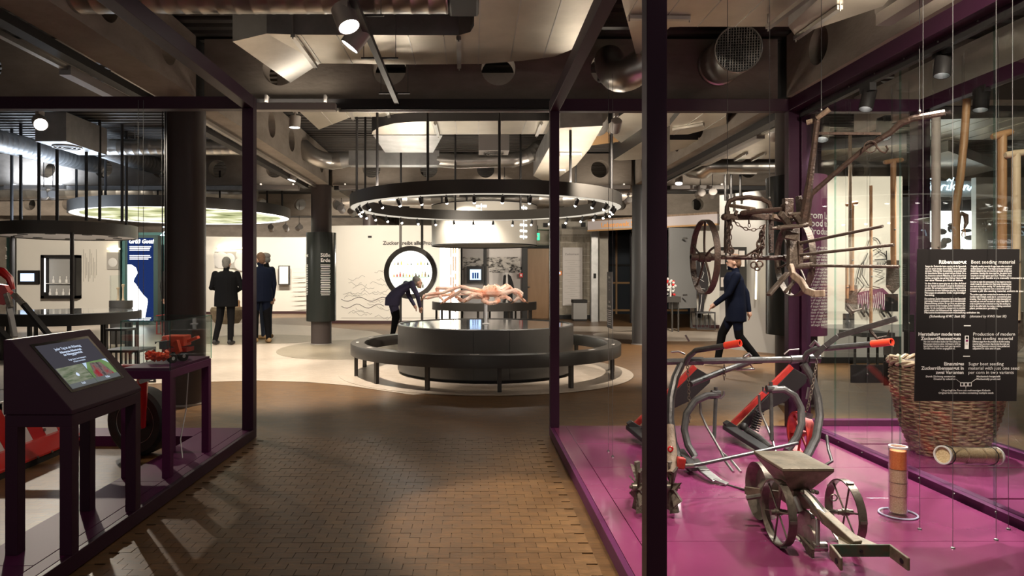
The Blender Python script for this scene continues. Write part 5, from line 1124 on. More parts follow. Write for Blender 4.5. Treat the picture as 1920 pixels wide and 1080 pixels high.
for p_, q_ in (((gx0,gy0),(gx1,gy0)), ((gx1,gy0),(gx1,gy1)), ((gx0,gy1),(gx1,gy1)), ((gx0,gy0),(gx0,gy1))): M().bar((*p_,1.04), (*q_,1.04), 0.005, 0.005, up=(0,0,1)).build('glass_edge', MT['glass_edge_teal'], gs, smooth=0)
M().tube([V(-1.95,4.7,0.68), V(-1.96,4.68,0.4), V(-1.99,4.66,0.2), V(-1.95,4.6,ZB+0.01)], 0.004, 5).build('cable', MT['white_paint'], gs)
mh = thing('model_harvester', (-1.99, 4.5, 0.752), 'orange-red toy beet harvester inside the glass box', 'model')
def B(px0, px1, py0, py1, Y, dy): a, b = at(px0,py1,Y), at(px1,py0,Y); return (a.x, b.x, Y, Y+dy, a.z, b.z)
M().box(*B(303,344,630,650,4.52,0.13)).build('tank', MT['orange_red'], mh, smooth=0, bevel=0.006)
M().prism([at(298,640,4.5), at(312,632,4.5), at(318,655,4.5), at(304,655,4.5)], (0,0.12,0)).build('hood', MT['orange_red'], mh, smooth=0, bevel=0.004)
M().box(*B(298,312,640,655,4.46,0.1)).build('cab', MT['black_gloss'], mh, smooth=0, bevel=0.003)
M().bar(at(293,641,4.44), at(316,639,4.44), 0.05, 0.004, up=(0,0,1)).build('cab_roof', MT['black'], mh, smooth=0)
M().tube([at(293,641,4.44), at(291,645,4.44)], 0.004, 5).build('mirror', MT['black'], mh)
M().bar(at(340,645,4.6), at(372,632,4.6), 0.045, 0.02, up=(0,0,1)).build('unloading_chute', MT['orange_red'], mh, smooth=0, bevel=0.002)
M().bar(at(330,640,4.5), at(336,662,4.48), 0.02, 0.05).build('elevator', MT['orange_red'], mh, smooth=0)
M().box(*B(305,350,652,660,4.5,0.12)).build('chassis', MT['red'], mh, smooth=0)
for px, py, Y, r_ in ((323,664,4.42,0.03), (343,660,4.52,0.034), (318,664,4.58,0.03), (340,658,4.66,0.034)):
    c = at(px,py,Y); c.z = 0.752 + r_; w_ = M().lathe([(0.012,-0.012),(r_,-0.012),(r_,0.012),(0.012,0.012)], c, (0.85,-0.5,0), 20, closed=True).build('wheel', MT['rubber'], mh); M().cyl(c - V(.01,-.006,0), c + V(.010,-.006,0), 0.013, n=12).build('wheel_hub', MT['white_paint'], w_)
hd = M()
for k in range(26): hd.obox(at(277 + (k%9)*5 + random.uniform(-2,2), 660 + (k//9)*5 + random.uniform(-2,2) + 2, 4.36 + random.uniform(0,0.06)), (0.02, 0.03, 0.016), Euler((random.uniform(-1,1), random.uniform(-1,1), 0)).to_matrix())
hd.bar(at(274,672,4.38), at(320,668,4.42), 0.04, 0.012)
hd.build('header', MT['orange_red'], mh, smooth=0)
# ================================================================ red farm machine behind the desk
rm = thing('red_machine', (-2.8, 4.7, 0), 'bright red farm machine with rubber wheel and striped warning board', 'farm machine')
tc = V(-2.44, 5.04, 0.252)
ty = M().lathe([(0.15,-0.06),(0.165,-0.075),(0.22,-0.08),(0.245,-0.06),(0.25,0.0),(0.245,0.06),(0.22,0.08),(0.165,0.075),(0.15,0.06)], tc, (-0.25,-1,0), 48, closed=True).build('tyre', MT['rubber'], rm)
M().lathe([(0.0,0.02),(0.05,0.04),(0.10,0.0),(0.14,0.03),(0.155,0.06),(0.15,0.07)], tc, (-0.25,-1,0), 36).build('wheel_rim', MT['dark_steel'], ty)
M().torus(tc + V(-0.25,-1,0).normalized()*0.066, (-0.25,-1,0), 0.158, 0.004, 40, 6).build('rim_edge', MT['steel'], ty)
M().lathe([(0,0.03),(0.045,0.03),(0.045,0.06),(0.028,0.07),(0,0.07)], tc, (-0.25,-1,0), 20).build('hub', MT['steel'], ty)
fk = [at(268,690,4.75), at(267,730,4.8), at(266,770,4.85), at(264,800,4.88)]
M().tube(fk, [0.04,0.036,0.03,0.034], 8).build('wheel_fork', MT['red'], rm)
M().cyl(fk[-1] - V(0,0.04,0), fk[-1] + V(0,0.1,0), 0.018, n=12).build('axle_bolt', MT['steel'], rm)
M().bar(at(262,716,4.72), at(292,706,4.72), 0.02, 0.03).build('latch', MT['steel'], rm, smooth=0)
M().box(-2.9, -2.3, 4.72, 4.8, 0.62, 0.70).build('cross_tube', MT['red'], rm, smooth=0, bevel=0.006)
bx_ = -3.2
M().box(bx_-0.02, bx_, 3.7, 5.32, 0.10, 0.46).build('warning_board', MT['white_paint'], rm, smooth=0, bevel=0.004)
for k in range(6):
    y = 3.55 + k*0.30
    pts = [(y, 0.145), (y+0.15, 0.145), (y+0.15+0.12-0.27, 0.495), (y-0.15, 0.495)]
    pts = [(min(max(a,3.705),5.315), b) for a, b in [(y+0.24,0.105),(y+0.39,0.105),(y+0.15,0.455),(y,0.455)]]
    M().prism([V(bx_+0.0005, a, b) for a, b in pts], (0.002,0,0)).build('red_stripe', MT['red'], rm, smooth=0)
for y in (4.55, 4.85, 5.1):
    for z in (0.17, 0.36): M().cyl((bx_, y, z), (bx_+0.012, y, z), 0.012, n=8).build('bolt', MT['steel'], rm)
M().prism([V(bx_,3.7,0.125), V(bx_+0.04,3.7,0.125), V(bx_+0.17,3.7,0.062), V(bx_+0.17,3.7,0.045), V(bx_,3.7,0.06)], (0,1.66,0)).build('red_beam', MT['red'], rm, smooth=0, bevel=0.003)
M().box(bx_+0.145, bx_+0.16, 3.7, 5.36, 0.0, 0.05).build('rubber_skirt', MT['rubber'], rm, smooth=0)
for k in range(10): M().cyl((bx_+0.168, 3.8+k*0.16, 0.054), (bx_+0.18, 3.8+k*0.16, 0.052), 0.008, n=8).build('rivet', MT['steel'], rm)
M().tube([at(-30,505,4.5), at(5,510,4.5), at(18,522,4.5), at(25,543,4.5)], [0.03,0.03,0.024,0.012], 8).build('red_guard', MT['red'], rm)
M().prism([at(-20,530,4.52), at(8,535,4.52), at(16,548,4.52), at(12,570,4.52), at(6,572,4.52), at(-20,568,4.52)], (0,0.05,0)).build('red_plate', MT['red'], rm, smooth=0, bevel=0.003)
M().bar(at(12,550,4.45), at(20,577,4.45), 0.03, 0.03).build('bracket', MT['seeder_steel'], rm, smooth=0, bevel=0.003); M().bar(at(25,551,4.4), at(44,571,4.4), 0.03, 0.03).build('bracket', MT['seeder_steel'], rm, smooth=0, bevel=0.003)
M().bar(at(17,575,4.45), at(28,632,4.4), 0.035, 0.012).build('strap', MT['plastic_grey'], rm, smooth=0)
M().bar(at(42,568,4.42), at(110,650,4.35), 0.04, 0.02).build('strut', MT['black'], rm, smooth=0); M().bar(at(-30,590,4.5), at(20,640,4.45), 0.045, 0.02).build('strut', MT['black'], rm, smooth=0)
M().bar(at(-70,565,4.6), V(-3.45,4.6,0.45), 0.05, 0.04).build('support_arm', MT['red'], rm, smooth=0); M().box(-3.47, -3.2, 4.55, 4.65, 0.35, 0.45).build('support_arm', MT['red'], rm, smooth=0); M().box(-3.2, -2.9, 4.73, 4.79, 0.44, 0.50).build('support_arm', MT['red'], rm, smooth=0); M().bar(V(-2.92,4.76,0.47), V(-2.6,4.76,0.66), 0.05, 0.05).build('support_arm', MT['red'], rm, smooth=0)
# ================================================================ background, left
def pwall(name, px0, Ya, px1, Yb, z0, z1, th, mt):
    a, b = at(px0,0,Ya), at(px1,0,Yb); a.z = b.z = z0; d_ = (b-a).normalized(); n_ = V(-d_.y, d_.x, 0)*th
    if n_.y < 0: n_ = -n_
    return struct(name, M().prism([a, b, b+n_, a+n_], (0,0,z1-z0)), mt, smooth=0)
def card(name, px0, px1, py0, py1, Y, th, mt, label, cat, group=None):
    a, b = at(px0,py1,Y), at(px1,py0,Y); t = thing(name, ((a.x+b.x)/2, Y, a.z), label, cat, group)
    M().box(a.x, b.x, Y, Y+th, a.z, b.z).build('panel', MT[mt], t, smooth=0); return t, a, b
wpl = pwall('wall_partition_left', 27, 21.0, 222, 21.0, 0, 2.66, 0.1, 'white_wall')
for i in range(9): M().box(at(156+i*3,0,20.98).x, at(156.8+i*3,0,20.98).x, 20.985, 21.0, 1.2+0.1*(i%3), 2.2-0.13*(i%4)).build('printed_line', MT['line_grey'], wpl, smooth=0)
pwall('wall_partition_edge', 18, 20.9, 27, 20.9, 0, 2.66, 0.12, 'black')
tw = pwall('wall_partition_teal', -60, 22.0, 16, 22.0, 0, 2.9, 0.1, 'teal_wall'); tw2 = pwall('wall_partition_green', 222, 21.5, 325, 21.5, 0, 2.75, 0.1, 'teal_wall')
text('Zuckerrüben\nErnte', 0.26, at(14,470,21.95), RX, UZ, 'text_white', 'lettering', tw, 'RIGHT', 0.004)
for i in range(7): M().box(at(-40,0,21.98).x, at(14 - 2*(i%3),0,21.98).x, 21.97, 21.99, 1.55-0.1*i, 1.6-0.1*i).build('text_line', MT['text_white'], tw, smooth=0)
ls = thing('slat_screen', tuple(at(318,600,21.0)), 'dark louvred slat screen left of the thick column', 'screen')
for i in range(24): M().box(at(311,0,21).x, at(330,0,21).x, 21.0, 21.1, 0.3+0.085*i, 0.34+0.085*i).build('slat', MT['ink'], ls, smooth=0)
text('Zucker', 0.42, at(299,442,20.9), RX, UZ, 'neon_blue', 'neon_word', tw2, 'LEFT', 0.0, shear=0.3)
t, a, b = card('wall_screen', 33, 72, 507, 533, 20.9, 0.08, 'black', 'small framed screen on the left white wall', 'screen'); M().box(a.x+0.09, b.x-0.13, 20.89, 20.9, a.z+0.09, b.z-0.09).build('display_area', MT['screen_pale'], t, smooth=0)
cbt = thing('lab_cabinet', tuple(at(103,560,20.9)), 'black wall cabinet with laboratory glassware on shelves', 'cabinet')
a, b = at(76,560,20.7), at(143,478,20.7)
for bb in ((a.x,b.x,a.z,a.z+0.09), (a.x,b.x,b.z-0.09,b.z), (a.x,a.x+0.1,a.z,b.z), (b.x-0.14,b.x,a.z,b.z)): M().box(bb[0],bb[1],20.7,20.98,bb[2],bb[3]).build('frame', MT['black'], cbt, smooth=0)
M().box(a.x+.1,b.x-.14,20.96,20.98,a.z+.09,b.z-.09).build('back_panel', MT['grey_wall'], cbt, smooth=0); M().box(a.x+.12,b.x-.16,20.75,20.95,a.z+0.45,a.z+0.47).build('shelf', MT['white_paint'], cbt, smooth=0)
M().box(a.x+.1,a.x+.13,20.72,20.74,a.z+.2,b.z-.1).build('light_strip', MT['glow_white'], cbt, smooth=0)
ORD7 = ['first', 'second', 'third', 'fourth', 'fifth', 'sixth', 'seventh']
for i in range(7):
    x = a.x+0.2+0.1*i; z0 = a.z + (0.48 if i%2 else 0.1); gb = thing('lab_glass', (x,20.85,z0), ORD7[i] + ' white glass flask from the left in the black wall cabinet', 'glassware', 'lab glassware in the cabinet'); M().lathe([(0,0),(0.04,0),(0.04,0.06+0.02*(i%3)),(0.015,0.12),(0.015,0.2),(0,0.2)],(x,20.85,z0),n=12).build('vessel', MT['white_paint'], gb)
ks = thing('screen_kiosk', tuple(at(264,607,19.0)), 'tall kiosk with dark blue video screen and white seated silhouette', 'kiosk')
a, b = at(234,608,19.0), at(296,441,19.0); a.z = 0
M().box(a.x, b.x, 19.0, 19.2, 0, b.z).build('housing', MT['teal_dark'], ks, smooth=0)
a2, b2 = at(239,602,18.98), at(287,446,18.98); scr2 = M().box(a2.x, b2.x, 18.985, 19.0, a2.z, b2.z).build('screen', MT['screen_blue'], ks, smooth=0)
sil = [(239,496),(246,496),(255,502),(258,512),(252,522),(250,528),(254,532),(262,544),(268,552),(276,560),(277,566),(273,590),(271,598),(239,601)]
M().prism([at(x,y,18.98) for x,y in sil][::-1], (0,0.003,0)).build('silhouette', MT['glow_white'], scr2, smooth=0)
text('Grüß Gott!', 0.15, at(241,456,18.97), RX, UZ, 'glow_white', 'screen_lettering', scr2, 'LEFT', 0.004, shear=0.2)
for i in range(6): M().box(at(243,0,18.975).x, at(283-3*(i%3==2)-2*(i%2),0,18.975).x, 18.972, 18.98, at(0,462+i*3.2+(7 if i>2 else 0),18.98).z-0.018, at(0,462+i*3.2+(7 if i>2 else 0),18.98).z).build('text_line', MT['glow_white'], scr2, smooth=0)
t, a, b = card('spheres_poster', 200, 222, 473, 505, 20.9, 0.03, 'line_grey', 'green-grey sphere picture at the edge of the left white wall', 'picture'); M().ball(at(211,492,20.9), (0.14,0.02,0.14), 20, 12).build('printed_sphere', MT['white_paint'], t)
lt = prop(M().box(at(202,0,20.9).x, at(222,0,20.9).x, 20.86, 21.0, at(0,468,20.9).z, at(0,465,20.9).z).build('tube_light', MT['glow_warm'], smooth=0), 'short warm tube light above the left sphere picture', 'lamp')
gv = thing('glass_cylinder_plinth', tuple(at(227,620,13.5)), 'dark round plinth with clear cylinder behind the ring table', 'showcase')
c = V(at(227,0,13.6).x, 13.6, 0); M().lathe([(0,0),(0.2,0),(0.2,0.72),(0.215,0.72),(0.215,0.86),(0,0.86)], c, n=32).build('plinth', MT['anthracite'], gv); M().lathe([(0.2,0.865),(0.2,1.36)], c, n=32).build('glass_cylinder', MT['glass'], gv)
for i in range(2): bo = thing('bone', (c.x-0.06+0.1*i, 13.6, 0.862), ('shorter', 'taller')[i] + ' upright pale bone inside the clear cylinder', 'bone', 'bones in the clear cylinder'); M().lathe([(0,0),(0.03,0),(0.018,0.05),(0.016,0.2+0.05*i),(0.035,0.25+0.06*i),(0,0.27+0.06*i)], (c.x-0.06+0.1*i,13.6,0.862), n=12).build('bone_body', MT['wood_pale'], bo)
def stool(px, Y, w_, h_, label, mt, n_=4):
    x = at(px,0,Y).x; t = thing('stool', (x,Y,0), label, 'stool', 'frame stools'); r = w_/2
    M().box(x-r, x+r, Y-r, Y+r, h_-0.03, h_).build('seat', MT[mt], t, smooth=0)
    for sx in (-1,1):
        for sy in (-1,1): M().box(x+sx*(r-0.012)-0.012, x+sx*(r-0.012)+0.012, Y+sy*(r-0.012)-0.012, Y+sy*(r-0.012)+0.012, 0, h_-0.03).build('leg', MT[mt], t, smooth=0)
    for k in range(1, n_): 
        for sy in (-1,1): M().cyl((x-r+w_*k/n_, Y+sy*(r-0.012), 0.01), (x-r+w_*k/n_, Y+sy*(r-0.012), h_-0.03), 0.007, n=6).build('bar', MT[mt], t)
    for sy in (-1,1): M().box(x-r, x+r, Y+sy*(r-0.012)-0.01, Y+sy*(r-0.012)+0.01, 0.0, 0.022).build('foot_rail', MT[mt], t, smooth=0)
stool(243, 8.3, 0.44, 0.45, 'low dark frame stool just behind the glass showcase', 'dark_steel'); stool(227, 9.6, 0.30, 0.60, 'taller narrow frame stool behind the low dark one', 'dark_steel')
stool(316, 16.0, 0.4, 0.45, 'reddish frame stool half hidden by the thick column', 'red_dull'); stool(1318, 17.6, 0.48, 0.44, 'blue-grey barred frame stool before the drawn standing man', 'column_steel')
# rear white wall fittings
t, a, b = card('framed_picture', 522, 543, 498, 534, 24.75, 0.06, 'ink', 'white picture in a thin black frame on the rear wall', 'picture'); M().box(a.x+0.035, b.x-0.05, 24.74, 24.75, a.z+0.03, b.z-0.03).build('mount', MT['white_paint'], t, smooth=0)
t, a, b = card('spheres_picture', 396, 456, 472, 503, 24.85, 0.03, 'line_grey', 'wide green-grey picture of pale spheres behind the grey haired man', 'picture')
for x, y, r_ in ((405,480,0.12),(415,488,0.3),(450,478,0.16),(452,495,0.25),(430,485,0.2)): M().ball(at(x,y,24.85), (r_,0.015,r_), 20, 10).build('printed_sphere', MT['white_paint'], t)
prop(M().box(at(408,0,24.8).x, at(458,0,24.8).x, 24.76, 24.9, at(0,466.5,24.8).z, at(0,463.5,24.8).z).build('tube_light', MT['glow_warm'], smooth=0), 'long warm tube light above the wide sphere picture', 'lamp')
for i in range(8): 
    p = at(560, 505+i*7, 24.3); M().box(p.x-0.2, p.x+0.15+0.05*(i%3), 24.28, 24.3, p.z, p.z+0.02).build('text_line', MT['line_grey'], wallA, smooth=0)
sb = thing('stone_table', tuple(at(428,630,15.2)), 'brown rough half-shell table on slim legs behind the grey haired man', 'table')
c = V(at(426,0,15.2).x, 15.2, 0); M().lathe([(0,0.28),(0.25,0.3),(0.33,0.42),(0.36,0.60),(0.33,0.66),(0,0.66)], c, n=28).build('shell', MT['stone_bowl'], sb); M().lathe([(0,0.662),(0.32,0.662)], c, n=28).build('cut_face', MT['wood_pale'], sb)
for s_ in (-0.2, 0.13): M().cyl(c+V(s_,0,0), c+V(s_,0,0.32), 0.02, n=8).build('leg', MT['dark_steel'], sb)
for i in range(3): wb = thing('wooden_figure', (c.x+0.1+0.08*i, 15.2, 0.664), ('left', 'middle', 'right')[i] + ' one of the tiny carved figures on the rough brown table', 'figurine', 'tiny wooden figures'); M().lathe([(0,0),(0.035,0),(0.02,0.06),(0.03,0.12),(0,0.17)], (c.x+0.1+0.08*i,15.2,0.664), n=10).build('figure', MT['wood_brown'], wb)
# curved wall drawing and title
def onB(px, py):   # point on the middle curved wall
    X = (px-CX)*19.6/F
    for _ in range(4): Y = 28.55 - math.sqrt(9.003**2 - (X+2.2)**2); X = (px-CX)*Y/F
    return at(px, py, Y)
text('Zucker treibt alle Prozesse', 0.155, onB(718,459)-V(0,0.03,0), RX, UZ, 'line_dark', 'lettering', wallB, 'LEFT', 0.003)
M().box(onB(690,0).x, onB(697,0).x, onB(693,0).y-0.012, onB(693,0).y, onB(0,446).z if False else at(693,446,19.6).z, at(693,442,19.6).z).build('number_plate', MT['ink'], wallB, smooth=0)
rnd = random.Random(3)
for k in range(26):
    x, y = rnd.uniform(635,735), rnd.uniform(505,598); pts = []
    for j in range(9): pts.append(onB(x, y) - V(0,0.002,0)); x += rnd.uniform(1,6); y += rnd.uniform(-4,4)
    line_on(wallB, pts, 0.006, 'line_grey')
for y0, x0, x1 in ((561,640,730),(574,640,720)): line_on(wallB, [onB(x0+i*(x1-x0)/14, y0+4*math.sin(i*0.9)) - V(0,0.002,0) for i in range(15)], 0.008, 'line_dark')
line_on(wallB, [onB(640+i*14, 596) - V(0,0.002,0) for i in range(15)], 0.006, 'line_grey')
# round vitrine
RC = V(at(771,0,16).x, 16.0, at(0,511,16).z)
rv = thing('round_vitrine', (RC.x, 16, 0), 'round dark ringed glass showcase between two posts with bottles', 'showcase')
M().lathe([(0.50,-0.2),(0.615,-0.2),(0.615,0.2),(0.50,0.2)], RC, (0,1,0), 72, closed=True).build('ring_frame', MT['anthracite'], rv)
M().lathe([(0,0.15),(0.5,0.15)], RC, (0,1,0), 48).build('lit_back', MT['white_wall'], rv); M().lathe([(0.485,-0.1),(0.498,-0.1),(0.498,0.14),(0.485,0.14)], RC, (0,1,0), 48, closed=True).build('light_strip', MT['glow'], rv)
M().lathe([(0,-0.17),(0.5,-0.17)], RC, (0,1,0), 48).build('glass_pane', MT['glass'], rv)
for px in (751, 791.5): 
    x = at(px,0,16).x; M().box(x-0.028, x+0.028, 15.97, 16.03, RC.z+0.55, ZC).build('post', MT['anthracite'], rv, smooth=0); M().box(x-0.028, x+0.028, 15.97, 16.03, 0, RC.z-0.55).build('post', MT['anthracite'], rv, smooth=0)
lt_ = bpy.data.lights.new('vitrine_light','POINT'); lt_.energy = 22; lt_.shadow_soft_size = 0.1; lt_.color = NEUT; o = bpy.data.objects.new('vitrine_light', lt_); COL.objects.link(o); o.parent = rv; o.location = RC + V(0,0,0.36) - ORG[rv]
ORD = ['leftmost', 'second', 'third', 'fourth', 'fifth', 'sixth', 'seventh', 'eighth', 'ninth', 'tenth', 'eleventh', 'twelfth']
BN = dict(amber='amber bottle', white_paint='white jar', wood_brown='brown bottle', ink='black bottle', alarm_red='red bottle', seeds='sandy jar', iron_old='dark brown jar')
for k, (dz, n_) in enumerate(((0.175,11),(-0.10,12),(-0.36,6))):
    hw = math.sqrt(0.48**2 - dz**2); sh_ = M().box(RC.x-hw, RC.x+hw, 15.9, 16.12, RC.z+dz-0.012, RC.z+dz).build('glass_shelf', MT['glass_edge'], rv, smooth=0)
    for i in range(n_):
        x = RC.x - hw*0.86 + 1.72*hw*i/(n_-1); hb_ = rnd.choice((0.045,0.055,0.075,0.10)); mt = rnd.choice(('amber','white_paint','wood_brown','ink','alarm_red','seeds','iron_old'))
        bo = thing('bottle', (x,16.0,RC.z+dz), '%s %s on the %s shelf of the round vitrine' % (ORD[i], BN[mt], ('top','middle','bottom')[k]), 'bottle', 'bottles on the %s vitrine shelf' % ('top','middle','bottom')[k])
        M().lathe([(0,0.001),(0.018,0.001),(0.018,hb_*0.65),(0.008,hb_*0.8),(0.008,hb_),(0,hb_)], (x,16.0,RC.z+dz), n=12).build('bottle_body', MT[mt], bo); M().lathe([(0,hb_),(0.010,hb_),(0.010,hb_+0.011),(0,hb_+0.011)], (x,16.0,RC.z+dz), n=10).build('cap', MT[rnd.choice(('ink','alarm_red','white_paint'))], bo)
# light boxes behind the crab
lb = thing('light_box', tuple(at(842,598,18.2)), 'tall glowing light box panel with brown striped samples behind the crab', 'light box')
a, b = at(825,598,18.2), at(859,458,18.2); M().box(a.x, b.x, 18.2, 18.3, 0.12, 2.3).build('lit_panel', MT['glow'], lb, smooth=0); M().box(a.x, b.x, 18.15, 18.32, 0, 0.14).build('base', MT['black'], lb, smooth=0)
for px, w_, z0, z1 in ((836,0.012,0.3,2.2),(841,0.02,1.1,2.25),(845.5,0.03,0.5,2.2),(850,0.03,1.0,2.3),(854,0.03,0.4,2.2)):
    x = at(px,0,18.18).x; z = z0
    while z < z1: L_ = rnd.uniform(0.12,0.4); M().box(x-w_/2, x+w_/2, 18.185, 18.2, z, min(z1,z+L_)).build('sample_strip', MT[rnd.choice(('wood_brown','amber','seeds','wood_pale'))], lb, smooth=0); z += L_ + rnd.uniform(0.02,0.2)
# photo wall behind
pw_ = pwall('wall_partition_photo', 858, 21.0, 978, 21.0, 0, 2.5, 0.08, 'paper')
def printmat(name, c0, c1, scale, stretch, lo, hi):
    m = mat(name, c0, 0.8, col2=c1, scale=scale, stretch=stretch); r = [n for n in m.node_tree.nodes if n.type == 'VALTORGB'][0]; r.color_ramp.elements[0].position = lo; r.color_ramp.elements[1].position = hi; return m
printmat('old_photo', (0.05,0.045,0.04), (0.62,0.58,0.54), 3.2, (1.6,1,3.2), 0.40, 0.52); printmat('crowd_photo', (0.03,0.03,0.03), (0.60,0.56,0.52), 7, (1.5,1,2.2), 0.46, 0.58)
M().box(at(866,0,20.98).x, at(976,0,20.98).x, 20.985, 21.0, at(0,506,21).z, at(0,482,21).z).build('factory_print', MT['old_photo'], pw_, smooth=0)
M().prism([at(918,511,20.97), at(978,511,20.97), at(978,500,20.97), at(918,508,20.97)], (0,0.02,0)).build('crowd_print', MT['crowd_photo'], pw_, smooth=0)
for px in (862, 909.5, 984): x = at(px,0,20.9).x; prop(M().box(x-(0.05 if px == 909.5 else 0.085), x+(0.05 if px == 909.5 else 0.085), 20.86, 20.95, 0, 2.5).build('upright', MT['black'], smooth=0), {862:'black upright post right of the light box', 909.5:'thin black upright post right of the small screen', 984:'black upright post left of the brown door'}[px], 'post')
t, a, b = card('wall_screen', 875, 908, 499, 531, 20.8, 0.08, 'black', 'black framed screen with blue picture behind the crab', 'screen'); M().box(a.x+0.1, b.x-0.1, 20.79, 20.8, a.z+0.1, b.z-0.1).build('display_area', MT['screen_pale'], t, smooth=0)
for i in range(3): M().box(a.x+0.17+0.07*i, a.x+0.22+0.07*i, 20.785, 20.79, a.z+0.14, a.z+0.32).build('figure_shadow', MT['screen_blue'], t, smooth=0)
mc = thing('printed_man', tuple(at(952,585,20.6)), 'life-size black and white print of a bearded man in a dark coat', 'cut-out')
def flat(par, pts, Y, th, mt, name): return M().prism([at(x,y,Y) for x,y in pts][::-1], (0,th,0)).build(name, MT[mt], par, smooth=0)
flat(mc, [(944,517),(948,514),(953,514),(958,518),(962,530),(964,540),(961,546),(962,602),(944,602),(945,548),(942,543),(943,530)], 20.6, 0.02, 'ink', 'coat'); flat(mc, [(949,516),(952,516),(953,540),(950,548),(948,540)], 20.58, 0.01, 'text_white', 'shirt'); M().ball(at(950,509,20.6), (0.065,0.03,0.085), 14, 9).build('head', MT['paper'], mc); flat(mc, [(947,511),(953,511),(952,516),(950,518),(948,516)], 20.555, 0.01, 'text_white', 'beard')

d1 = struct('door_1', M().box(at(984,0,22.3).x, at(1036,0,22.3).x, 22.3, 22.36, 0, at(0,466,22.3).z), 'door_wood', smooth=0)

M().tube([at(989,539,22.2), at(989,538,22.18), at(994,538,22.18)], 0.02, 8).build('door_handle', MT['steel'], d1)
struct('trim_door', M().box(at(978,0,22.35).x, at(986,0,22.35).x, 22.25, 22.45, 0, 2.45).box(at(978,0,22.35).x, at(1040,0,22.35).x, 22.25, 22.45, at(0,466,22.3).z, at(0,460,22.3).z), 'ink', smooth=0)
struct('wall_above_door', M().box(at(975,0,22.5).x, at(1042,0,22.5).x, 22.46, 22.7, at(0,460,22.3).z, ZC), 'concrete', smooth=0)
t, a, b = card('exit_sign', 1004, 1012, 437, 450, 21.86, 0.1, 'green_sign', 'lit green emergency exit sign beside the white lantern', 'sign'); M().cyl((b.x-0.06,21.91,b.z-0.01), (b.x-0.06,21.91,3.0), 0.01, n=6).build('hanger', MT['dark_steel'], t); M().prism([at(1006,446,21.85), at(1010,443,21.85), at(1006,440,21.85)], (0,0.005,0)).build('arrow', MT['text_white'], t, smooth=0)
t, a, b = card('fire_alarm', 974, 980, 512, 520, 20.8, 0.08, 'alarm_red', 'small red fire alarm box left of the brown door', 'alarm'); M().box(a.x+0.03, b.x-0.03, 20.79, 20.8, a.z+0.03, b.z-0.03).build('window', MT['text_white'], t, smooth=0)
# block wall with notice, bin, portal
bw = struct('wall_block', M().box(at(1036,0,21.9).x, at(1112,0,21.9).x, 21.9, 22.1, 0, at(0,430,21.9).z), 'mortar', smooth=0)
x0_, x1_ = at(1036,0,21.9).x, at(1110,0,21.9).x; bl0 = None; rw = 0; z = 0.14
while z < 2.7:
    x = x0_ - (0.2 if rw % 2 else 0)
    while x < x1_:
        xa_, xb_ = max(x, x0_)+0.008, min(x+0.4, x1_)-0.008
        if xb_ - xa_ > 0.05: M().box(xa_, xb_, 21.87, 21.9, z+0.008, min(z+0.21, 2.72)-0.008).build('block', MT['block'], bw, smooth=0)
        x += 0.4
    z += 0.21; rw += 1
M().box(x0_, x1_, 21.86, 21.9, 0, 0.13).build('skirting', MT['ink'], bw, smooth=0)
struct('wall_lintel', M().box(at(1005,0,22.0).x, at(1300,0,22.0).x, 21.95, 22.2, at(0,430,21.9).z, ZC), 'concrete_pale', smooth=0)
for px, py, lb_ in ((1023,422,'black square wall opening left of the far purple post'),(1058,424,'black square wall opening right above the notice board'),(1094,421,'black square wall opening touching the fascia board')): t, a, b = card('wall_vent', px-4, px+4, py-4, py+4, 21.85, 0.05, 'ink', lb_, 'vent', 'square openings on the block wall')
t, a, b = card('notice_board', 1055, 1092, 464, 573, 21.805, 0.06, 'paper', 'tall pale printed notice board on the block wall', 'board')
text('Zuckerraum', 0.09, (at(1073.5,0,21.69).x, 21.80, at(0,478,21.69).z), RX, UZ, 'line_dark', 'lettering', t, 'CENTER')
for i in range(20): M().box(a.x+0.06+0.09*((i*7)%3), b.x-0.06-0.09*((i*5)%3), 21.798, 21.806, b.z-0.42-0.068*i, b.z-0.41-0.068*i).build('text_line', MT['line_grey'], t, smooth=0)
t = thing('call_point', tuple(at(1049,512,21.8)), 'small orange call point with conduit on the block wall', 'alarm'); M().box(at(1045,0,21.8).x, at(1053,0,21.8).x, 21.78, 21.86, at(0,516,21.8).z, at(0,508,21.8).z).build('box', MT['alarm_orange'], t, smooth=0); M().cyl(at(1049,508,21.83), at(1049,432,21.83), 0.018, n=8).build('conduit', MT['plastic_grey'], t); M().box(at(1047.5,0,21.8).x, at(1050.5,0,21.8).x, 21.77, 21.78, at(0,514,21.8).z, at(0,510,21.8).z).build('window', MT['screen_pale'], t, smooth=0)
t = thing('waste_bin', tuple(at(1087,602,20.9)), 'grey square waste bin with black lid by the block wall', 'bin'); x = at(1087,0,20.9).x; M().box(x-0.21, x+0.21, 20.8, 21.2, 0.05, 0.55).build('body', MT['plastic_grey'], t, smooth=0, bevel=0.01); M().box(x-0.22, x+0.22, 20.79, 21.21, 0.55, 0.65).build('lid', MT['ink'], t, smooth=0, bevel=0.01); M().box(x-0.2, x+0.2, 20.81, 21.19, 0, 0.05).build('foot', MT['ink'], t, smooth=0)
t = thing('steel_post', tuple(at(1114,602,20.6)), 'pale galvanised square post left of the doorway', 'post'); x = at(1114,0,20.6).x; M().box(x-0.1, x+0.1, 20.5, 20.7, 0, 2.75).build('shaft', MT['galv_dull'], t, smooth=0); M().box(x-0.04, x+0.04, 20.48, 20.5, 1.3, 1.45).build('switch', MT['ink'], t, smooth=0)
struct('wall_jamb', M().box(at(1123,0,20.8).x, at(1139,0,20.8).x, 20.7, 21.9, 0, 2.75), 'concrete_pale', smooth=0)
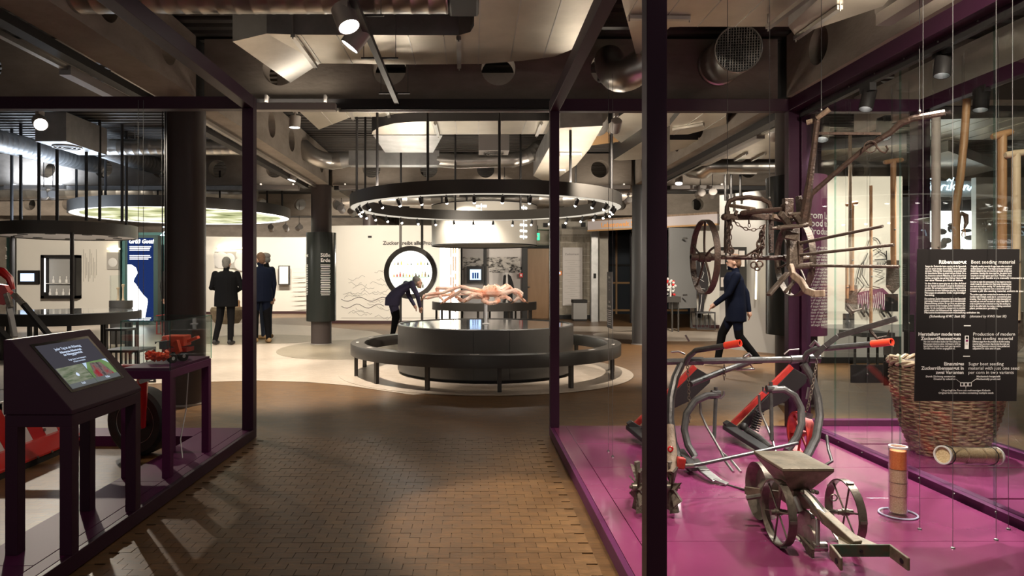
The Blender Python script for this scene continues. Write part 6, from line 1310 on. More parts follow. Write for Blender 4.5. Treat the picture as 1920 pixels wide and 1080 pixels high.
w1 = struct('window_1', M().box(at(1110,0,25).x, at(1300,0,25).x, 25.0, 25.05, 0, 3.4), 'window_dark', smooth=0)
for px in (1140, 1156, 1186, 1215, 1260): M().box(at(px-1.5,0,24.9).x, at(px+1.5,0,24.9).x, 24.9, 25.0, 0, 3.3).build('window_frame', MT['frame_wood'], w1, smooth=0)
for z in (0.1, 1.1, 1.75, 2.9): M().box(at(1115,0,24.9).x, at(1290,0,24.9).x, 24.92, 25.0, z, z+0.07).build('window_frame', MT['frame_wood' if z in (0.1, 1.1) else 'ink'], w1, smooth=0)

prop(M().box(at(1183,0,19.8).x, at(1204,0,19.8).x, 19.8, 19.95, 0, 2.62).build('partition_screen', MT['coat_grey'], smooth=0), 'tall charcoal panel in the doorway left of the grey column', 'partition')
fa0, fa1 = at(1102,0,19.2), at(1345,0,16.9); fd = (fa1-fa0); fd.z = 0; fd.normalize()
fs_ = thing('fascia_sign', (fa0.x, fa0.y, 2.62), 'long pinkish fascia board with orange lettering over the doorway', 'sign')
p0, p1 = V(fa0.x, fa0.y, 2.66), V(fa1.x, fa1.y, 2.66); nn = V(fd.y, -fd.x, 0)
M().prism([p0, p1, p1-nn*0.1, p0-nn*0.1], (0,0,0.24)).build('board', MT['fascia'], fs_, smooth=0)
M().prism([p0+nn*.02-V(0,0,.04), p1+nn*.02-V(0,0,.04), p1-nn*0.1-V(0,0,.04), p0-nn*0.1-V(0,0,.04)], (0,0,0.04)).build('lower_edge', MT['frame_wood'], fs_, smooth=0)
M().prism([p0+nn*.02+V(0,0,.24), p1+nn*.02+V(0,0,.24), p1-nn*0.1+V(0,0,.24), p0-nn*0.1+V(0,0,.24)], (0,0,0.05)).build('upper_edge', MT['wood_old'], fs_, smooth=0)
text('Lebenswelt Scholarship', 0.185, p0 + fd*0.42 + nn*0.006 + V(0,0,0.055), fd, UZ, 'gold_text', 'lettering', fs_, 'LEFT', 0.003)
dl = struct('door_2', M().obox(at(1280,503,17.0), (0.04, 0.9, 2.0), Matrix.Rotation(math.radians(-62),3,'Z')), 'slate_wall', smooth=0)
for py in (447, 553): M().cyl(at(1281,py,16.8), at(1288,py,16.7), 0.02, n=8).build('door_hinge', MT['steel'], dl)
fc = thing('model_table', tuple(at(1258,620,16.6)), 'tall narrow legged table with red and white beads', 'table')
x = at(1262,0,16.6).x; M().box(x-0.22, x+0.16, 16.5, 16.9, 0.72, 0.86).build('top', MT['anthracite'], fc, smooth=0)
for s_ in (-0.18, -0.02, 0.13): M().cyl((x+s_,16.6,0), (x+s_,16.6,0.73), 0.02, n=8).build('leg', MT['anthracite'], fc)
mb = thing('molecule_model', (x-0.03,16.7,0.86), 'bunch of red and white balls on the narrow table', 'model')
for k in range(26): M().ball((x-0.03+rnd.uniform(-.11,.11), 16.7+rnd.uniform(-.08,.08), 0.895+rnd.uniform(0,.4)), 0.034, 8, 6).build('ball', MT[rnd.choice(('alarm_red','white_paint','white_paint'))], mb)
M().cyl((x-0.03,16.7,0.86), (x-0.03,16.7,1.25), 0.02, n=8).build('stem', MT['white_paint'], mb)
# ================================================================ background, right
wf = pwall('wall_partition_figure', 1294, 18.2, 1352, 17.9, 0, 2.72, 0.1, 'white_wall')
M().box(at(1294,0,18.1).x, at(1352,0,18.1).x, 17.84, 17.9, 0, 0.08).build('skirting', MT['skirting'], wf, smooth=0)
pm = thing('drawn_man', tuple(at(1315,590,17.7)), 'dark grey drawn standing man with white outlines on a white wall', 'cut-out')
flat(pm, [(1303,492),(1309,488),(1316,488),(1322,494),(1326,510),(1329,530),(1325,548),(1321,560),(1319,585),(1310,585),(1311,560),(1309,545),(1306,560),(1307,585),(1303,586),(1302,550),(1298,540),(1299,510)], 17.7, 0.02, 'coat_grey', 'figure')
flat(pm, [(1304,584),(1311,583),(1318,590),(1316,597),(1308,596),(1304,590)], 17.7, 0.02, 'ink', 'shoe')
for L_ in ([(1313,492),(1315,505),(1320,512),(1316,522)], [(1302,515),(1310,522),(1320,528)], [(1316,550),(1315,565),(1312,584)], [(1304,528),(1312,540),(1322,542)]): line_on(pm, [at(x,y,17.68) for x,y in L_], 0.006, 'text_white', 'outline')
gp = pwall('wall_partition_grey', 1349, 12.75, 1500, 11.4, 0, 2.85, 0.12, 'grey_wall')
prop(M().cyl(at(1419,480,11.9), at(1417,561,11.9), 0.014, n=10).build('tube_light', MT['glow_warm'], smooth=60), 'slim vertical warm tube light on the grey partition', 'lamp')
t, a, b = card('wall_display', 1351, 1400, 463, 545, 12.1, 0.05, 'ink', 'dark wall display with pale pictures behind the walking visitor', 'display')
for px0, px1, py0, py1 in ((1352,1359,470,495),(1363,1372,475,505),(1376,1384,468,490),(1352,1362,520,538),(1386,1396,470,500)): M().box(at(px0,0,12.09).x, at(px1,0,12.09).x, 12.085, 12.1, at(0,py1,12.09).z, at(0,py0,12.09).z).build('picture', MT['paper'], t, smooth=0)
for px, lb_ in ((1360,'leftmost'), (1371,'middle'), (1388,'rightmost')): 
    x = at(px,0,12.3).x; prop(M().cyl((x,12.3,2.7), (x,12.3,ZC), 0.022, n=8).build('hanging_rod', MT['black'], smooth=60), lb_ + ' of three black rods hanging above the grey partition', 'rod', 'black rods above the grey partition')
wm_ = pwall('wall_partition_right', 1500, 10.5, 1692, 10.5, 0, 2.87, 0.1, 'white_wall')
M().box(at(1500,0,10.5).x, at(1692,0,10.5).x, 10.46, 10.5, 0, 0.09).build('skirting', MT['ink'], wm_, smooth=0)
M().box(at(1545,0,10.5).x, at(1692,0,10.5).x, 10.47, 10.5, 0.09, at(0,608,10.5).z).build('grey_dado', MT['grey_wall'], wm_, smooth=0)
def wrap_text(body, size, c, R, a0, z, mt, name, parent, bold=0.0):
    o = text(body, size, ORG[parent], RX, UZ, mt, name, parent, 'LEFT', bold)
    for v in o.data.vertices:
        t_ = a0 + v.co.x / R; v.co = Vector((c[0] + R*math.cos(t_), c[1] + R*math.sin(t_), z + v.co.z)) - ORG[parent]
    return o
slv = [o for o in COL.objects if o.name.startswith('text_sleeve') and ORG[o].x > 0][0]
for tx, sz, deg, z in (('From Luxury', 0.098, 259, 1.90), ('Good to Mass', 0.098, 256, 1.82), ('Product', 0.098, 266, 1.74), ('The', 0.075, 257, 1.655)): wrap_text(tx, sz, (CRX, 7.1), 0.292, math.radians(deg), z, 'text_white', 'lettering', slv, 0.0015)
for q in range(26): wrap_text('production of sugar beet was at first a luxury good for few'[q % 7: q % 7 + 30 - 6*(q % 9 == 8)], 0.033, (CRX, 7.1), 0.292, math.radians(254), 1.60 - 0.031*q, 'text_white', 'text_line', slv, 0.0006)
bm_ = thing('drawn_bearded_man', tuple(at(1640,600,10.4)), 'large line drawing of a bearded man with violet trousers on the wall', 'drawing')
flat(bm_, [(1605,552),(1612,548),(1655,540),(1668,552),(1672,580),(1660,582),(1640,576),(1612,582)], 10.462, 0.01, 'banner_purple', 'violet_trousers')
def dl_(pts, r=0.008, mt='ink'): line_on(bm_, [at(x,y,10.46) for x,y in pts], r, mt)
dl_([(1639+12*math.cos(t), 463+17*math.sin(t)) for t in [PI*0.95 + PI*1.1*i/14 for i in range(15)]]); dl_([(1637,470),(1645,466),(1652,470)]); dl_([(1640,478),(1650,472),(1660,478),(1662,486),(1640,487)]); dl_([(1627,475),(1622,487),(1612,500),(1606,525),(1602,550)]); dl_([(1662,470),(1663,490),(1655,500),(1640,500)]); dl_([(1620,490),(1616,515),(1628,535),(1650,540)]); dl_([(1640,505),(1655,508),(1645,515),(1658,520),(1642,528)]); dl_([(1608,520),(1620,535),(1600,560)])
for i in range(5): dl_([(1645+i*3, 492), (1645+i*3.2, 500)], 0.006)
for sx in (1612,1622,1650,1662): dl_([(sx,570),(sx+3,585),(sx+9,594)], 0.016)
for k in range(14): x0 = 1606+k*4; dl_([(x0,550+3*math.sin(k)),(x0+1,566),(x0-1,580)], 0.004, 'text_white')
ft = thing('tool_table', tuple(at(1628,690,9.8)), 'dark thin legged table beneath the bearded man drawing', 'table'); a, b = at(1601,630,9.8), at(1662,622,9.8)
M().box(a.x,b.x,9.6,10.2,a.z,b.z).build('top', MT['ink'], ft, smooth=0)
for px in (1603,1628,1645,1660): x = at(px,0,9.8).x; M().cyl((x,9.8,0),(x,9.8,a.z), 0.018, n=8).build('leg', MT['ink'], ft)
wk = pwall('wall_partition_black', 1692, 10.9, 1832, 10.9, 0, 2.6, 0.1, 'black')
M().box(at(1740,0,10.88).x, at(1827,0,10.88).x, 10.84, 10.9, at(0,480,10.88).z, at(0,396,10.88).z).build('lit_panel', MT['glow_white'], wk, smooth=0); M().box(at(1722,0,10.88).x, at(1750,0,10.88).x, 10.83, 10.9, at(0,480,10.88).z, at(0,420,10.88).z).build('lit_panel', MT['glow_white'], wk, smooth=0)
for k in range(12): p = at(rnd.uniform(1725,1820), rnd.uniform(420,462), 10.82); M().ball(p, (rnd.uniform(.03,.1),0.02,rnd.uniform(.02,.06)), 8, 5).build('panel_drawing', MT['coat_grey'], wk)
M().box(at(1726,0,10.88).x, at(1832,0,10.88).x, 10.86, 10.9, 2.6, 2.85).build('neon_board', MT['grey_wall'], wk, smooth=0)
NE = [[(1731,338),(1738,336),(1748,335)], [(1738,336),(1735,346),(1731,357)], [(1733,346),(1744,344)], [(1752,347),(1747,347),(1744,353),(1747,357),(1751,354),(1753,347),(1752,354),(1755,356)], [(1762,334),(1758,347),(1756,357),(1761,357),(1764,351),(1761,347),(1758,350)],
      [(1767,347),(1765,357)], [(1766,351),(1770,347),(1774,348)], [(1778,347),(1775,356),(1779,356)], [(1776,339),(1780,336),(1783,339)], [(1788,333),(1784,346),(1782,357)], [(1783,351),(1792,346)], [(1785,350),(1791,357),(1795,355)], [(1797,353),(1803,350),(1802,347),(1798,349),(1797,355),(1801,357),(1806,354)], [(1809,347),(1807,357)], [(1808,352),(1813,347),(1816,349),(1814,355),(1817,357),(1822,350)]]
for st in NE: M().tube([at(x,y,10.82) for x,y in st], 0.011, 6).build('neon_stroke', MT['neon_blue'], wk)
pwall('wall_partition_far_right', 1830, 10.6, 2250, 10.6, 0, 2.87, 0.1, 'white_wall')
# ================================================================ visitors
import numpy as np
def person(label, loc, yaw, J, mats, hair, torso, cap=None, hscale=1.0, hair_len=0.0):
    """J: joints in local space (x right, y forward, z up). one remeshed body surface; hair and cap are children"""
    R = Matrix.Rotation(yaw, 3, 'Z'); L = Vector(loc)
    t = thing('person', tuple(L), label, 'person')
    m = M(); smp = []
    j = {k: Vector(v) for k, v in J.items()}
    def limb(ks, rs, mi):
        P = [j[k] for k in ks]; m.tube(P, rs, 12)
        for p, r in zip(P, rs): m.ball(p, r*0.99, 12, 8)
        for i in range(len(P)-1):
            for q in range(7): smp.append((*(P[i] + (P[i+1]-P[i])*(q/6)), rs[i] + (rs[i+1]-rs[i])*(q/6), mi))
    TOP, LEG, SKIN, SHOE = 0, 1, 2, 3
    # torso: loft of elliptical slices (centre, rx, ry)
    n_ = 20; vs = []; 
    for c, rx, ry in torso:
        for i in range(n_): a = 2*PI*i/n_; vs.append(Vector(c) + V(rx*math.cos(a), ry*math.sin(a), 0))
        smp.append((*c, (rx+ry)/2, TOP))
        for sx in (-0.5, 0.5): smp.append((c[0]+sx*rx, c[1], c[2], ry*0.9, TOP))
    k = len(torso); fs = [(i*n_+q, i*n_+(q+1)%n_, (i+1)*n_+(q+1)%n_, (i+1)*n_+q) for i in range(k-1) for q in range(n_)] + [tuple(range(n_))[::-1], tuple(range((k-1)*n_, k*n_))]
    m.add(vs, fs)
    for s in ('l', 'r'):
        limb(['sh_'+s, 'el_'+s, 'wr_'+s], [0.068, 0.052, 0.040], TOP)
        limb(['hip_'+s, 'kn_'+s, 'an_'+s], [0.092, 0.068, 0.052], LEG)
        an = j['an_'+s]; fd = j.get('ft_'+s, V(0.15*(1 if s == 'r' else -1)*0.2, 1, 0)); fd = Vector(fd).normalized()
        h_, b_, e_ = an + V(0,0,-0.035) - fd*0.05, an + V(0,0,-0.045) + fd*0.08, an + V(0,0,-0.052) + fd*0.18
        m.tube([h_, b_, e_], [0.043, 0.046, 0.034], 10); m.ball(h_, 0.043); m.ball(e_, 0.034)
        for q in range(6): smp.append((*(h_ + (e_-h_)*(q/5)), 0.045, SHOE))
        # hand: palm and five curled fingers
        wr, el = j['wr_'+s], j['el_'+s]; d = (wr-el).normalized(); side = V(0,0,1).cross(d); side = side.normalized() if side.length > 0.1 else V(1,0,0); nrm = d.cross(side).normalized()
        pal = wr + d*0.055; m.tube([wr, wr + d*0.05, wr + d*0.09], [0.030, 0.038, 0.034], 10)
        for q in range(4): smp.append((*(wr + d*(0.03+0.03*q)), 0.035, SKIN))
        for q, (o_, ln) in enumerate(((-0.030, 0.065), (-0.010, 0.078), (0.010, 0.072), (0.029, 0.055))):
            b0 = wr + d*0.085 + side*o_; b1 = b0 + d*ln*0.5 - nrm*0.008; b2 = b1 + d*ln*0.42 - nrm*0.025; m.tube([b0, b1, b2], [0.0105, 0.010, 0.008], 8); smp.append((*b2, 0.01, SKIN)); smp.append((*b1, 0.01, SKIN))
        th0 = wr + d*0.03 + side*(-0.03 if s == 'r' else 0.03); th1 = th0 + d*0.035 + side*(-0.022 if s == 'r' else 0.022); m.tube([th0, th1, th1 + d*0.03 - nrm*0.01], [0.013, 0.0115, 0.009], 8); smp.append((*th1, 0.012, SKIN))
    hd, nk = j['head'], j['neck']; look = Vector(J.get('look', (0,1,0))).normalized(); sd = look.cross(V(0,0,1)).normalized()
    limb(['neck', 'head'], [0.056, 0.052], SKIN)
    Rh = Matrix((sd, look, V(0,0,1))).transposed()
    def hb(c, r): 
        b = M().ball((0,0,0), r, 16, 12); m.add([hd + Rh @ (Vector(c) + p) for p in b.v], b.f)
    hb((0,0,0.03), (0.075, 0.095, 0.105)); hb((0,0.035,-0.03), (0.058, 0.062, 0.075)); hb((0,0.1,0.0), (0.014,0.02,0.02)); hb((0,0.085,-0.055), (0.026,0.018,0.012)); hb((0,0.07,-0.09), (0.03,0.026,0.022))
    for s_ in (-1, 1): hb((s_*0.078, 0.0, 0.0), (0.012, 0.022, 0.034)); hb((s_*0.03, 0.085, 0.028), (0.02, 0.014, 0.012))
    for q in range(5): smp.append((*(hd + V(0,0,-0.06+0.04*q)), 0.08, SKIN))
    # body -> one continuous surface
    me = bpy.data.meshes.new('tmp'); me.from_pydata([tuple(p*hscale) for p in m.v], [], m.f); ob = bpy.data.objects.new('tmp', me); COL.objects.link(ob)
    r_ = ob.modifiers.new('r', 'REMESH'); r_.mode = 'VOXEL'; r_.voxel_size = 0.010; s2 = ob.modifiers.new('s', 'SMOOTH'); s2.factor = 0.5; s2.iterations = 3
    dg = bpy.context.evaluated_depsgraph_get(); me2 = bpy.data.meshes.new_from_object(ob.evaluated_get(dg)); bpy.data.objects.remove(ob); bpy.data.meshes.remove(me)
    nf = len(me2.polygons); cen = np.empty(nf*3); me2.polygons.foreach_get('center', cen); cen = cen.reshape(-1, 3) / hscale
    sp = np.array(smp); idx = np.zeros(nf, dtype=np.int32)
    for c0 in range(0, nf, 4000):
        dd_ = np.linalg.norm(cen[c0:c0+4000, None, :] - sp[None, :, :3], axis=2) - sp[None, :, 3]; idx[c0:c0+4000] = sp[dd_.argmin(1), 4].astype(np.int32)
    me2.materials.clear()
    for mm in mats: me2.materials.append(MT[mm])
    me2.polygons.foreach_set('material_index', idx); me2.polygons.foreach_set('use_smooth', [True]*nf); me2.transform(R.to_4x4()); me2.name = 'body'
    o = bpy.data.objects.new('body', me2); COL.objects.link(o); o.parent = t; ORG[o] = L
    def child(b, name, mt): 
        b.v = [L + R @ ((hd + Rh @ p) * hscale) for p in b.v]; b.build(name, MT[mt], t, smooth=60)
    hm = M()
    for (c, r) in (((0,-0.018,0.05), (0.083,0.092,0.098)), ((0,-0.055,0.0), (0.07,0.055,0.085+hair_len))): hm.ball(c, r, 18, 12)
    if cap:
        cm = M().ball((0,0.0,0.075), (0.092,0.115,0.07), 18, 12); cm.ball((0,0.1,0.055), (0.07,0.06,0.012), 14, 6); child(cm, 'flat_cap', cap)
        hm = M().ball((0,-0.05,0.0), (0.075,0.055,0.07), 16, 10)
    child(hm, 'hair', hair)
    for s_ in (-1, 1): child(M().ball((s_*0.03, 0.092, 0.022), 0.012, 8, 6), 'eye', 'ink')
    return t
def stand(h=1.75, spread=0.10, **kw):
    J = dict(head=(0,0.03,1.60), neck=(0,0,1.46), sh_l=(-0.19,0,1.40), sh_r=(0.19,0,1.40), el_l=(-0.25,-0.02,1.12), el_r=(0.25,-0.02,1.12), wr_l=(-0.25,0.08,0.88), wr_r=(0.25,0.08,0.88),
             hip_l=(-0.09,0,0.90), hip_r=(0.09,0,0.90), kn_l=(-spread,0.02,0.49), kn_r=(spread,0.02,0.49), an_l=(-spread,0,0.09), an_r=(spread,0,0.09))
    J.update(kw); return J
def coat(hem=0.74, w=0.20, d=0.135, lean=(0,0)):
    out = []
    for z, rx, ry in ((hem, w*1.0, d*1.02), (0.92, w*0.99, d*1.03), (1.08, w*0.93, d), (1.22, w*1.0, d*1.03), (1.34, w*1.06, d), (1.41, w*0.92, d*0.82), (1.46, w*0.45, d*0.6)):
        k = (z - 0.9); out.append(((lean[0]*max(k,0), lean[1]*max(k,0), z), rx, ry))
    return out
person('grey haired visitor from behind in a black suit jacket beside the far left post', (at(424,0,13.3).x, 13.3, 0.004), 0.0,
       stand(spread=0.13, sh_l=(-0.215,0,1.40), sh_r=(0.215,0,1.40), el_l=(-0.30,0.02,1.13), el_r=(0.30,0.02,1.13), wr_l=(-0.14,0.2,1.06), wr_r=(0.14,0.2,1.06), kn_l=(-0.14,0.03,0.49), an_l=(-0.22,0.0,0.09), an_r=(0.08,0,0.09), kn_r=(0.09,0.02,0.49)),
       ['jacket_black', 'trousers_black', 'skin', 'ink'], 'hair_grey', coat(0.76, 0.235, 0.15), hscale=0.985)
person('brown haired visitor in a navy quilted vest and black trousers', (at(489,0,13.75).x, 13.75, 0.004), 0.55,
       stand(spread=0.10, an_r=(0.12,-0.12,0.09), kn_r=(0.11,-0.03,0.49), el_l=(-0.25,0.05,1.12), wr_l=(-0.15,0.25,1.05), look=(-0.3,1,0)), ['vest_navy', 'trousers_black', 'skin', 'shoe_tan'], 'hair_brown', coat(0.80, 0.235, 0.16), hscale=1.045)
person('visitor in a grey flat cap hidden behind the navy vest', (at(500,0,14.6).x, 14.6, 0.004), 1.3, stand(look=(0.2,1,0)), ['jacket_black', 'jeans', 'skin', 'shoe_tan'], 'hair_grey', coat(0.82, 0.19), cap='cap_grey', hscale=1.06)
person('visitor in a grey jumper half hidden behind the thick dark column', (at(327,0,15.0).x, 15.0, 0.004), 0.1, stand(), ['coat_grey', 'jeans', 'skin', 'ink'], 'hair_brown', coat(0.86, 0.20), hscale=1.0)
person('stooping visitor in a bluish purple coat looking into the round vitrine', (at(741,0,14.6).x, 14.6, 0.004), -1.15,
       dict(head=(0,0.50,1.20), neck=(0,0.37,1.20), look=(0.1,1,-0.15), sh_l=(-0.18,0.30,1.18), sh_r=(0.18,0.30,1.18), el_l=(-0.22,0.38,0.92), el_r=(0.24,0.42,0.93), wr_l=(-0.16,0.48,0.72), wr_r=(0.16,0.5,0.70), hip_l=(-0.09,-0.06,0.86), hip_r=(0.09,-0.06,0.86), kn_l=(-0.11,0.03,0.47), kn_r=(0.11,0.0,0.47), an_l=(-0.11,-0.02,0.09), an_r=(0.11,-0.1,0.09)),
       ['coat_purple', 'trousers_black', 'skin', 'ink'], 'hair_grey', [((0,-0.07,0.72),0.20,0.15), ((0,-0.05,0.88),0.20,0.16), ((0,0.06,1.0),0.19,0.17), ((0,0.18,1.10),0.20,0.16), ((0,0.29,1.18),0.19,0.12), ((0,0.34,1.23),0.09,0.07)])
person('walking visitor in a dark navy coat in front of the grey partition', (at(1380,0,10.0).x, 10.0, 0.004), 1.25,
       stand(spread=0.09, kn_r=(0.09,0.2,0.50), an_r=(0.09,0.26,0.10), kn_l=(-0.09,-0.04,0.48), an_l=(-0.09,-0.30,0.15), el_l=(-0.25,0.12,1.13), wr_l=(-0.24,0.3,0.98), el_r=(0.25,-0.16,1.13), wr_r=(0.25,-0.2,0.86)), ['vest_navy', 'trousers_black', 'skin', 'ink'], 'hair_brown', coat(0.70, 0.20, 0.15, (0,0.08)), hscale=0.95)
# ================================================================ hanging information panels
sgY = 3.30
tl, tr_, bl, br_ = at(1721,467,3.28), at(1912,467,3.28), at(1715,752,3.31), at(1906,752,3.31)
sg = thing('information_sign', tuple((bl+br_)/2), 'large black hanging panel with white German and English seed text', 'sign')
su_ = (tr_-tl).normalized(); sd_ = (bl-tl).normalized(); nf_ = su_.cross(-sd_).normalized()
nf_ = nf_ if nf_.y < 0 else -nf_
M().prism([bl, br_, tr_, tl], -nf_*0.006).build('board', MT['sign_black'], sg, smooth=0)
W_, H_ = (tr_-tl).length, (bl-tl).length
def G(u, v): return tl + su_*(W_*u) + sd_*(H_*v) + nf_*0.0012      # u right, v down, both 0..1
def gt(tx, size, u, v, al='LEFT', bold=0.0, mt='text_white', name='lettering', lead=1.0, shear=0.0): return text(tx, size, G(u,v), su_, -sd_, mt, name, sg, al, bold, lead, shear)
s_h, s_b = 0.0245, 0.0128
gt('Rübensaatgut', s_h, 0.478, 0.095, 'RIGHT', 0.0008); gt('Beet seeding material', s_h, 0.522, 0.095)
def justify(lines, u0, u1, v0, dv, last_short=True):
    for i, tx in enumerate(lines):
        o = gt(tx, s_b, u0, v0 + dv*i, 'LEFT', 0.00025, name='text_line')
        xs = [v.co.dot(su_) for v in o.data.vertices]; wd_ = max(xs) - min(xs); want = W_*(u1-u0)
        if not (last_short and i == len(lines)-1):
            k = want / wd_; base = (G(u0,0) - ORG[sg]).dot(su_)
            for v in o.data.vertices: v.co += su_ * ((v.co.dot(su_) - base) * (k-1))
DE1 = ['Saatgut der Zuckerrübe hatte ursprünglich die Eigenschaft,', 'dass aus einem einzigen Korn häufig mehrere Keimlinge', 'sprossen. Während der Samenbildung verwuchsen näm-', 'lich benachbarte Blüten zu einem holzigen Knäuel. Da so', 'eng beisammen stehende Pflänzchen zu stark konkurrieren', 'würden, vereinzelte man auf dem Feld per Hand und ließ', 'nur eine Pflanze pro Knäuel stehen.']
DE2 = ['Um diese Arbeit zu sparen ging man dazu über, die Knäuel', 'vor der Aussaat mechanisch in einsamige Bruchstücke zu', 'zerteilen. Für normierte Aussaatverfahren, wurden solche', 'Bruchstücke mit einer Hüllmasse umgeben. So entstand', 'Pillensaatgut mit einheitlicher Größe und gleichmäßiger', 'Rundung.']
DE3 = ['Die modernen Zuckerrübensorten haben die Eigenschaft', 'mehrsamige Knäuel zu produzieren, durch konventionelle', 'Pflanzenzüchtung verloren. Ihr von Haus aus einsamiges', 'Saatgut kommt auf den heutigen Zuckerrübenfeldern zum', 'Einsatz. Für die mechanisierte Aussaat wird es ebenfalls', 'pilliert, wobei in die Hüllmasse auch die maßgeschneiderte', 'Pflanzenschutzmittelzusammenstellung enthalten ist.']
EN1 = ['Originally, seeding material of sugar beets often produced', 'multiple plants per corn. That happened because neighbour', 'flowers tended to fuse into one woody bundle during seed', 'production. Standing this close together, the plants would', 'compete to strongly against each other. Therefore, all but', 'one plant per bundle were manually removed in the field.']
EN2 = ['In order to make this unnecessary, it was begun to mecha-', 'nically break the bundles into fragments containing just', 'one seed each before seeding. For standardised seeding', 'procedures these fragments were covered with a shell to', 'create a pill: the seeding material, uniform in size and shape.']
EN3 = ['The modern sugar beet varieties lost the tendency to form', 'bundles with multiple seeds due to conventional plant', 'breeding. Their seeding material contains inherently just', 'one seed per corn and are used on today’s beet fields. In', 'order to perform the mechanised sowing, this seeding ma-', 'terial is also pilled with the coating containing customised', 'plant protection products.']
dv = 0.0152
justify(DE1, 0.075, 0.478, 0.118, dv); justify(DE2, 0.075, 0.478, 0.230, dv); justify(DE3, 0.075, 0.478, 0.330, dv)
justify(EN1, 0.522, 0.925, 0.118, dv); justify(EN2, 0.522, 0.925, 0.219, dv); justify(EN3, 0.522, 0.925, 0.302, dv)
gt('(Schenkung KWS Saat SE)', 0.0165, 0.478, 0.447, 'RIGHT', 0.0003, shear=0.25); gt('(donated by KWS Saat SE)', 0.0165, 0.522, 0.447, shear=0.25)
def gbox(u0, u1, v0, v1, mt, name, e=0.0006): M().prism([G(u0,v1), G(u1,v1), G(u1,v0), G(u0,v0)], nf_*e).build(name, MT[mt], sg, smooth=0)
for v in (0.499, 0.700): gbox(0.468, 0.535, v, v+0.006, 'text_white', 'dash')
gt('Herstellung modernen\nZuckerrübensaatguts', 0.0225, 0.440, 0.567, 'RIGHT', 0.0007, lead=0.95); gt('Production of modern\nbeet seeding material', 0.0225, 0.560, 0.567, lead=0.95)
justify(['Hier sind verschiedene Stadien der Herstellung von', 'Pillensaatgut (oben) zu sehen. Schrittweise wird das', 'Saat-Rohware kommt immer mehr gereinigt und in', 'Größe und Form angeglichen.'], 0.075, 0.440, 0.612, dv); justify(['Different stages from the production of pilled seeding', 'material (top) are shown. Step by step the crude see-', 'ding material (bottom) is more and more purified and', 'adjusted in size and shape.'], 0.560, 0.925, 0.612, dv)
gbox(0.480, 0.520, 0.567, 0.655, 'text_white', 'tube_symbol', 0.0004); gbox(0.488, 0.512, 0.573, 0.588, 'sign_black', 'tube_symbol', 0.0008); gbox(0.488, 0.512, 0.593, 0.608, 'purple_plate', 'tube_symbol', 0.0008); gbox(0.488, 0.512, 0.613, 0.628, 'paper', 'tube_symbol', 0.0008)
gt('Einsamiges\nZuckerrübensaatgut in\nzwei Varianten', 0.0225, 0.478, 0.763, 'RIGHT', 0.0007, lead=0.93); gt('Sugar beet seeding\nmaterial with just one seed\nper corn in two variants', 0.0225, 0.522, 0.763, lead=0.93)
gt('Durch Züchtung entstanden\nCreated by selection', 0.0125, 0.395, 0.842, 'RIGHT', 0.0003); gt('Mechanisch hergestellt\nMechanically produced', 0.0125, 0.605, 0.842, 'LEFT', 0.0003); gt('Ursprüngliche Form mit mehrsamigen Knäueln\nOriginal form with bundles containing multiple seeds', 0.0125, 0.505, 0.934, 'CENTER', 0.0003)
for i in range(3): u = 0.445 + 0.038*i; gbox(u, u+0.038, 0.876, 0.902, 'text_white', 'seed_symbol', 0.0004); gbox(u+0.007, u+0.031, 0.881, 0.897, 'sign_black', 'seed_symbol', 0.0008)
for a_, b_ in (((0.398,0.853),(0.445,0.876)), ((0.602,0.853),(0.555,0.876)), ((0.502,0.903),(0.502,0.917))): M().bar(G(*a_), G(*b_), 0.001, 0.001).build('pointer_line', MT['text_white'], sg, smooth=0)
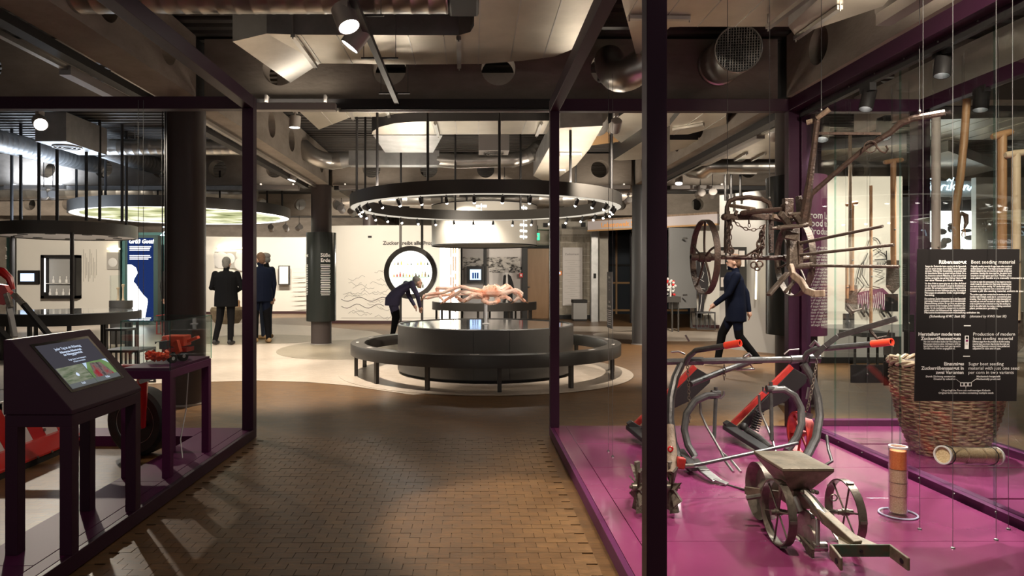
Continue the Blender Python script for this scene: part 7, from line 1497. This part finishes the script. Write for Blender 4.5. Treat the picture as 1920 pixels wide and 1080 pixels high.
for u in (0.06, 0.94):
    p = G(u, 0.0) - nf_*0.008; q = G(u, 1.0) - nf_*0.008; M().cyl(p, V(p.x, p.y, 2.68), 0.0014, n=5).build('suspension_wire', MT['cable'], sg, smooth=0); M().cyl(q, V(q.x, q.y, ZB), 0.0014, n=5).build('suspension_wire', MT['cable'], sg, smooth=0)
    M().lathe([(0,0),(0.01,0),(0.008,0.006),(0,0.008)], (q.x, q.y, ZB), n=12).build('floor_anchor', MT['steel'], sg)
# narrow panel facing the passage
np_ = thing('information_sign', (0.955, 4.74, 0.95), 'narrow grey hanging panel seen almost edge on inside the right case', 'sign')
M().box(0.955, 0.961, 4.655, 4.83, 0.955, 1.345).build('board', MT['slate_wall'], np_, smooth=0)
def nt_(tx, size, z, bold=0.0): text(tx, size, (0.9538, 4.743, z), (0,-1,0), UZ, 'text_white', 'lettering', np_, 'CENTER', bold)
nt_('Rüben', 0.026, 1.30, 0.0008); nt_('Pflug und\nSaat\num\n1900', 0.018, 1.27); nt_('Beet', 0.026, 1.13, 0.0008); nt_('Hackgeräte', 0.024, 1.10, 0.0008)
for i in range(8): M().box(0.9535, 0.955, 4.675+0.008*(i%3), 4.815-0.01*(i%2), 1.075-0.014*i, 1.081-0.014*i).build('text_line', MT['text_white'], np_, smooth=0)
for y in (4.67, 4.815): M().cyl((0.962,y,ZB), (0.962,y,2.7), 0.0014, n=5).build('suspension_wire', MT['cable'], np_, smooth=0); M().lathe([(0,0),(0.01,0),(0.008,0.008),(0,0.01)], (0.962,y,ZB), n=12).build('floor_anchor', MT['steel'], np_)
# column sleeves: white vertical text blocks
for cx, yy, z0, z1, a0, head in ((CLX, 13.5, 0.95, 1.55, -62, 'Süße\nErde'), (CLX, 13.5, 0.95, 1.55, -152, 'Sweet'),):
    sl = [o for o in COL.objects if o.name.startswith('text_sleeve') and abs(ORG[o].x - cx) < 0.01][0]
    a = math.radians(a0); c = V(cx + 0.292*math.cos(a), yy + 0.292*math.sin(a), 0); r_ = V(-math.sin(a), math.cos(a), 0)
    text(head, 0.1, c + V(0,0,1.72), r_, UZ, 'text_white', 'lettering', sl, 'CENTER', 0.002)
    for i in range(18): M().obox(c + V(0,0,1.56-0.034*i), (0.004, 0.19-0.02*(i%3==2), 0.014), Matrix.Rotation(a,3,'Z')).build('text_line', MT['text_white'], sl, smooth=0)
